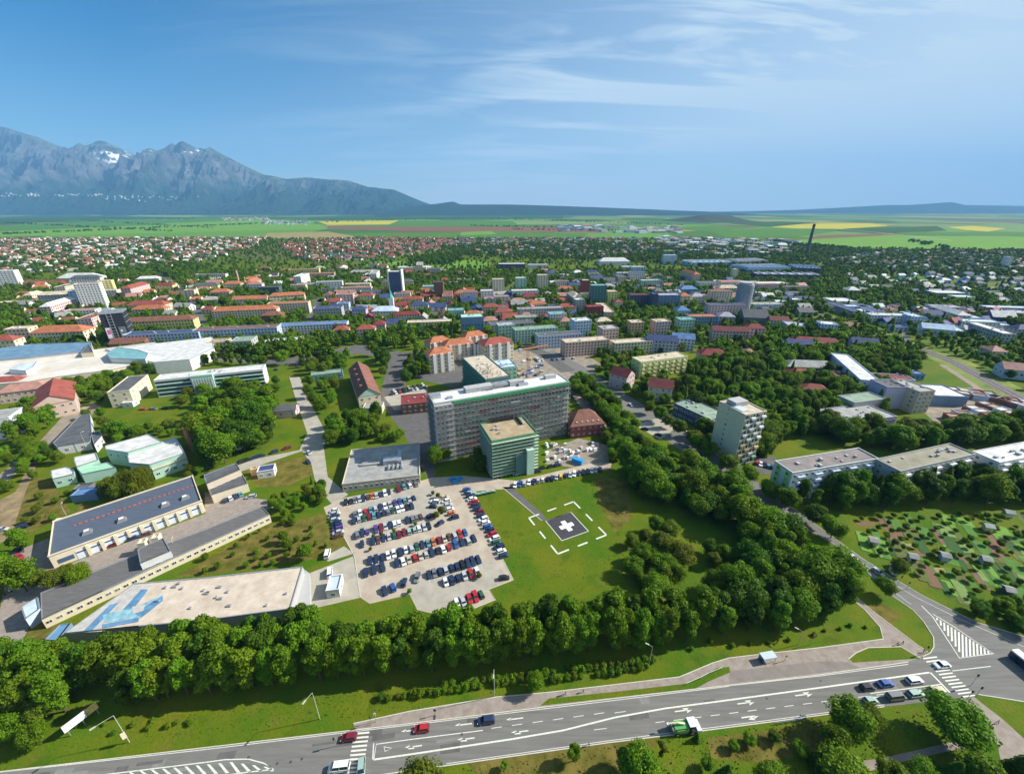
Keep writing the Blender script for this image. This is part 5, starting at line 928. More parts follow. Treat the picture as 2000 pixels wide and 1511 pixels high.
zone([(430,425),(520,424),(530,430),(440,434)], 90, 14, ['white','cream'], RED, 'the far village'); zone([(515,430),(605,432),(600,440),(515,438)], 90, 14, ['white','lblue'], ['navy','grey','dgrey'], 'the second far village')
zone([(1600,508),(1720,492),(2060,490),(2060,530),(1760,530)], 300, 10, ['white','lblue','beige'], ['dgrey','navy','grey','navy','brown'], 'the dark wooded suburb on the right', angs=(-10,20,70))
zone([(1640,540),(2060,535),(2060,600),(1900,600),(1800,580),(1660,570)], 80, 11, ['white','lblue'], ['dgrey','navy','lilac' if False else 'grey','white'], 'the right-hand outskirts')
zone([(480,530),(760,520),(960,535),(960,575),(700,560),(480,560)], 45, 13, ['white','cream','beige'], RED+['white'], 'the northern town edge', flat=.5)
zone([(640,565),(960,575),(1130,575),(1130,625),(960,640),(760,640),(640,610)], 70, 13, ['cream','white','beige'], ['red','orange','dred','pinkr','grey','navy'], 'the old town', angs=(5,95,15), mind=1.1)
zone([(40,560),(420,540),(480,600),(360,625),(60,650)], 45, 13, ['white','cream'], ['red','orange','pinkr','grey','beige'] if False else ['red','orange','pinkr','grey','brown'], 'the western town quarter')
zone([(1060,530),(1560,560),(1600,620),(1480,610),(1220,570),(1060,560)], 70, 14, ['white','cream','lblue'], ['grey','navy','pinkr','white','dgrey'], 'the middle town quarter', flat=.5)
zone([(1600,600),(2060,610),(2060,660),(1760,650)], 40, 12, ['white','lblue'], ['grey','navy','lblue','white','dred'], 'the right business park', flat=.6)
cand.sort(key=lambda c: c[0]/1.0); ind = cand[:290]; rest = cand[290:]
grp = {}
for c in ind: grp.setdefault((c[10], c[7], c[6]), []).append(c)
for (lab, rc_, wc_), L_ in grp.items():
    L_.sort(key=lambda c: PX(c[1], c[0])[0])
    for i, c in enumerate(L_):
        r = empty('house', (c[1], c[0], 0), c[5], label='%s house with %s roof in %s%s' % (NAMES_W[wc_], NAMES_R[rc_], lab, (', %s such from left' % ORD(i+1)) if len(L_) > 1 else ''), cat='house', group='small houses in '+lab)
        sc_ = (c[2], c[3], c[4]); inst('wall', HW, r, scale=sc_, mats={0: WM[wc_]})
        if c[8]: MB().box(0, 0, c[4], c[2]+.4, c[3]+.4, .3).build('roof', RM[rc_], r)
        inst('windows', HWN, r, scale=sc_)['kind'] = 'stuff'
        if not c[8]: inst('roof', HR1 if c[9] else HR2, r, scale=sc_, mats={0: RM[rc_]})
        reserve([(c[1]-c[2]*.5, c[0]-c[3]*.5), (c[1]+c[2]*.5, c[0]-c[3]*.5), (c[1]+c[2]*.5, c[0]+c[3]*.5), (c[1]-c[2]*.5, c[0]+c[3]*.5)], 1)
bk = MB(); wi = {'white':0,'cream':1,'beige':2,'lblue':3}; ri = {k: 4+i for i, k in enumerate(('red','orange','brown','dgrey','pinkr','navy','grey','dred','white','lblue'))}
for c in rest:
    Y, X, l, s, h, a, wc_, rc_, fl_, gb_, lab = c; bk.box(X, Y, 0, l, s, h, a, wi.get(wc_, 0), top=ri.get(rc_, 10))
    if not fl_:
        co, si = math.cos(a), math.sin(a); T_ = lambda x, y, z: (X+x*co-y*si, Y+x*si+y*co, z); k = .5 if gb_ else .2
        e = [T_(-l*.54,-s*.55,h), T_(l*.54,-s*.55,h), T_(l*.54,s*.55,h), T_(-l*.54,s*.55,h)]; g1, g2_ = T_(-l*k,0,h*1.6), T_(l*k,0,h*1.6); m_ = ri.get(rc_, 10)
        bk.face([e[0],e[1],g2_,g1], m_); bk.face([e[2],e[3],g1,g2_], m_); bk.face([e[1],e[2],g2_], m_ if not gb_ else wi.get(wc_,0)); bk.face([e[3],e[0],g1], m_ if not gb_ else wi.get(wc_,0))
bk.build('distant_houses', bmats, label='mass of tiny distant houses in the outer suburbs', cat='houses', kind='stuff')
vb = MB(); q = random.Random(4)
for i in range(110):                                   # villages scattered on the mountain foot
    x = q.choice([q.gauss(20,20), q.gauss(65,10), q.gauss(130,25), q.gauss(190,12), q.gauss(228,12), q.gauss(265,25), q.gauss(340,30)]); y = q.gauss(380, 1.6) if x < 200 else q.gauss(386, 3)
    dr = Vector((x-1000, FOC*CP-(y-755)*SP, -(FOC*SP+(y-755)*CP))).normalized(); hit, hp, hn, hi = MTN.ray_cast(Vector((0, 0, CAMH)), dr)
    if hit: vb.box(hp.x, hp.y, hp.z-12, q.uniform(18,44), 20, q.uniform(16,28))
vb.build('mountain_villages', WM['white'], label='string of white village houses on the mountain foot', cat='village', kind='stuff')
# ------------------------------------------------------------------ trees
LM = [leafmat('leaf_lime', (.090,.180,.005), (.200,.310,.012)), leafmat('leaf_mid', (.066,.150,.004), (.165,.270,.010)), leafmat('leaf_dark', (.036,.098,.006), (.100,.185,.010)), leafmat('leaf_olive', (.090,.135,.008), (.180,.215,.016))]
bark = mat('bark', (.10,.075,.05), 0.9, 0.2, 2.0)
def crown(name, seed, m, kind='round', nq=1500, leaf=0.045):
    rng = np.random.default_rng(seed)
    if kind == 'conifer':
        z = rng.random(nq)**1.25; r = (0.20*(1-z)**0.85+.012)*(0.55+0.45*rng.random(nq)**.5)*(0.85+0.15*np.sin(z*70)); a = rng.random(nq)*2*np.pi
        z = .07+.93*z; c = np.stack([r*np.cos(a), r*np.sin(a), z], 1); nrm = np.stack([np.cos(a)*.7, np.sin(a)*.7, np.full(nq, .7)], 1); cen = [((0,0,.36),(.11,.11,.33))]
    else:
        prm = dict(round=(.58,.30,.36,.50), tall=(.53,.185,.45,.50), willow=(.52,.40,.42,.52), shrub=(.45,.42,.42,.60), poplar=(.55,.13,.44,.45), wide=(.58,.37,.34,.48))[kind]
        zc, rh_, rv, lr = prm; nl = 26 if kind != 'poplar' else 14; L = []
        for i in range(nl):
            t = rng.normal(size=3); t /= np.linalg.norm(t); k = rng.uniform(.45, .85); p = np.array([t[0]*rh_*k, t[1]*rh_*k, zc+t[2]*rv*k]); L.append((p, rh_*lr*rng.uniform(.75, 1.15)))
        ids = rng.integers(0, nl, nq); d = rng.normal(size=(nq, 3)); d /= np.linalg.norm(d, axis=1)[:, None]; d[:, 2] = np.where(rng.random(nq) < .45, np.abs(d[:, 2]), d[:, 2])
        P_ = np.array([L[i][0] for i in ids]); Rr = np.array([L[i][1] for i in ids]); c = P_+d*(Rr*rng.uniform(.70, 1.18, nq))[:, None]; nrm = d
        if kind == 'willow': c[:, 2] -= .10*rng.random(nq)*(np.hypot(c[:,0],c[:,1]) > .2); 
        c[:, 2] = np.clip(c[:, 2], .05, 1.02); cen = [(tuple(l[0]), (l[1]*.60,)*3) for l in L]
    nrm = nrm + rng.normal(size=(len(c), 3))*.55; nrm /= np.linalg.norm(nrm, axis=1)[:, None]
    t1 = np.cross(nrm, rng.normal(size=(len(c), 3))); t1 /= np.linalg.norm(t1, axis=1)[:, None]; t2 = np.cross(nrm, t1)
    s = (leaf*rng.uniform(.45, 1.6, len(c)))[:, None]
    if kind == 'willow': t2 = t2*.4; t1 = np.stack([t1[:,0]*.3, t1[:,1]*.3, -np.abs(t1[:,2])-1.2], 1)
    V = np.stack([c-t1*s, c+t2*s*.8, c+t1*s, c-t2*s*.8], 1).reshape(-1, 3); F = np.arange(len(V)).reshape(-1, 4)
    V = V.tolist(); F = F.tolist(); mi = [0]*len(F)
    for (cx, cy_, cz), (ra, rb, rc) in cen:               # inner mass so the crown is not see-through
        n0 = len(V); ku, kv = 6, 4
        for j in range(kv+1):
            ph = math.pi*j/kv
            for i in range(ku):
                th = 2*math.pi*i/ku; q = rng.uniform(.85, 1.1); V.append([cx+ra*q*math.sin(ph)*math.cos(th), cy_+rb*q*math.sin(ph)*math.sin(th), cz+rc*q*math.cos(ph)])
        for j in range(kv):
            for i in range(ku): F.append([n0+j*ku+i, n0+(j+1)*ku+i, n0+(j+1)*ku+(i+1) % ku, n0+j*ku+(i+1) % ku])
    me = bpy.data.meshes.new(name); me.from_pydata(V, [], F); me.materials.append(m); return me
def trunk():
    b = MB(); b.tube((0,0,0),(0,0,.32),.018,.012,k=6); b.tube((0,0,.3),(.08,.03,.55),.010,.004,k=5); b.tube((0,0,.28),(-.07,.05,.52),.009,.004,k=5); b.tube((0,0,.32),(-.01,-.07,.6),.009,.004,k=5); return b.mesh('trunk_mesh', bark)
TRK = trunk()
CR = {}
for k, nq, lf in (('tall',9000,.0165),('round',8000,.018),('wide',8000,.018),('conifer',5000,.018),('willow',6000,.028),('shrub',900,.055),('poplar',4000,.017)):
    CR[k] = [[crown('crown_%s_%d%d' % (k, v, j), 10*v+j+len(k), LM[v], k, nq, lf) for j in range(3 if k in ('tall','round') else 2)] for v in range(4)]
CL = {k: [crown('low_crown_%s_%d' % (k, v), 91*v+7, LM[v], k, 420, .055 if k != 'conifer' else .042) for v in range(4)] for k in ('tall','round','wide','conifer')}
CN = ['bright green','mid green','dark green','olive yellow-green']
TREES = []       # X, Y, height, kind, colour, zone text, spread
def tree(X, Y, h, kind='round', col=1, zone='', sp=1.0): TREES.append((X, Y, h, kind, col, zone, sp))
q = random.Random(11)
def pick(w): return q.choices((0,1,2,3), w)[0]
def row(px, step, h, kind, w, zone, jit=1.0, sp=1.0, off=(0,0)):
    P = GP(px)
    for a, b_ in zip(P, P[1:]):
        L = math.hypot(b_[0]-a[0], b_[1]-a[1]); n = max(1, int(L/step))
        for i in range(n): t = (i+q.uniform(.2,.8))/n if jit else i/n; tree(a[0]+(b_[0]-a[0])*t+q.uniform(-jit,jit)+off[0], a[1]+(b_[1]-a[1])*t+q.uniform(-jit,jit)+off[1], h*q.uniform(.86,1.12), kind, pick(w), zone, sp*q.uniform(.9,1.15))
def area(px, n, h, kinds, w, zone, gap=5.0, sp=1.0, chk=True):
    P = GP(px); xs = [p[0] for p in P]; ys = [p[1] for p in P]; k = 0; got = []
    for _ in range(n*25):
        if k >= n: break
        X, Y = q.uniform(min(xs), max(xs)), q.uniform(min(ys), max(ys))
        if not inpoly(X, Y, P) or (chk and not free(X, Y)): continue
        if any(abs(X-a) < gap and abs(Y-b_) < gap and math.hypot(X-a, Y-b_) < gap for a, b_ in got): continue
        got.append((X, Y)); k += 1; tree(X, Y, h*q.uniform(.72,1.18), q.choice(kinds), pick(w), zone, sp*q.uniform(.88,1.2))
# the tall lime belt along the road: front, middle and back rows
row([(-120,1422),(150,1385),(400,1353),(600,1331),(900,1297),(1200,1266),(1345,1250)], 4.9, 17, 'tall', (2,8,1,0), 'the front row of the roadside belt', .35, .92)
row([(-120,1375),(200,1338),(500,1300),(900,1259),(1250,1227),(1430,1214)], 5.2, 16.5, 'tall', (2,8,1,0), 'the middle row of the roadside belt', 1.2, 1.1)
row([(160,1312),(400,1282),(640,1250)], 6.0, 16.5, 'tall', (2,7,1,0), 'the back row of the roadside belt', 1.6, 1.1)
row([(1390,1240),(1530,1225)], 6.5, 13, 'tall', (3,4,1,0), 'the right end of the roadside belt', 1)
area([(0,1360),(150,1400),(170,1440),(60,1470),(-100,1480),(-100,1380)], 9, 9, ['round','wide'], (3,1,0,5), 'the yellowish bushes left of the billboard', 4)
area([(0,1290),(130,1290),(160,1330),(0,1370),(-120,1370)], 10, 12, ['round'], (2,3,1,3), 'the thicket at the lower left edge', 4.5, chk=False)
# belt between meadow and avenue
area([(1212,925),(1270,905),(1350,930),(1440,985),(1530,1060),(1600,1120),(1655,1175),(1640,1205),(1560,1222),(1440,1205),(1400,1150),(1470,1140),(1440,1060),(1380,1020),(1300,985),(1240,965)], 100, 16, ['tall','round','round'], (2,4,3,0), 'the broad belt between helipad meadow and avenue', 5.6, 1.08)
area([(1228,1060),(1262,1030),(1320,1045),(1335,1100),(1325,1165),(1270,1172),(1235,1140)], 17, 8.5, ['wide','round'], (4,4,0,2), 'the bushy clump on the meadow', 4.0, 1.15)
area([(1380,1080),(1430,1075),(1440,1100),(1390,1110)], 5, 7, ['round'], (1,2,1,3), 'the small clump right of the meadow', 4); area([(1245,950),(1260,945),(1270,975),(1250,985)], 3, 7, ['round'], (1,2,2,1), 'the edge of the helipad meadow', 4)
area([(1390,1145),(1460,1150),(1500,1200),(1420,1225),(1360,1200)], 10, 14, ['tall','round'], (3,4,1,0), 'the clearing edge at the belt corner', 6)
# park left of centre
area([(410,905),(450,905),(520,870),(552,845),(540,800),(470,785),(410,800),(395,850)], 34, 21, ['tall','round'], (2,5,3,0), 'the tall park trees beside the mint hall', 6.4, 1.1)
area([(345,715),(415,712),(520,722),(600,700),(655,712),(650,690),(560,680),(430,690),(350,700)], 34, 15, ['round','tall'], (2,4,3,0), 'the tree strip behind the clinic', 7)
area([(120,800),(200,775),(200,840),(300,860),(215,860),(210,850),(200,800),(150,830)], 30, 11, ['round'], (2,4,2,1), 'the garden around the angular dark roof', 6)
area([(0,835),(60,800),(120,790),(90,860),(30,870)], 22, 14, ['round','tall'], (2,4,2,1), 'the grove at the left edge', 7); area([(120,740),(210,725),(300,712),(300,730),(200,775),(130,790)], 34, 12, ['round'], (3,4,2,0), 'the trees below the mall', 7)
area([(600,830),(650,805),(665,745),(680,700),(640,690),(600,730),(590,790)], 26, 12, ['round'], (2,4,2,1), 'the trees left of the brown gabled building', 6); area([(645,872),(735,862),(738,818),(650,818)], 14, 13, ['round','tall'], (2,4,3,0), 'the trees in front of the brown gabled building', 6.5)
area([(560,690),(690,640),(700,690),(670,690),(590,730)], 26, 13, ['tall','round'], (2,4,3,0), 'the trees right of the street bend', 8); area([(745,745),(790,755),(835,742),(835,690),(800,650),(745,660),(720,690),(745,715)], 44, 14, ['round','tall','poplar'], (2,4,3,0), 'the trees left of the red-roofed flats', 7)
area([(845,930),(872,930),(870,900),(850,900)], 2, 12, ['round'], (1,3,2,1), 'the front of the hospital stair bay', 4, chk=False); area([(915,925),(940,922),(935,895),(918,900)], 3, 11, ['tall'], (1,1,1,5), 'the dark corner between hospital and annex', 4, chk=False)
area([(0,1080),(55,1075),(60,1150),(30,1170),(-60,1180),(-80,1090)], 9, 14, ['round','tall'], (2,4,2,0), 'the grove beside the left yard', 6, chk=False)
area([(65,1145),(180,1118),(182,1136),(110,1170)], 4, 9, ['wide'], (1,0,0,6), 'the gap between garages and long shed', 5, chk=False)
area([(205,965),(290,950),(310,960),(250,985)], 4, 13, ['willow'], (0,0,0,1), 'the gap before the mint hall', 6, chk=False)
area([(355,935),(390,915),(395,925),(365,945)], 3, 6, ['round'], (1,2,0,3), 'the bushes at the chimney', 4); area([(500,985),(600,960),(640,975),(600,1000),(560,1030),(530,1000)], 16, 6, ['round','wide'], (3,3,0,3), 'the shrubs right of the long shed', 4.5)
area([(350,1125),(420,1080),(520,1030),(600,1010),(650,1060),(600,1095),(480,1115)], 26, 3, ['wide','round'], (3,4,1,2), 'the rough ground between shed and lot', 4)
area([(540,1060),(610,1050),(600,1100),(560,1100)], 3, 8, ['round'], (2,3,1,1), 'the rough ground behind the beige hall', 6); area([(60,960),(140,935),(130,1020),(50,1030)], 8, 4, ['wide'], (3,2,0,3), 'the rough field at the left', 5)
area([(130,910),(60,905),(90,880),(110,890)], 5, 8, ['round'], (2,3,2,0), 'the bushes left of the mint complex', 5); area([(630,955),(605,940),(615,960)], 4, 6, ['conifer','round'], (0,1,3,1), 'the road bend left of the grey building', 3.5, chk=False)
for x, y, h in ((856,972,3.2),(846,966,2.6),(862,1004,5),(852,1012,4),(936,1128,3),(730,1050,2.2),(745,1046,2.4),(812,1026,2.2),(770,1040,2.2),(724,1075,2),(885,1200,5.5),(800,1158,2.4)): tree(*G(x, y), h, 'round', 3 if h > 2.5 else 1, 'the car park islands', 1.1)
area([(640,940),(664,965),(650,985),(625,985),(615,965)], 7, 6, ['round'], (2,4,1,2), 'the bend left of the grey building', 3.5)
area([(640,875),(700,868),(760,862),(800,858),(790,845),(700,850),(645,862)], 12, 7, ['round','wide'], (3,4,2,1), 'the lawn behind the grey building', 4)
area([(350,800),(540,770),(560,745),(500,760),(360,775)], 20, 9, ['round','wide'], (3,5,2,1), 'the garden before the clinic', 5.5)
area([(200,845),(330,830),(370,835),(340,850),(210,870)], 14, 7, ['round','wide'], (3,4,1,2), 'the lawn behind the mint hall', 5)
area([(0,900),(60,860),(95,880),(60,960),(0,960)], 12, 8, ['round','wide'], (3,4,2,1), 'the rough ground by the left track', 6)
# avenue trees
row([(1115,760),(1150,790),(1195,835),(1240,875),(1300,925)], 5.2, 13, 'round', (3,4,2,1), 'the left side of the avenue', 1.5, 1.1); row([(1130,745),(1170,778),(1215,825),(1235,850)], 6, 12, 'round', (4,4,1,1), 'the row between lodge and avenue', 1.5, 1.15)
row([(1260,800),(1300,830),(1370,890),(1440,935),(1520,985),(1600,1035),(1640,1060)], 8, 11, 'round', (3,4,1,1), 'the right side of the avenue', 1.5, 1.15)
row([(1700,1085),(1770,1145)], 14, 8, 'round', (3,3,0,1), 'the garden side of the lower avenue', 1); tree(*G(1722,1160), 8, 'round', 1, 'the footway beside the lower avenue', 1.2)
area([(1160,900),(1215,905),(1225,870),(1190,830),(1180,850)], 12, 10, ['round','willow'], (2,4,2,2), 'the trees right of the hospital yard', 5, 1.1)
# right: woods and dark conifers behind the allotments
area([(1545,985),(1610,1000),(1720,995),(1850,985),(2060,985),(2100,930),(1900,935),(1740,945),(1600,955)], 72, 15, ['conifer','tall','round','tall','round'], (1,2,6,0), 'the dark tree wall behind the allotments', 5.5, 1.1, chk=True)
area([(1500,905),(1420,880),(1500,860),(1620,850),(1640,870),(1740,880),(1940,870),(2080,850),(2080,835),(1900,845),(1760,855),(1640,835),(1520,850)], 150, 14, ['round','tall','round'], (2,4,3,1), 'the tree line behind the slabs of flats', 5)
WZ = 'the right-hand woods'
area([(1330,880),(1500,900),(1530,850),(1640,845),(1730,815),(1720,770),(1790,730),(1790,690),(1700,640),(1560,640),(1450,680),(1370,700),(1320,760),(1320,800),(1400,820)], 560, 13.5, ['round','tall','round','round','conifer'], (3,5,2,1), WZ, 5.4)
area([(1130,770),(1240,800),(1300,790),(1310,740),(1240,690),(1180,710),(1150,730)], 40, 11, ['round'], (3,4,1,1), 'the villa gardens by the avenue', 6.5)
area([(1760,858),(1840,868),(1990,872),(2090,875),(2090,862),(1990,852),(1880,858),(1830,845),(1790,845)], 40, 11, ['round','tall'], (3,4,1,1), 'the trees round the garage colony', 6.5)
area([(1880,690),(2080,690),(2120,800),(2020,775)], 60, 9, ['round'], (4,4,1,1), 'the gardens right of the railway', 8); area([(1600,620),(1900,650),(2080,650),(2080,700),(1850,700),(1700,650)], 300, 10, ['round','tall'], (3,4,2,0), 'the trees along the railway', 9)
area([(1650,1010),(2060,1000),(2100,1160),(2050,1230),(1900,1200),(1760,1120),(1690,1060)], 120, 2.8, ['round','wide','wide'], (5,4,1,2), 'the allotment gardens', 3.2, 1.1, chk=False)
area([(1850,1190),(1950,1230),(2100,1270),(2150,1200),(2000,1180)], 22, 6, ['wide','round'], (3,4,2,0), 'the hedge at the right edge of the avenue', 3.5, chk=True)
# town fill
TZ = 'the town'
area([(-100,560),(400,530),(1000,530),(1600,530),(2100,590),(2100,640),(1600,640),(1400,690),(1100,700),(800,660),(560,700),(300,690),(0,680),(-120,690)], 6500, 10.5, ['round','round','tall','conifer'], (3,5,3,0), TZ, 5.0, 1.15)
area([(-100,476),(500,466),(1400,465),(1700,485),(2100,488),(2100,590),(1600,540),(1000,530),(400,532),(-100,562)], 8000, 9, ['round','round','tall','conifer'], (1,4,7,0), TZ, 8, 1.3)
area([(1090,472),(1700,490),(2100,492),(2100,540),(1640,540),(1200,510),(900,500),(860,482)], 3600, 11, ['round','tall'], (0,3,7,0), TZ, 9, 1.5)
area([(800,505),(900,495),(905,508),(860,520),(800,515)], 160, 13, ['round','tall'], (0,3,7,0), TZ, 8, 1.4); area([(180,534),(300,526),(290,512),(420,520),(330,545),(100,548)], 160, 11, ['round'], (1,3,6,0), TZ, 8, 1.3)
area([(-60,468),(60,466),(520,464),(520,476),(440,500),(330,520),(180,528),(-60,540)], 2600, 9, ['round','round','tall'], (1,4,6,0), TZ, 7, 1.2)
area([(545,478),(700,464),(880,466),(900,480),(770,505),(620,512),(560,500)], 900, 9, ['round','tall'], (1,4,6,0), TZ, 8, 1.2)
# hedgerows across the far fields
for a, b_, n in [((0,434),(330,452),120), ((0,458),(520,436),150), ((160,430),(420,446),90), ((300,444),(900,426),130), ((640,430),(1100,424),90), ((600,418),(840,420),130), ((1000,448),(1250,452),50), ((1500,470),(1640,494),90), ((1780,470),(1850,486),40), ((1590,480),(1700,492),60), ((920,441),(1180,446),60), ((100,424),(380,428),100), ((1640,492),(2060,494),140), ((1000,428),(1340,440),100)]:
    A_, B2 = G(*a), G(*b_)
    for i in range(n):
        t = q.random(); tree(A_[0]+(B2[0]-A_[0])*t+q.gauss(0,8), A_[1]+(B2[1]-A_[1])*t+q.gauss(0,18), q.uniform(8,15), q.choice(['round','tall']), 2, TZ, 1.6)
# roadside trees at the lower edge
for x, y, h, k, c, sp in [(1240,1530,13,'round',1,1.0),(1222,1500,8,'round',2,1.0),(1290,1475,7,'poplar',3,1.2),(1265,1560,12,'tall',0,1.1),(1120,1485,7,'round',0,.7),(1650,1432,12,'round',1,1.25),(1690,1420,8,'wide',3,1.0),(1620,1460,9,'round',1,1.1),(1600,1500,9,'conifer',2,1.6),
                          (1842,1440,13,'wide',1,1.35),(1640,1545,11,'wide',0,1.3),(1730,1535,9,'round',0,1.1),(1790,1540,9,'wide',1,1.1),(1850,1530,9,'conifer',2,1.8),(1900,1545,11,'round',1,1.2),(1960,1535,12,'conifer',2,1.7),(2010,1510,10,'conifer',2,1.6),(830,1568,11,'wide',3,1.35),(760,1570,9,'round',3,1.2),
                          (1410,1535,9,'conifer',2,1.5),(1500,1545,8,'wide',1,1.2),(1460,1450,3.5,'wide',1,1.2),(1510,1445,3.5,'wide',2,1.2),(1430,1460,3,'wide',1,1.2),(1360,1445,3,'conifer',2,1.6),(985,1500,3,'round',0,.9),(945,1530,4,'round',0,.9),(1380,1500,4,'wide',1,1),(1560,1470,4,'wide',1,1.2)]:
    tree(*G(x, y), h, k, c, 'the verge below the main road', sp)
bigb = [(1045,1345,6.5),(1385,1255,2.2)]
for x, y, h in bigb: tree(*G(x, y), h, 'round', 1, 'the shrub rows', 1.2)

bbx, bby = G(166, 1420)                                 # keep the ground round the billboard clear
TREES[:] = [t for t in TREES if not (math.hypot(t[0]-bbx, t[1]-bby) < 6.5 or (abs(t[0]-bbx) < 6 and 0 < bby-t[1] < 14))]
def seen(t):
    x, y = PX(t[0], t[1], 0); x2, y2 = PX(t[0], t[1], t[2]); return -60 < x < 2060 and y2 < 1520 and y > 400
vis = [t for t in TREES if seen(t)]; hid = []
size = lambda t: t[2]*mpp(*PX(t[0], t[1], 0))**-1
vis.sort(key=lambda t: -size(t)); IND, REST = vis[:298], vis[298:]
zs = {}
for t in IND: zs.setdefault((t[5], t[4], t[3] == 'conifer', t[3] == 'willow'), []).append(t)
for (z_, c_, con, wil), L_ in zs.items():
    L_.sort(key=lambda t: PX(t[0], t[1])[0])
    for i, t in enumerate(L_):
        nm = 'conifer_tree' if con else 'willow_tree' if wil else ('bush' if t[2] < 5 else 'broadleaf_tree'); kw = {'conifer_tree':'conifer','willow_tree':'drooping willow','bush':'low bush','broadleaf_tree':'leafy tree'}[nm]
        lab = '%s %s in %s' % (CN[c_], kw, z_)
        if len(L_) > 1: lab = '%s %s in %s, %s such from left' % (CN[c_], kw.split()[-1], z_, ORD(i+1))
        r = empty(nm, (t[0], t[1], 0), q.uniform(0, 6.28), label=lab, cat='bush' if nm == 'bush' else 'tree', group='trees in '+z_)
        me = q.choice(CR[t[3]][t[4]]); h = t[2]; inst('crown', me, r, scale=(h*t[6], h*t[6], h)); inst('trunk', TRK, r, scale=(h, h, h))
# all further trees: one geometry-nodes object
src = bpy.data.collections.new('tree_sources'); order = []
for k in ('conifer','round','tall','wide'):
    for v in range(4):
        o = bpy.data.objects.new('src_%02d' % len(order), CL[k][v]); src.objects.link(o); order.append((k, v))
mid = [t for t in REST if t[1] < 330]
for k in ('conifer','round','tall','wide'):
    for v in range(4):
        o = bpy.data.objects.new('src_%02d' % len(order), CR[k][v][0]); src.objects.link(o); order.append((k+'M', v))
def gn_scatter(name, items, **kw):
    me = bpy.data.meshes.new(name); me.from_pydata([(t[0], t[1], -0.03*t[2]) for t in items], [], []); n = len(items)
    a = me.attributes.new('idx', 'INT', 'POINT'); ix = []
    for t in items:
        k = t[3] if t[3] in ('conifer','round','tall','wide') else 'round'; ix.append(order.index((k+('M' if t[1] < 360 else ''), t[4])))
    a.data.foreach_set('value', ix)
    a = me.attributes.new('scl', 'FLOAT_VECTOR', 'POINT'); a.data.foreach_set('vector', [c for t in items for c in (t[2]*t[6], t[2]*t[6], t[2])])
    a = me.attributes.new('rot', 'FLOAT_VECTOR', 'POINT'); a.data.foreach_set('vector', [c for t in items for c in (0, 0, q.uniform(0, 6.28))])
    o = bpy.data.objects.new(name, me); LINK(o); tag(o, kind='stuff', **kw)
    g = bpy.data.node_groups.new(name, 'GeometryNodeTree'); g.interface.new_socket('Geometry', in_out='INPUT', socket_type='NodeSocketGeometry'); g.interface.new_socket('Geometry', in_out='OUTPUT', socket_type='NodeSocketGeometry')
    gi = g.nodes.new('NodeGroupInput'); go = g.nodes.new('NodeGroupOutput'); ip = g.nodes.new('GeometryNodeInstanceOnPoints'); ci = g.nodes.new('GeometryNodeCollectionInfo')
    ci.inputs[0].default_value = src; ci.inputs['Separate Children'].default_value = True; ci.inputs['Reset Children'].default_value = True; ip.inputs['Pick Instance'].default_value = True
    def at(nm, ty): n_ = g.nodes.new('GeometryNodeInputNamedAttribute'); n_.data_type = ty; n_.inputs['Name'].default_value = nm; return n_.outputs['Attribute']
    g.links.new(gi.outputs[0], ip.inputs['Points']); g.links.new(ci.outputs[0], ip.inputs['Instance']); g.links.new(at('idx', 'INT'), ip.inputs['Instance Index'])
    e2r = g.nodes.new('FunctionNodeEulerToRotation'); g.links.new(at('rot', 'FLOAT_VECTOR'), e2r.inputs[0]); g.links.new(e2r.outputs[0], ip.inputs['Rotation']); g.links.new(at('scl', 'FLOAT_VECTOR'), ip.inputs['Scale'])
    g.links.new(ip.outputs[0], go.inputs[0]); md = o.modifiers.new('scatter', 'NODES'); md.node_group = g; return o
gn_scatter('far_trees', REST, label='mass of further trees through woods, town and far fields', cat='trees')
# shrub rows along the footway
sn = 0
def shrub(X, Y, h, c, lab):
    r = inst('shrub', q.choice(CR['shrub'][c]), None, (X, Y, 0), q.uniform(0, 6.28), (h*1.1, h*1.1, h)); tag(r, lab, 'shrub', 'planted shrub rows beside the footway')
for ri_, (pl, st, nm) in enumerate([([(738,1366),(860,1352),(960,1338),(1040,1325)], 2.1, 'front'), ([(860,1340),(1040,1318),(1120,1305)], 2.2, 'rear'), ([(1072,1330),(1200,1313),(1285,1300)], 2.1, 'front right'), ([(1100,1313),(1200,1300),(1280,1290)], 2.2, 'rear right')]):
    P = GP(pl); i = 0
    for a, b_ in zip(P, P[1:]):
        L = math.hypot(b_[0]-a[0], b_[1]-a[1]); n = int(L/st)
        for k in range(n):
            if q.random() < .13: continue
            i += 1; t = (k+.5)/n; shrub(a[0]+(b_[0]-a[0])*t+q.uniform(-.3,.3), a[1]+(b_[1]-a[1])*t+q.uniform(-.3,.3), q.uniform(1.6,2.5), pick((3,4,1,1)), '%s shrub from the left in the %s planted shrub row' % (ORD(i), nm))
for i, (x, y) in enumerate([(150,1418),(205,1414),(222,1432),(262,1415),(292,1422),(300,1408),(330,1418),(345,1412),(365,1410),(372,1414),(1350,1268),(1430,1262),(1465,1258),(1500,1256),(1590,1240),(1610,1232),(1640,1228),(1660,1222),(1690,1225),(1540,1250)]):
    shrub(*G(x, y), q.uniform(.9,1.6), pick((2,4,2,0)), '%s from the left of the scattered small shrubs on the grass' % ORD(i+1))
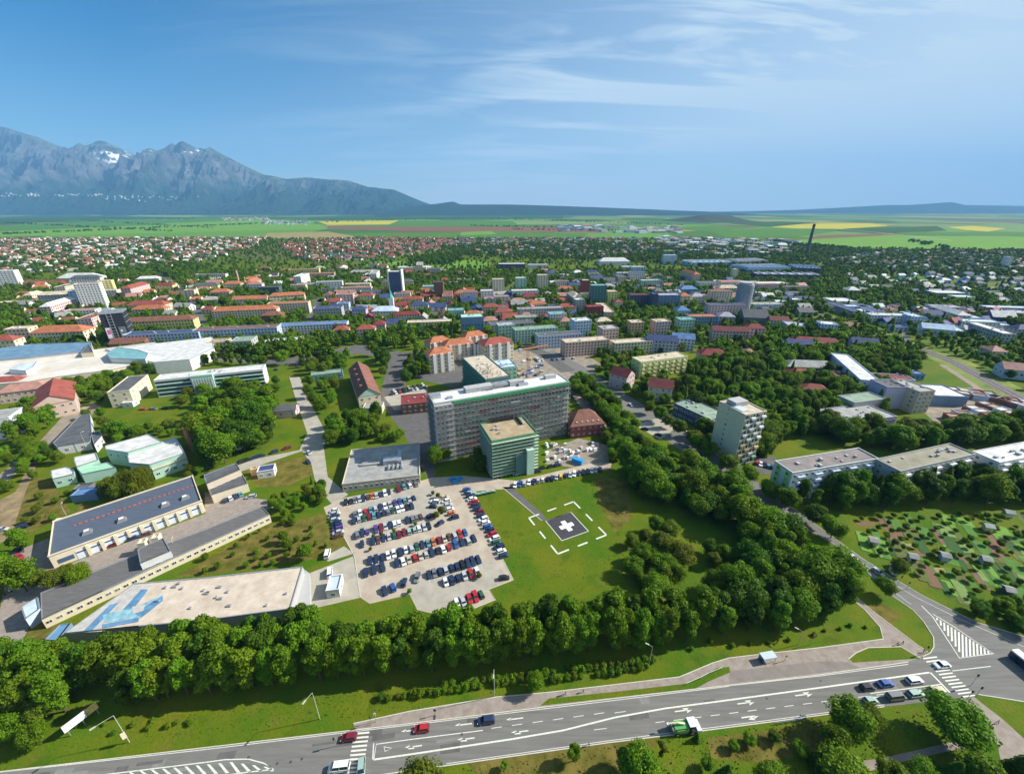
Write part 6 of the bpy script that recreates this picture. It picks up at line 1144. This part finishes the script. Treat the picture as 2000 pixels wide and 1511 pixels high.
# fallow tufts in the meadow and verges
tf = MB(); rr = random.Random(3)
for P_, n in (([(0,1475),(400,1440),(690,1400),(1060,1350),(1280,1300),(1280,1285),(900,1330),(400,1385),(60,1450)], 2600), ([(900,1500),(1300,1440),(1600,1400),(1900,1380),(1950,1450),(1700,1511),(900,1530)], 2600), ([(940,985),(1190,925),(1240,960),(1225,1150),(960,1160)], 1500), ([(340,1130),(690,1080),(560,1000),(330,1100)], 1200), ([(0,1000),(100,930),(140,1010),(0,1060)], 700)):
    W_ = GP(P_); xs = [p[0] for p in W_]; ys = [p[1] for p in W_]
    for i in range(n):
        X, Y = rr.uniform(min(xs), max(xs)), rr.uniform(min(ys), max(ys))
        if not inpoly(X, Y, W_) or not free(X, Y): continue
        a = rr.uniform(0, 6.28); s = rr.uniform(.1,.28); tf.face([(X-math.cos(a)*s, Y-math.sin(a)*s, 0.0), (X+math.cos(a)*s, Y+math.sin(a)*s, 0.0), (X+rr.uniform(-.1,.1), Y+rr.uniform(-.1,.1), s*1.4)])
tf.build('grass_tufts', mat('tuft', (.075,.12,.012), .9, .3, .3), label='rough grass tufts on verges and meadow', cat='grass', kind='stuff')
# ------------------------------------------------------------------ vehicles
CP_ = dict(white=(.75,.76,.76), silver=(.42,.44,.45), grey=(.16,.17,.18), black=(.018,.018,.022), navy=(.02,.035,.09), blue=(.03,.09,.30), red=(.42,.02,.025), dred=(.20,.012,.03), orange=(.50,.14,.03), green=(.03,.10,.06), beige=(.48,.42,.30), teal=(.10,.26,.30), brown=(.12,.06,.04), violet=(.10,.05,.22), yellow=(.6,.42,.08), mint=(.30,.42,.36))
CNAME = dict(dred='dark red', navy='dark blue', teal='turquoise', mint='pale green')
CM = {k: mat('car_paint_'+k, v, 0.28, 0, spec=0.6) for k, v in CP_.items()}
tyre = mat('tyre_rubber', (.02,.02,.02), .8, 0); cglass = mat('car_glass', (.02,.028,.035), .08, 0, spec=.7); lampm = mat('lamp_lens', (.7,.7,.65), .3, 0); tail = mat('tail_lens', (.4,.02,.02), .3, 0)
def carmesh(L, W_, H, hood, boot, kind):
    "lower body with bonnet and tail, glasshouse with roof, four wheels"
    def loft(b, secs, mi):
        n = len(b.v); k = len(secs[0])
        for s in secs: b.v += s
        for i in range(len(secs)-1):
            for j in range(k): jj = (j+1) % k; b.f.append((n+i*k+j, n+i*k+jj, n+(i+1)*k+jj, n+(i+1)*k+j)); b.m.append(mi)
        b.f.append(tuple(n+j for j in range(k))[::-1]); b.m.append(mi); b.f.append(tuple(n+(len(secs)-1)*k+j for j in range(k))); b.m.append(mi)
    def sec(x, w, z0, z1, r=.12): return [(x, -w, z0), (x, -w, z1-r), (x, -w+r*1.3, z1), (x, w-r*1.3, z1), (x, w, z1-r), (x, w, z0)]
    w = W_/2; belt = H*.60; b = MB(); body = [(-L/2, w*.86, .38, belt*.92), (-L/2+.25, w*.97, .25, belt), (-L/2+boot, w, .22, belt*1.02), (L/2-hood, w, .22, belt), (L/2-.35, w*.96, .22, belt*.86), (L/2-.05, w*.82, .3, belt*.70)]
    loft(b, [sec(*s) for s in body], 0)
    for x in (-L*.31, L*.31):
        for s in (-1, 1): b.tube((x, s*(w-.20), .32), (x, s*(w+.01), .32), .32, k=10, mi=1)
    g = MB(); xr, xf = -L/2+boot, L/2-hood; t = 0.34 if kind != 'van' else .12
    f = 0.62
    ring0 = [(xr, -w*.93, belt*.98), (xf, -w*.93, belt*.98), (xf, w*.93, belt*.98), (xr, w*.93, belt*.98)]
    ring1 = [(xr+t, -w*.74, H-.06), (xf-f, -w*.74, H-.06), (xf-f, w*.74, H-.06), (xr+t, w*.74, H-.06)]
    n = len(g.v); g.v += ring0+ring1
    for i in range(4): j = (i+1) % 4; g.f.append((n+i, n+j, n+4+j, n+4+i)); g.m.append(0)
    r = MB(); r.prism([(p[0], p[1]) for p in ring1], H-.06, H); 
    for s in (-1, 1):
        for x, xx in ((xr+.05, xr+t), (xf-.1, xf-f), ((xr+xf)/2, (xr+xf)/2)): r.tube((x, s*w*.935, belt), (xx, s*w*.745, H-.05), .045, k=4)
    lp = MB(); 
    return b, g, r
KIND = dict(hatchback=(3.95,1.72,1.47,.95,.12), saloon=(4.5,1.78,1.43,1.15,.75), estate=(4.55,1.78,1.48,1.15,.10), van=(4.9,1.9,2.0,.75,.05), compact=(3.6,1.62,1.45,.8,.1))
KM = {}
for k, (L, w, H, hd, bt_) in KIND.items():
    b, g, r = carmesh(L, w, H, hd, bt_, k)
    KM[k] = (b.mesh('car_body_'+k, [CM['white'], tyre]), g.mesh('car_glass_'+k, cglass), r.mesh('car_roof_'+k, CM['white']))
HL_ = MB().box(0,0,0,.08,.3,.16).mesh('headlight', lampm); TL_ = MB().box(0,0,0,.06,.28,.16).mesh('tail_light', tail)
wb = MB(); wb.tube((0,-.11,0),(0,.11,0),.33,k=14); rimb = MB(); rimb.tube((0,-.125,0),(0,.125,0),.2,k=10); WHM = wb.mesh('wheel_mesh', tyre); RIM = rimb.mesh('rim_mesh', metal)
def car(X, Y, ang, col, kind, label, group=None, detail=False, name='parked_car'):
    b, g, r = KM[kind]; L, w, H = KIND[kind][:3]
    root = empty(name, (X, Y, 0.035), ang, label=label, cat='van' if kind == 'van' else 'car', group=group)
    root.scale = (1.08,)*3
    inst('body', b, root, mats={0: CM[col]}); inst('windows', g, root); inst('roof', r, root, mats={0: CM[col]})
    if detail:
        for s in (-1, 1):
            inst('headlight', HL_, root, (L/2-.12, s*w*.36, H*.36)); inst('tail_light', TL_, root, (-L/2+.02, s*w*.38, H*.42))
            for x in (-L*.31, L*.31): wl = inst('wheel', WHM, root, (x, s*(w/2-.06), .33)); inst('rim', RIM, wl)
    return root
q = random.Random(21)
DARKS = ['black','navy','grey','navy','green','blue','black','brown','silver']
def cars(x0, y0, x1, y1, cols, row_, turn=90, flip=None, side=None, jit=.12, skip=(), world=False):
    A_, B2 = Vector(G(x0, y0)), Vector(G(x1, y1)); n = len(cols); d = B2-A_; a = math.atan2(d.y, d.x)
    for i, c in enumerate(cols):
        if c is None: continue
        t = i/(n-1) if n > 1 else 0; p = A_+d*t; k = q.choice(['hatchback','hatchback','saloon','estate','compact']); nm = CNAME.get(c, c)
        car(p.x+q.uniform(-jit,jit), p.y+q.uniform(-jit,jit), a+math.radians(turn)+q.choice((0, math.pi))+q.uniform(-.04,.04), c, k, '%s %s, %s from left in %s' % (nm, k if k != 'compact' else 'small car', ORD(i+1), row_) , 'cars parked around the hospital')
w_, s_, k_, n_, g_, r_, d_, b_2, gn, o_, t_, be, br, vi = 'white','silver','black','navy','grey','red','dred','blue','green','orange','teal','beige','brown','violet'
cars(676,982,760,962,[k_,k_,g_,s_,n_,br,o_,s_,n_,w_,n_],'the top parking row below the grey building')
cars(778,956,812,946,[d_,t_,w_,g_],'the short top row right of the gap')
cars(694,1006,808,973,[g_,w_,r_,t_,s_,n_,w_,s_,vi,b_2,t_,s_,n_],'the upper line of the second parking row')
cars(692,1018,804,989,[n_,s_,gn,d_,t_,n_,n_,g_,gn,w_,w_,k_,n_],'the lower line of the second parking row')
cars(699,1045,822,1010,[g_,n_,vi,None,vi,d_,s_,n_,w_,w_,None,n_,g_,g_,br],'the upper line of the third parking row')
cars(708,1064,838,1028,[n_,None,n_,br,n_,s_,gn,d_,d_,mint_ if False else 'mint','mint',w_,s_,k_],'the lower line of the third parking row')
cars(841,1008,859,1023,[n_,n_],'the pair beside the tree island'); 
cars(724,1096,908,1041,[n_,n_,n_,w_,w_,n_,w_,s_,gn,n_,t_,o_,d_,be,br,s_,r_,b_2],'the upper line of the fourth parking row')
cars(714,1119,748,1108,[n_,n_,n_],'the dark trio left of the lot'); cars(776,1101,876,1070,[n_,w_,be,r_,be,s_,n_,k_,w_,r_],'the lower line of the fourth parking row'); cars(890,1064,926,1053,[b_2,n_,s_,n_],'the right end of the fourth parking row')
cars(838,1124,934,1094,[n_,g_,n_,s_,n_,n_,k_,n_,n_,n_],'the upper line of the fifth parking row'); cars(870,1138,932,1118,[w_,n_,n_,s_,r_,w_],'the lower line of the fifth parking row')
cars(752,1155,768,1148,[n_,b_2],'the pair near the lower kerb'); cars(789,1138,790,1138,[n_],'the free-standing place near the lower kerb'); cars(815,1129,816,1129,[g_],'the lone place amid the lower lot')
cars(892,1179,940,1162,[w_,s_,r_,r_,gn],'the front row by the roadside trees'); cars(984,1130,985,1130,[k_],'the right corner place of the lot', 10)
cars(653,998,661,1047,[w_,s_,n_,s_,n_,n_,vi,s_,br],'the left edge column of the lot'); 
cars(912,957,984,1086,[b_2,n_,n_,w_,r_,n_,n_,d_,n_,w_,w_,b_2,n_,r_,w_,gn,n_,w_,n_],'the right edge column of the lot')
cars(850,980,846,990,[w_,n_],'the centre column near the palm-like tree'); cars(868,972,886,1012,[be,w_,s_,w_,o_,n_],'the centre column by the lot lane')
cars(1006,948,1172,917,[w_,b_2,s_,w_,n_,s_,w_,k_,n_,s_,'yellow',n_,s_,w_,n_,k_,n_,w_,s_,n_],'the row along the meadow', 62)
cars(980,929,1050,921,['mint',None,s_,None,'mint',k_],'the line at the foot of the annex', 5); cars(1058,915,1090,909,[k_,k_,n_],'the dark line right of the annex', 5)
cars(404,928,412,912,[k_,k_],'the pair behind the workshop', 0); cars(470,903,560,876,[k_,k_,n_,n_,None,n_,None,d_],'the line along the slanted access road', 0); cars(604,885,602,903,[s_,n_],'the pair at the access road corner', 20)
cars(440,978,470,966,[n_,w_,n_,t_],'the row in front of the cream workshop'); cars(490,971,506,968,['silver'],'the shaded yard corner', 0)
cars(38,1073,40,1088,[k_,r_],'the pair at the left yard',20); cars(33,1148,34,1149,[w_],'the left yard by the shed',70); cars(195,1073,285,1044,[r_,d_,None,n_,br],'the red line before the garages',0); cars(130,1128,140,1122,[d_,'grey'],'the pair under the pale tree',30)
cars(5,1035,120,1018,[s_,n_,None,w_],'the line left of the garages',0); cars(10,935,50,880,[n_,None,n_,None,vi],'the gravel path at the left',20)
cars(1300,822,1345,845,[k_,w_,n_,s_,r_,w_],'the small lot right of the avenue',80); cars(1478,905,1508,913,[r_,w_,n_,t_,n_],'the lot beside the point block'); cars(1260,838,1285,850,[n_,None,n_],'the avenue lay-by',20)
cars(765,770,830,757,[n_,w_,r_,k_,n_,s_,w_,n_,n_],'the row behind the hospital'); cars(770,764,826,752,[w_,n_,n_,s_,n_,k_,w_],'the rear row behind the hospital'); cars(540,722,600,710,[n_,None,n_,s_],'the yard behind the clinic')
cars(1050,705,1120,700,[n_,w_,None,b_2,s_,n_,None,w_],'the construction yard'); cars(130,806,140,803,[n_,vi],'the drive beside the angular roof')
cars(280,800,320,798,[r_,g_,k_],'the drive below the box house',0)
# moving vehicles
def on(px, py, tx, ty, col, kind, lab, **kw):
    X, Y = G(px, py); X2, Y2 = G(tx, ty); return car(X, Y, math.atan2(Y2-Y, X2-X), col, kind, lab, detail=True, name='car', **kw)
on(682,1441,650,1445,'dred','hatchback','dark red hatchback stopped at the left zebra crossing'); on(824,1424,790,1428,'red','hatchback','red hatchback driving left on the main road'); on(949,1408,910,1413,'navy','estate','dark blue estate car driving left on the main road')
on(663,1500,630,1504,'white','van','white van at the foot of the left zebra crossing'); on(706,1503,704,1530,'mint','estate','grey-green estate car standing on the left zebra crossing')
on(1838,1300,1800,1304,'white','saloon','white saloon crossing the right zebra crossing'); on(1728,1336,1760,1332,'blue','saloon','blue saloon waiting in the upper lane before the crossing'); on(1785,1330,1815,1326,'white','estate','white estate waiting in the upper lane before the crossing')
on(1693,1343,1720,1340,'black','hatchback','black hatchback behind the blue saloon'); on(1748,1362,1780,1358,'grey','van','dark grey van, rear of the lower lane before the crossing'); on(1787,1356,1815,1352,'mint','estate','pale green estate in the lower lane before the crossing'); on(1829,1349,1850,1346,'beige','estate','cream estate first in the lower lane before the crossing')
on(1699,1369,1720,1366,'mint','compact','pale green small car half hidden by a roadside tree'); on(1663,1089,1690,1105,'white','saloon','white saloon on the avenue among the trees'); on(1714,1118,1735,1132,'silver','hatchback','silver hatchback on the lower avenue'); on(1232,792,1250,805,'white','hatchback','white hatchback far up the avenue')
on(645,1119,646,1105,'white','van','white van on the small lot right of the beige hall'); on(640,1083,642,1075,'white','van','white van beside the bare ground above the small lot'); on(1690,456,1700,457,'white','van','white van on the distant hill road')
# bus at the right edge
X, Y = G(1998,1300); X2, Y2 = G(1968,1276); a = math.atan2(Y2-Y, X2-X); bus = empty('bus', (X+.5, Y-2.6, .03), a, label='white-roofed dark blue bus entering at the right edge', cat='bus')
MB().box(0,0,.4,12,2.5,2.2).build('body', CM['navy'], bus); MB().box(0,0,2.61,11.9,2.45,.5).build('roof', CM['white'], bus)
for i in range(6):
    for s in (-1, 1): MB().box(-4.6+i*1.8, s*1.26, 1.4, 1.6, .06, 1.0).build('window', cglass, bus)
MB().box(6.02,0,1.2,.08,2.2,1.3).build('windscreen', cglass, bus); MB().box(0,-1.28,1.1,11.8,.04,.12).build('stripe', CM['silver'], bus)
for x in (-3.4,3.6):
    for s in (-1, 1): inst('wheel', WHM, bus, (x, s*1.15, .45), 0, (1.4,1.2,1.4))
MB().box(-1,0,3.12,2.4,1.6,.25).build('roof_unit', WM['grey'], bus)
# green forage harvester
X, Y = G(1335,1424); X2, Y2 = G(1365,1420); a = math.atan2(Y2-Y, X2-X); hv = empty('harvester', (X, Y, .03), a, label='green forage harvester with white cab roof on the main road', cat='harvester')
hg = mat('harvester_green', (.09,.30,.08), .4, .05); hg2 = mat('lime_panel', (.25,.45,.10), .4, .05)
b = MB(); b.box(-1.2,0,1.1,4.4,2.4,1.5,0,0,tx=.9,ty=.85); b.build('body', hg, hv); MB().box(-1.0,-1.23,1.3,3.4,.08,1.0).build('side_panel', hg2, hv); MB().box(-1.0,1.23,1.3,3.4,.08,1.0).build('side_panel', hg2, hv)
MB().box(1.9,0,1.3,1.7,2.0,1.7,0,0,tx=.9,ty=.9).build('cab_glass', cglass, hv); MB().box(1.9,0,3.0,2.2,2.4,.25).build('cab_roof', CM['white'], hv)
b = MB(); b.tube((-.2,0,2.8),(-2.2,.1,3.5),.28,.25,k=8); b.tube((-2.2,.1,3.5),(-4.6,.3,3.2),.25,.22,k=8); b.build('spout', mat('cream_paint', (.7,.66,.45), .5, .05), hv); MB().box(-4.8,.3,2.7,.6,.5,.6).build('spout_flap', CM['white'], hv)
MB().box(3.7,0,.5,1.2,2.8,1.0).build('header', CM['white'], hv); MB().box(-3.6,0,1.2,.5,2.2,1.2).build('engine_grille', WM['dgrey'], hv)
for s in (-1, 1):
    w1 = inst('wheel', WHM, hv, (1.6, s*1.3, .95), 0, (2.8,2.6,2.8)); inst('rim', RIM, w1, mats={0: CM['beige']}); w1 = inst('wheel', WHM, hv, (-2.4, s*1.2, .65), 0, (1.9,1.8,1.9)); inst('rim', RIM, w1, mats={0: CM['beige']})
# low barrier wall with dark top beside the road
X, Y = G(1540,1410); o = empty('guard_rail', (X, Y, 0), .12, label='blue-grey guard rail beside the lower kerb, half behind bushes', cat='guard rail'); MB().box(0,0,.45,9,.12,.45).build('rail', mat('rail_paint', (.18,.24,.30)), o)
for i in range(6): MB().box(-4+i*1.6,0,0,.14,.14,.9).build('post', metal, o)
# ------------------------------------------------------------------ street furniture
def lamp(px, py, h, arm, adir, lab, base=False):
    X, Y = G(px, py); r = empty('street_lamp', (X, Y, 0), adir, label=lab, cat='street lamp', group='street lamps along the main road'); pm = mat('lamp_post', (.45,.46,.38), .5, .05)
    MB().tube((0,0,0),(0,0,h),.10,.06,k=8).build('pole', pm, r); MB().tube((0,0,h),(arm,0,h+.15),.055,.045,k=6).build('arm', pm, r); MB().box(arm+.4,0,h-.0,1.1,.35,.2).build('lamp_head', pm, r)
    if base: MB().box(.3,0,2.2,.9,.3,2.2).build('sign_box', WM['cream'], r)
lamp(253,1448,11.5,3.5,-2.3,'tall street lamp with long arm right of the billboard',True); lamp(625,1403,11.5,2.2,-2.0,'street lamp on the grass left of the zebra crossing'); lamp(966,1359,12,1.6,-1.57,'street lamp at the shrub rows'); lamp(1268,1296,8,1.2,2.6,'short street lamp behind the right shrub rows'); lamp(1559,1258,6,1.4,2.4,'short leaning lamp left of the orange pole'); lamp(129,1005,6,.8,2,'small lamp on the rough field by the garages'); lamp(344,1075,6,.8,2,'lamp in front of the garage doors'); lamp(173,880,12,1.0,1.5,'tall white mast in front of the angular roof')
X, Y = G(156,1424); X2, Y2 = G(178,1404); a = math.atan2(Y2-Y, X2-X); bb = empty('billboard', ((X+X2)/2, (Y+Y2)/2, 0), math.radians(62), label='white billboard with yellow and orange end panel on the verge', cat='billboard')
MB().box(-1.3,0,2.2,4.6,.25,2.4).build('board', mat('poster_white', (.75,.75,.80)), bb); MB().box(2.3,0,2.2,2.4,.26,2.4).build('poster_panel', mat('poster_yellow', (.62,.42,.15), .7, .5, 1.2), bb)
for x in (-3,0,3): MB().tube((x,0,0),(x,0,2.3),.12,k=6).build('post', metal, bb)
X, Y = G(1497,1288); bs = empty('bus_shelter', (X, Y, 0), .16, label='small bus shelter with pale blue roof beside the bus bay', cat='bus shelter')
MB().box(0,0,2.3,4.6,2.2,.15).build('roof', WM['lblue'], bs); MB().box(0,.95,.1,4.4,.1,2.1).build('back_wall', WM['cream'], bs); MB().box(-2.2,0,.1,.1,1.8,2.1).build('side_panel', glass_b, bs); MB().box(0,.5,.45,3.4,.4,.1).build('bench', wood, bs)
for x in (-2.1,2.1): MB().tube((x,-.9,0),(x,-.9,2.3),.06,k=6).build('post', dark, bs)
def pole(px, py, h, lab, sign=None, name='sign_post', cat='sign', lights=False):
    X, Y = G(px, py); r = empty(name, (X, Y, 0), label=lab, cat=cat); MB().tube((0,0,0),(0,0,h),.07,k=6).build('pole', metal, r)
    if sign: MB().box(0,-.1,h-.9,.7,.06,.9).build('plate', sign, r)
    if lights: hd_ = MB().box(0,-.15,h-1.0,.35,.3,1.0).build('signal_head', dark, r); [MB().tube((0,-.32,h-.2-i*.3),(0,-.34,h-.2-i*.3),.1,k=8).build('lens', CM[('red','yellow','green')[i]], hd_) for i in range(3)]
pole(1532,1290,3,'bus stop sign right of the shelter',CM['yellow']); pole(1583,1258,5,'orange-topped pole on the grass behind the footway',CM['orange']); pole(850,1396,3,'dark post on the footway left of the shrubs',dark)
for x, y, h, lab in [(726,1414,4,'traffic light at the upper end of the left zebra crossing'),(656,1456,4,'traffic light leaning shadow left of the red hatchback'),(1885,1370,5.5,'traffic light at the lower end of the right zebra crossing'),(1896,1338,5.5,'traffic light on the junction beside the right zebra crossing'),(1906,1358,4.5,'traffic light on the lower right kerb'),(1805,1276,4,'traffic light at the upper end of the right zebra crossing')]: pole(x, y, h, lab, None, 'traffic_light', 'traffic light', True)
pole(1753,1142,5,'small traffic light on the avenue beside the crossing',None,'traffic_light','traffic light',True); pole(735,1408,4,'white sign on the footway beside the left crossing',CM['white']); pole(1770,1150,4,'dark sign across the avenue',dark)
# containers, tents and tables
def boxobj(px, py, sx, sy, h, rot, m, name, lab, cat, z=0, group=None):
    X, Y = G(px, py); r = empty(name, (X, Y, 0), rot, label=lab, cat=cat, group=group); MB().box(0,0,.1,sx,sy,h).build('body', m, r); MB().box(0,0,h+.1,sx*1.04,sy*1.04,.14).build('lid', m, r); MB().box(0,0,0,sx*.9,sy*.9,.1).build('base', dark, r); return r
bl = mat('bright_blue', (.03,.28,.60), .5, .15, .8)
for i, (x, y) in enumerate([(884,937),(893,939),(888,942),(899,936)]): boxobj(x, y, 2.2, 1.5, 1.4, .3*i, bl, 'waste_container', '%s of the blue waste containers at the hospital corner, from the left' % ORD(i+1), 'container', group='blue waste containers')
boxobj(1128,903,6,2.6,2.4,-.6,bl,'skip','bright blue skip in the hospital yard right of the annex','skip')
for i, (x, y) in enumerate([(247,962),(277,953),(323,962),(345,945),(360,938),(372,934)]): boxobj(x, y, 2.6, 1.6, 1.5, .4, bl, 'waste_container', '%s from the left of the blue containers behind the garages' % ORD(i+1), 'container', group='blue containers behind the garages')
wb_ = mat('white_sheet', (.70,.68,.68), .7, .08); q = random.Random(5)
for i in range(46):
    x, y = q.uniform(1066,1168), q.uniform(868,902)
    if x > 1130 and y > 884: continue
    X, Y = G(x, y); m = wb_ if q.random() < .7 else (CM['silver'] if q.random() < .6 else mat('yard_lilac', (.45,.38,.45)))
    r = empty('pallet_stack', (X, Y, 0), q.uniform(0, 1), label='wrapped pallet stack in the yard right of the green annex', cat='pallet stack', group='wrapped goods in the hospital yard'); MB().box(0,0,.15,q.uniform(1.2,2.6),q.uniform(1,1.8),q.uniform(.8,2),tx=.9,ty=.9).build('wrap', m, r); MB().box(0,0,0,1.4,1.1,.15).build('pallet', wood, r)
for i in range(34):
    x, y = q.uniform(985,1060), q.uniform(700,738); X, Y = G(x, y); r = empty('material_stack', (X, Y, 0), q.uniform(0,2), label='stack of building material on the yard below the tower crane', cat='building material', group='material stacks on the construction yard'); MB().box(0,0,0,q.uniform(2,7),q.uniform(1,3),q.uniform(.6,2)).build('load', q.choice([RM['tan'],WM['grey'],om,RM['dgrey'],CM['blue'],WM['white']]), r)
for gname, txt in (('wrapped goods in the hospital yard', 'wrapped pallet stack in the yard right of the green annex, %s from the left'), ('material stacks on the construction yard', 'stack of building material on the yard below the tower crane, %s from the left')):
    for i, o in enumerate(sorted([o for o in SC.objects if o.get('group') == gname], key=lambda o: PX(o.location.x, o.location.y)[0])): o['label'] = txt % ORD(i+1)
# bicycle shelters and hoop roofs beside the path
for i in range(6):
    X, Y = G(915+i*9, 968-abs(i-2)*2); r = empty('hoop_frame', (X, Y, 0), .3, label='%s curved pale hoop frame from the left beside the lot entrance' % ORD(i+1), cat='canopy', group='hoop frames by the lot entrance'); b = MB(); pts = [(math.cos(t)*2.2, 0, math.sin(t)*1.5+.2) for t in np.linspace(0, math.pi, 7)]
    for a, c_ in zip(pts, pts[1:]): b.face([(a[0], -.5, a[2]), (c_[0], -.5, c_[2]), (c_[0], .5, c_[2]), (a[0], .5, a[2])])
    b.build('cover', mat('pale_teal', (.28,.45,.45), .5, .2), r); b = MB(); [b.tube(a, c_, .05, k=4) for a, c_ in zip(pts, pts[1:])]; b.build('hoop', metal, r)
# garden sheds and a wreck in the allotments
for i, (x, y, c) in enumerate([(1705,1066,'white'),(1782,1098,'cream'),(1845,1096,'lblue'),(1925,1103,'white'),(1970,1010,'cream'),(1970,1164,'navy'),(1930,1038,'yellow'),(1748,1122,'white')]): Q('%s garden hut, %s from the left in the allotments' % (NAMES_W[c], ORD([0,2,3,4,7,6,5,1][i]+1)), x, y, 11, 2.6, 2.3, c, 'grey', 'gable', fl=1, win=False, ang=-20, name='garden_hut', cat='garden hut')
# barrier along the footway curve
for k, pl in enumerate([[(1340,1337),(1370,1324),(1385,1316)], [(1380,1318),(1410,1306)]]):
    P = GP(pl); r = empty('railing', (P[0][0], P[0][1], 0), label='white railing on the footway curve, %s piece' % ('left' if k == 0 else 'right'), cat='railing'); b = MB(); b.strip([(x-P[0][0], y-P[0][1]) for x, y in P], .08, .9, .1); b.build('rail', frame_m, r)
    for x, y in P: MB().tube((x-P[0][0], y-P[0][1], 0), (x-P[0][0], y-P[0][1], .95), .04, k=5).build('post', frame_m, r)
# ------------------------------------------------------------------ people
def person_mesh(step):
    me = bpy.data.meshes.new('person_body'); V = [(0,0,.92),(0,0,1.2),(0,0,1.42),(0,0.02,1.54),(0,0.03,1.68), (-.19,0,1.38),(-.27,step*.6,1.12),(-.27,step*1.1,.88),(.19,0,1.38),(.27,-step*.6,1.12),(.27,-step*1.1,.88), (-.09,0,.86),(-.1,-step*.5,.48),(-.1,-step,.06),(-.1,-step+.14,.04),(.09,0,.86),(.1,step*.7,.48),(.1,step,.06),(.1,step+.14,.04)]
    E_ = [(0,1),(1,2),(2,3),(3,4),(2,5),(5,6),(6,7),(2,8),(8,9),(9,10),(0,11),(11,12),(12,13),(13,14),(0,15),(15,16),(16,17),(17,18)]
    me.from_pydata(V, E_, []); o = bpy.data.objects.new('tmp', me); LINK(o); o.modifiers.new('s', 'SKIN'); rad = [.15,.15,.14,.06,.11,.07,.055,.045,.07,.055,.045,.10,.07,.05,.05,.10,.07,.05,.05]
    for i, r in enumerate(rad): me.skin_vertices[0].data[i].radius = (r, r*(.75 if i in (0,1,2) else 1)); 
    me.skin_vertices[0].data[0].use_root = True; o.modifiers.new('u', 'SUBSURF').levels = 1
    dg = bpy.context.evaluated_depsgraph_get(); m2 = bpy.data.meshes.new_from_object(o.evaluated_get(dg)); bpy.data.objects.remove(o)
    m2.materials.clear(); [m2.materials.append(x) for x in (mat('trousers', (.04,.05,.09), .9, 0), mat('shirt', (.5,.5,.5), .9, 0), mat('skin', (.5,.32,.24), .7, 0), mat('hair', (.06,.04,.03), .9, 0))]
    for p in m2.polygons:
        c = p.center; p.material_index = 3 if c.z > 1.66 or (c.z > 1.58 and c.y < 0) else 2 if (c.z > 1.48 or abs(c.x) > .2 and c.z < .98) else 1 if c.z > .93 else 0
    return m2
try: PM = [person_mesh(.16), person_mesh(.26)]
except Exception as e: print('person', e); PM = []
SH = [CM['white'], CM['dred'], CM['navy'], CM['mint'], CM['black'], CM['orange']]
if PM:
    for i, (x, y, a, lab) in enumerate([(1100,1357,1.4,'person in white walking on the footway beside another'),(1104,1356,1.4,'person in dark red walking beside the one in white'),(1139,1351,-1.7,'person in dark blue walking alone on the footway'),(1752,1259,1.2,'left of two people standing on the wide footway'),(1762,1257,1.2,'right of two people standing on the wide footway'),(1803,1273,2.8,'person waiting at the right zebra crossing'),(1948,1411,.8,'person walking on the slanted footway at lower right'),(1150,1455,1.7,'person on the lower kerb behind a young tree')]):
        r = empty('person', G(x, y)+(.05,), a, label=lab, cat='person'); inst('body', PM[i % 2], r, mats={1: SH[i % 6]})
# ------------------------------------------------------------------ air
hb = MB(); hb.box(0, 11250, -1.0, 64400, 25900, 2550); hz_ = hb.build('haze', [], kind='stuff')
hm = bpy.data.materials.new('haze_air'); hm.use_nodes = True; t = hm.node_tree; t.nodes.clear(); o = N(t, 'ShaderNodeOutputMaterial'); v = N(t, 'ShaderNodeVolumePrincipled')
v.inputs['Color'].default_value = (.24, .58, 1.0, 1); v.inputs['Density'].default_value = 4.3e-5; v.inputs['Anisotropy'].default_value = 0.0
t.links.new(v.outputs[0], o.inputs['Volume']); hz_.data.materials.append(hm)
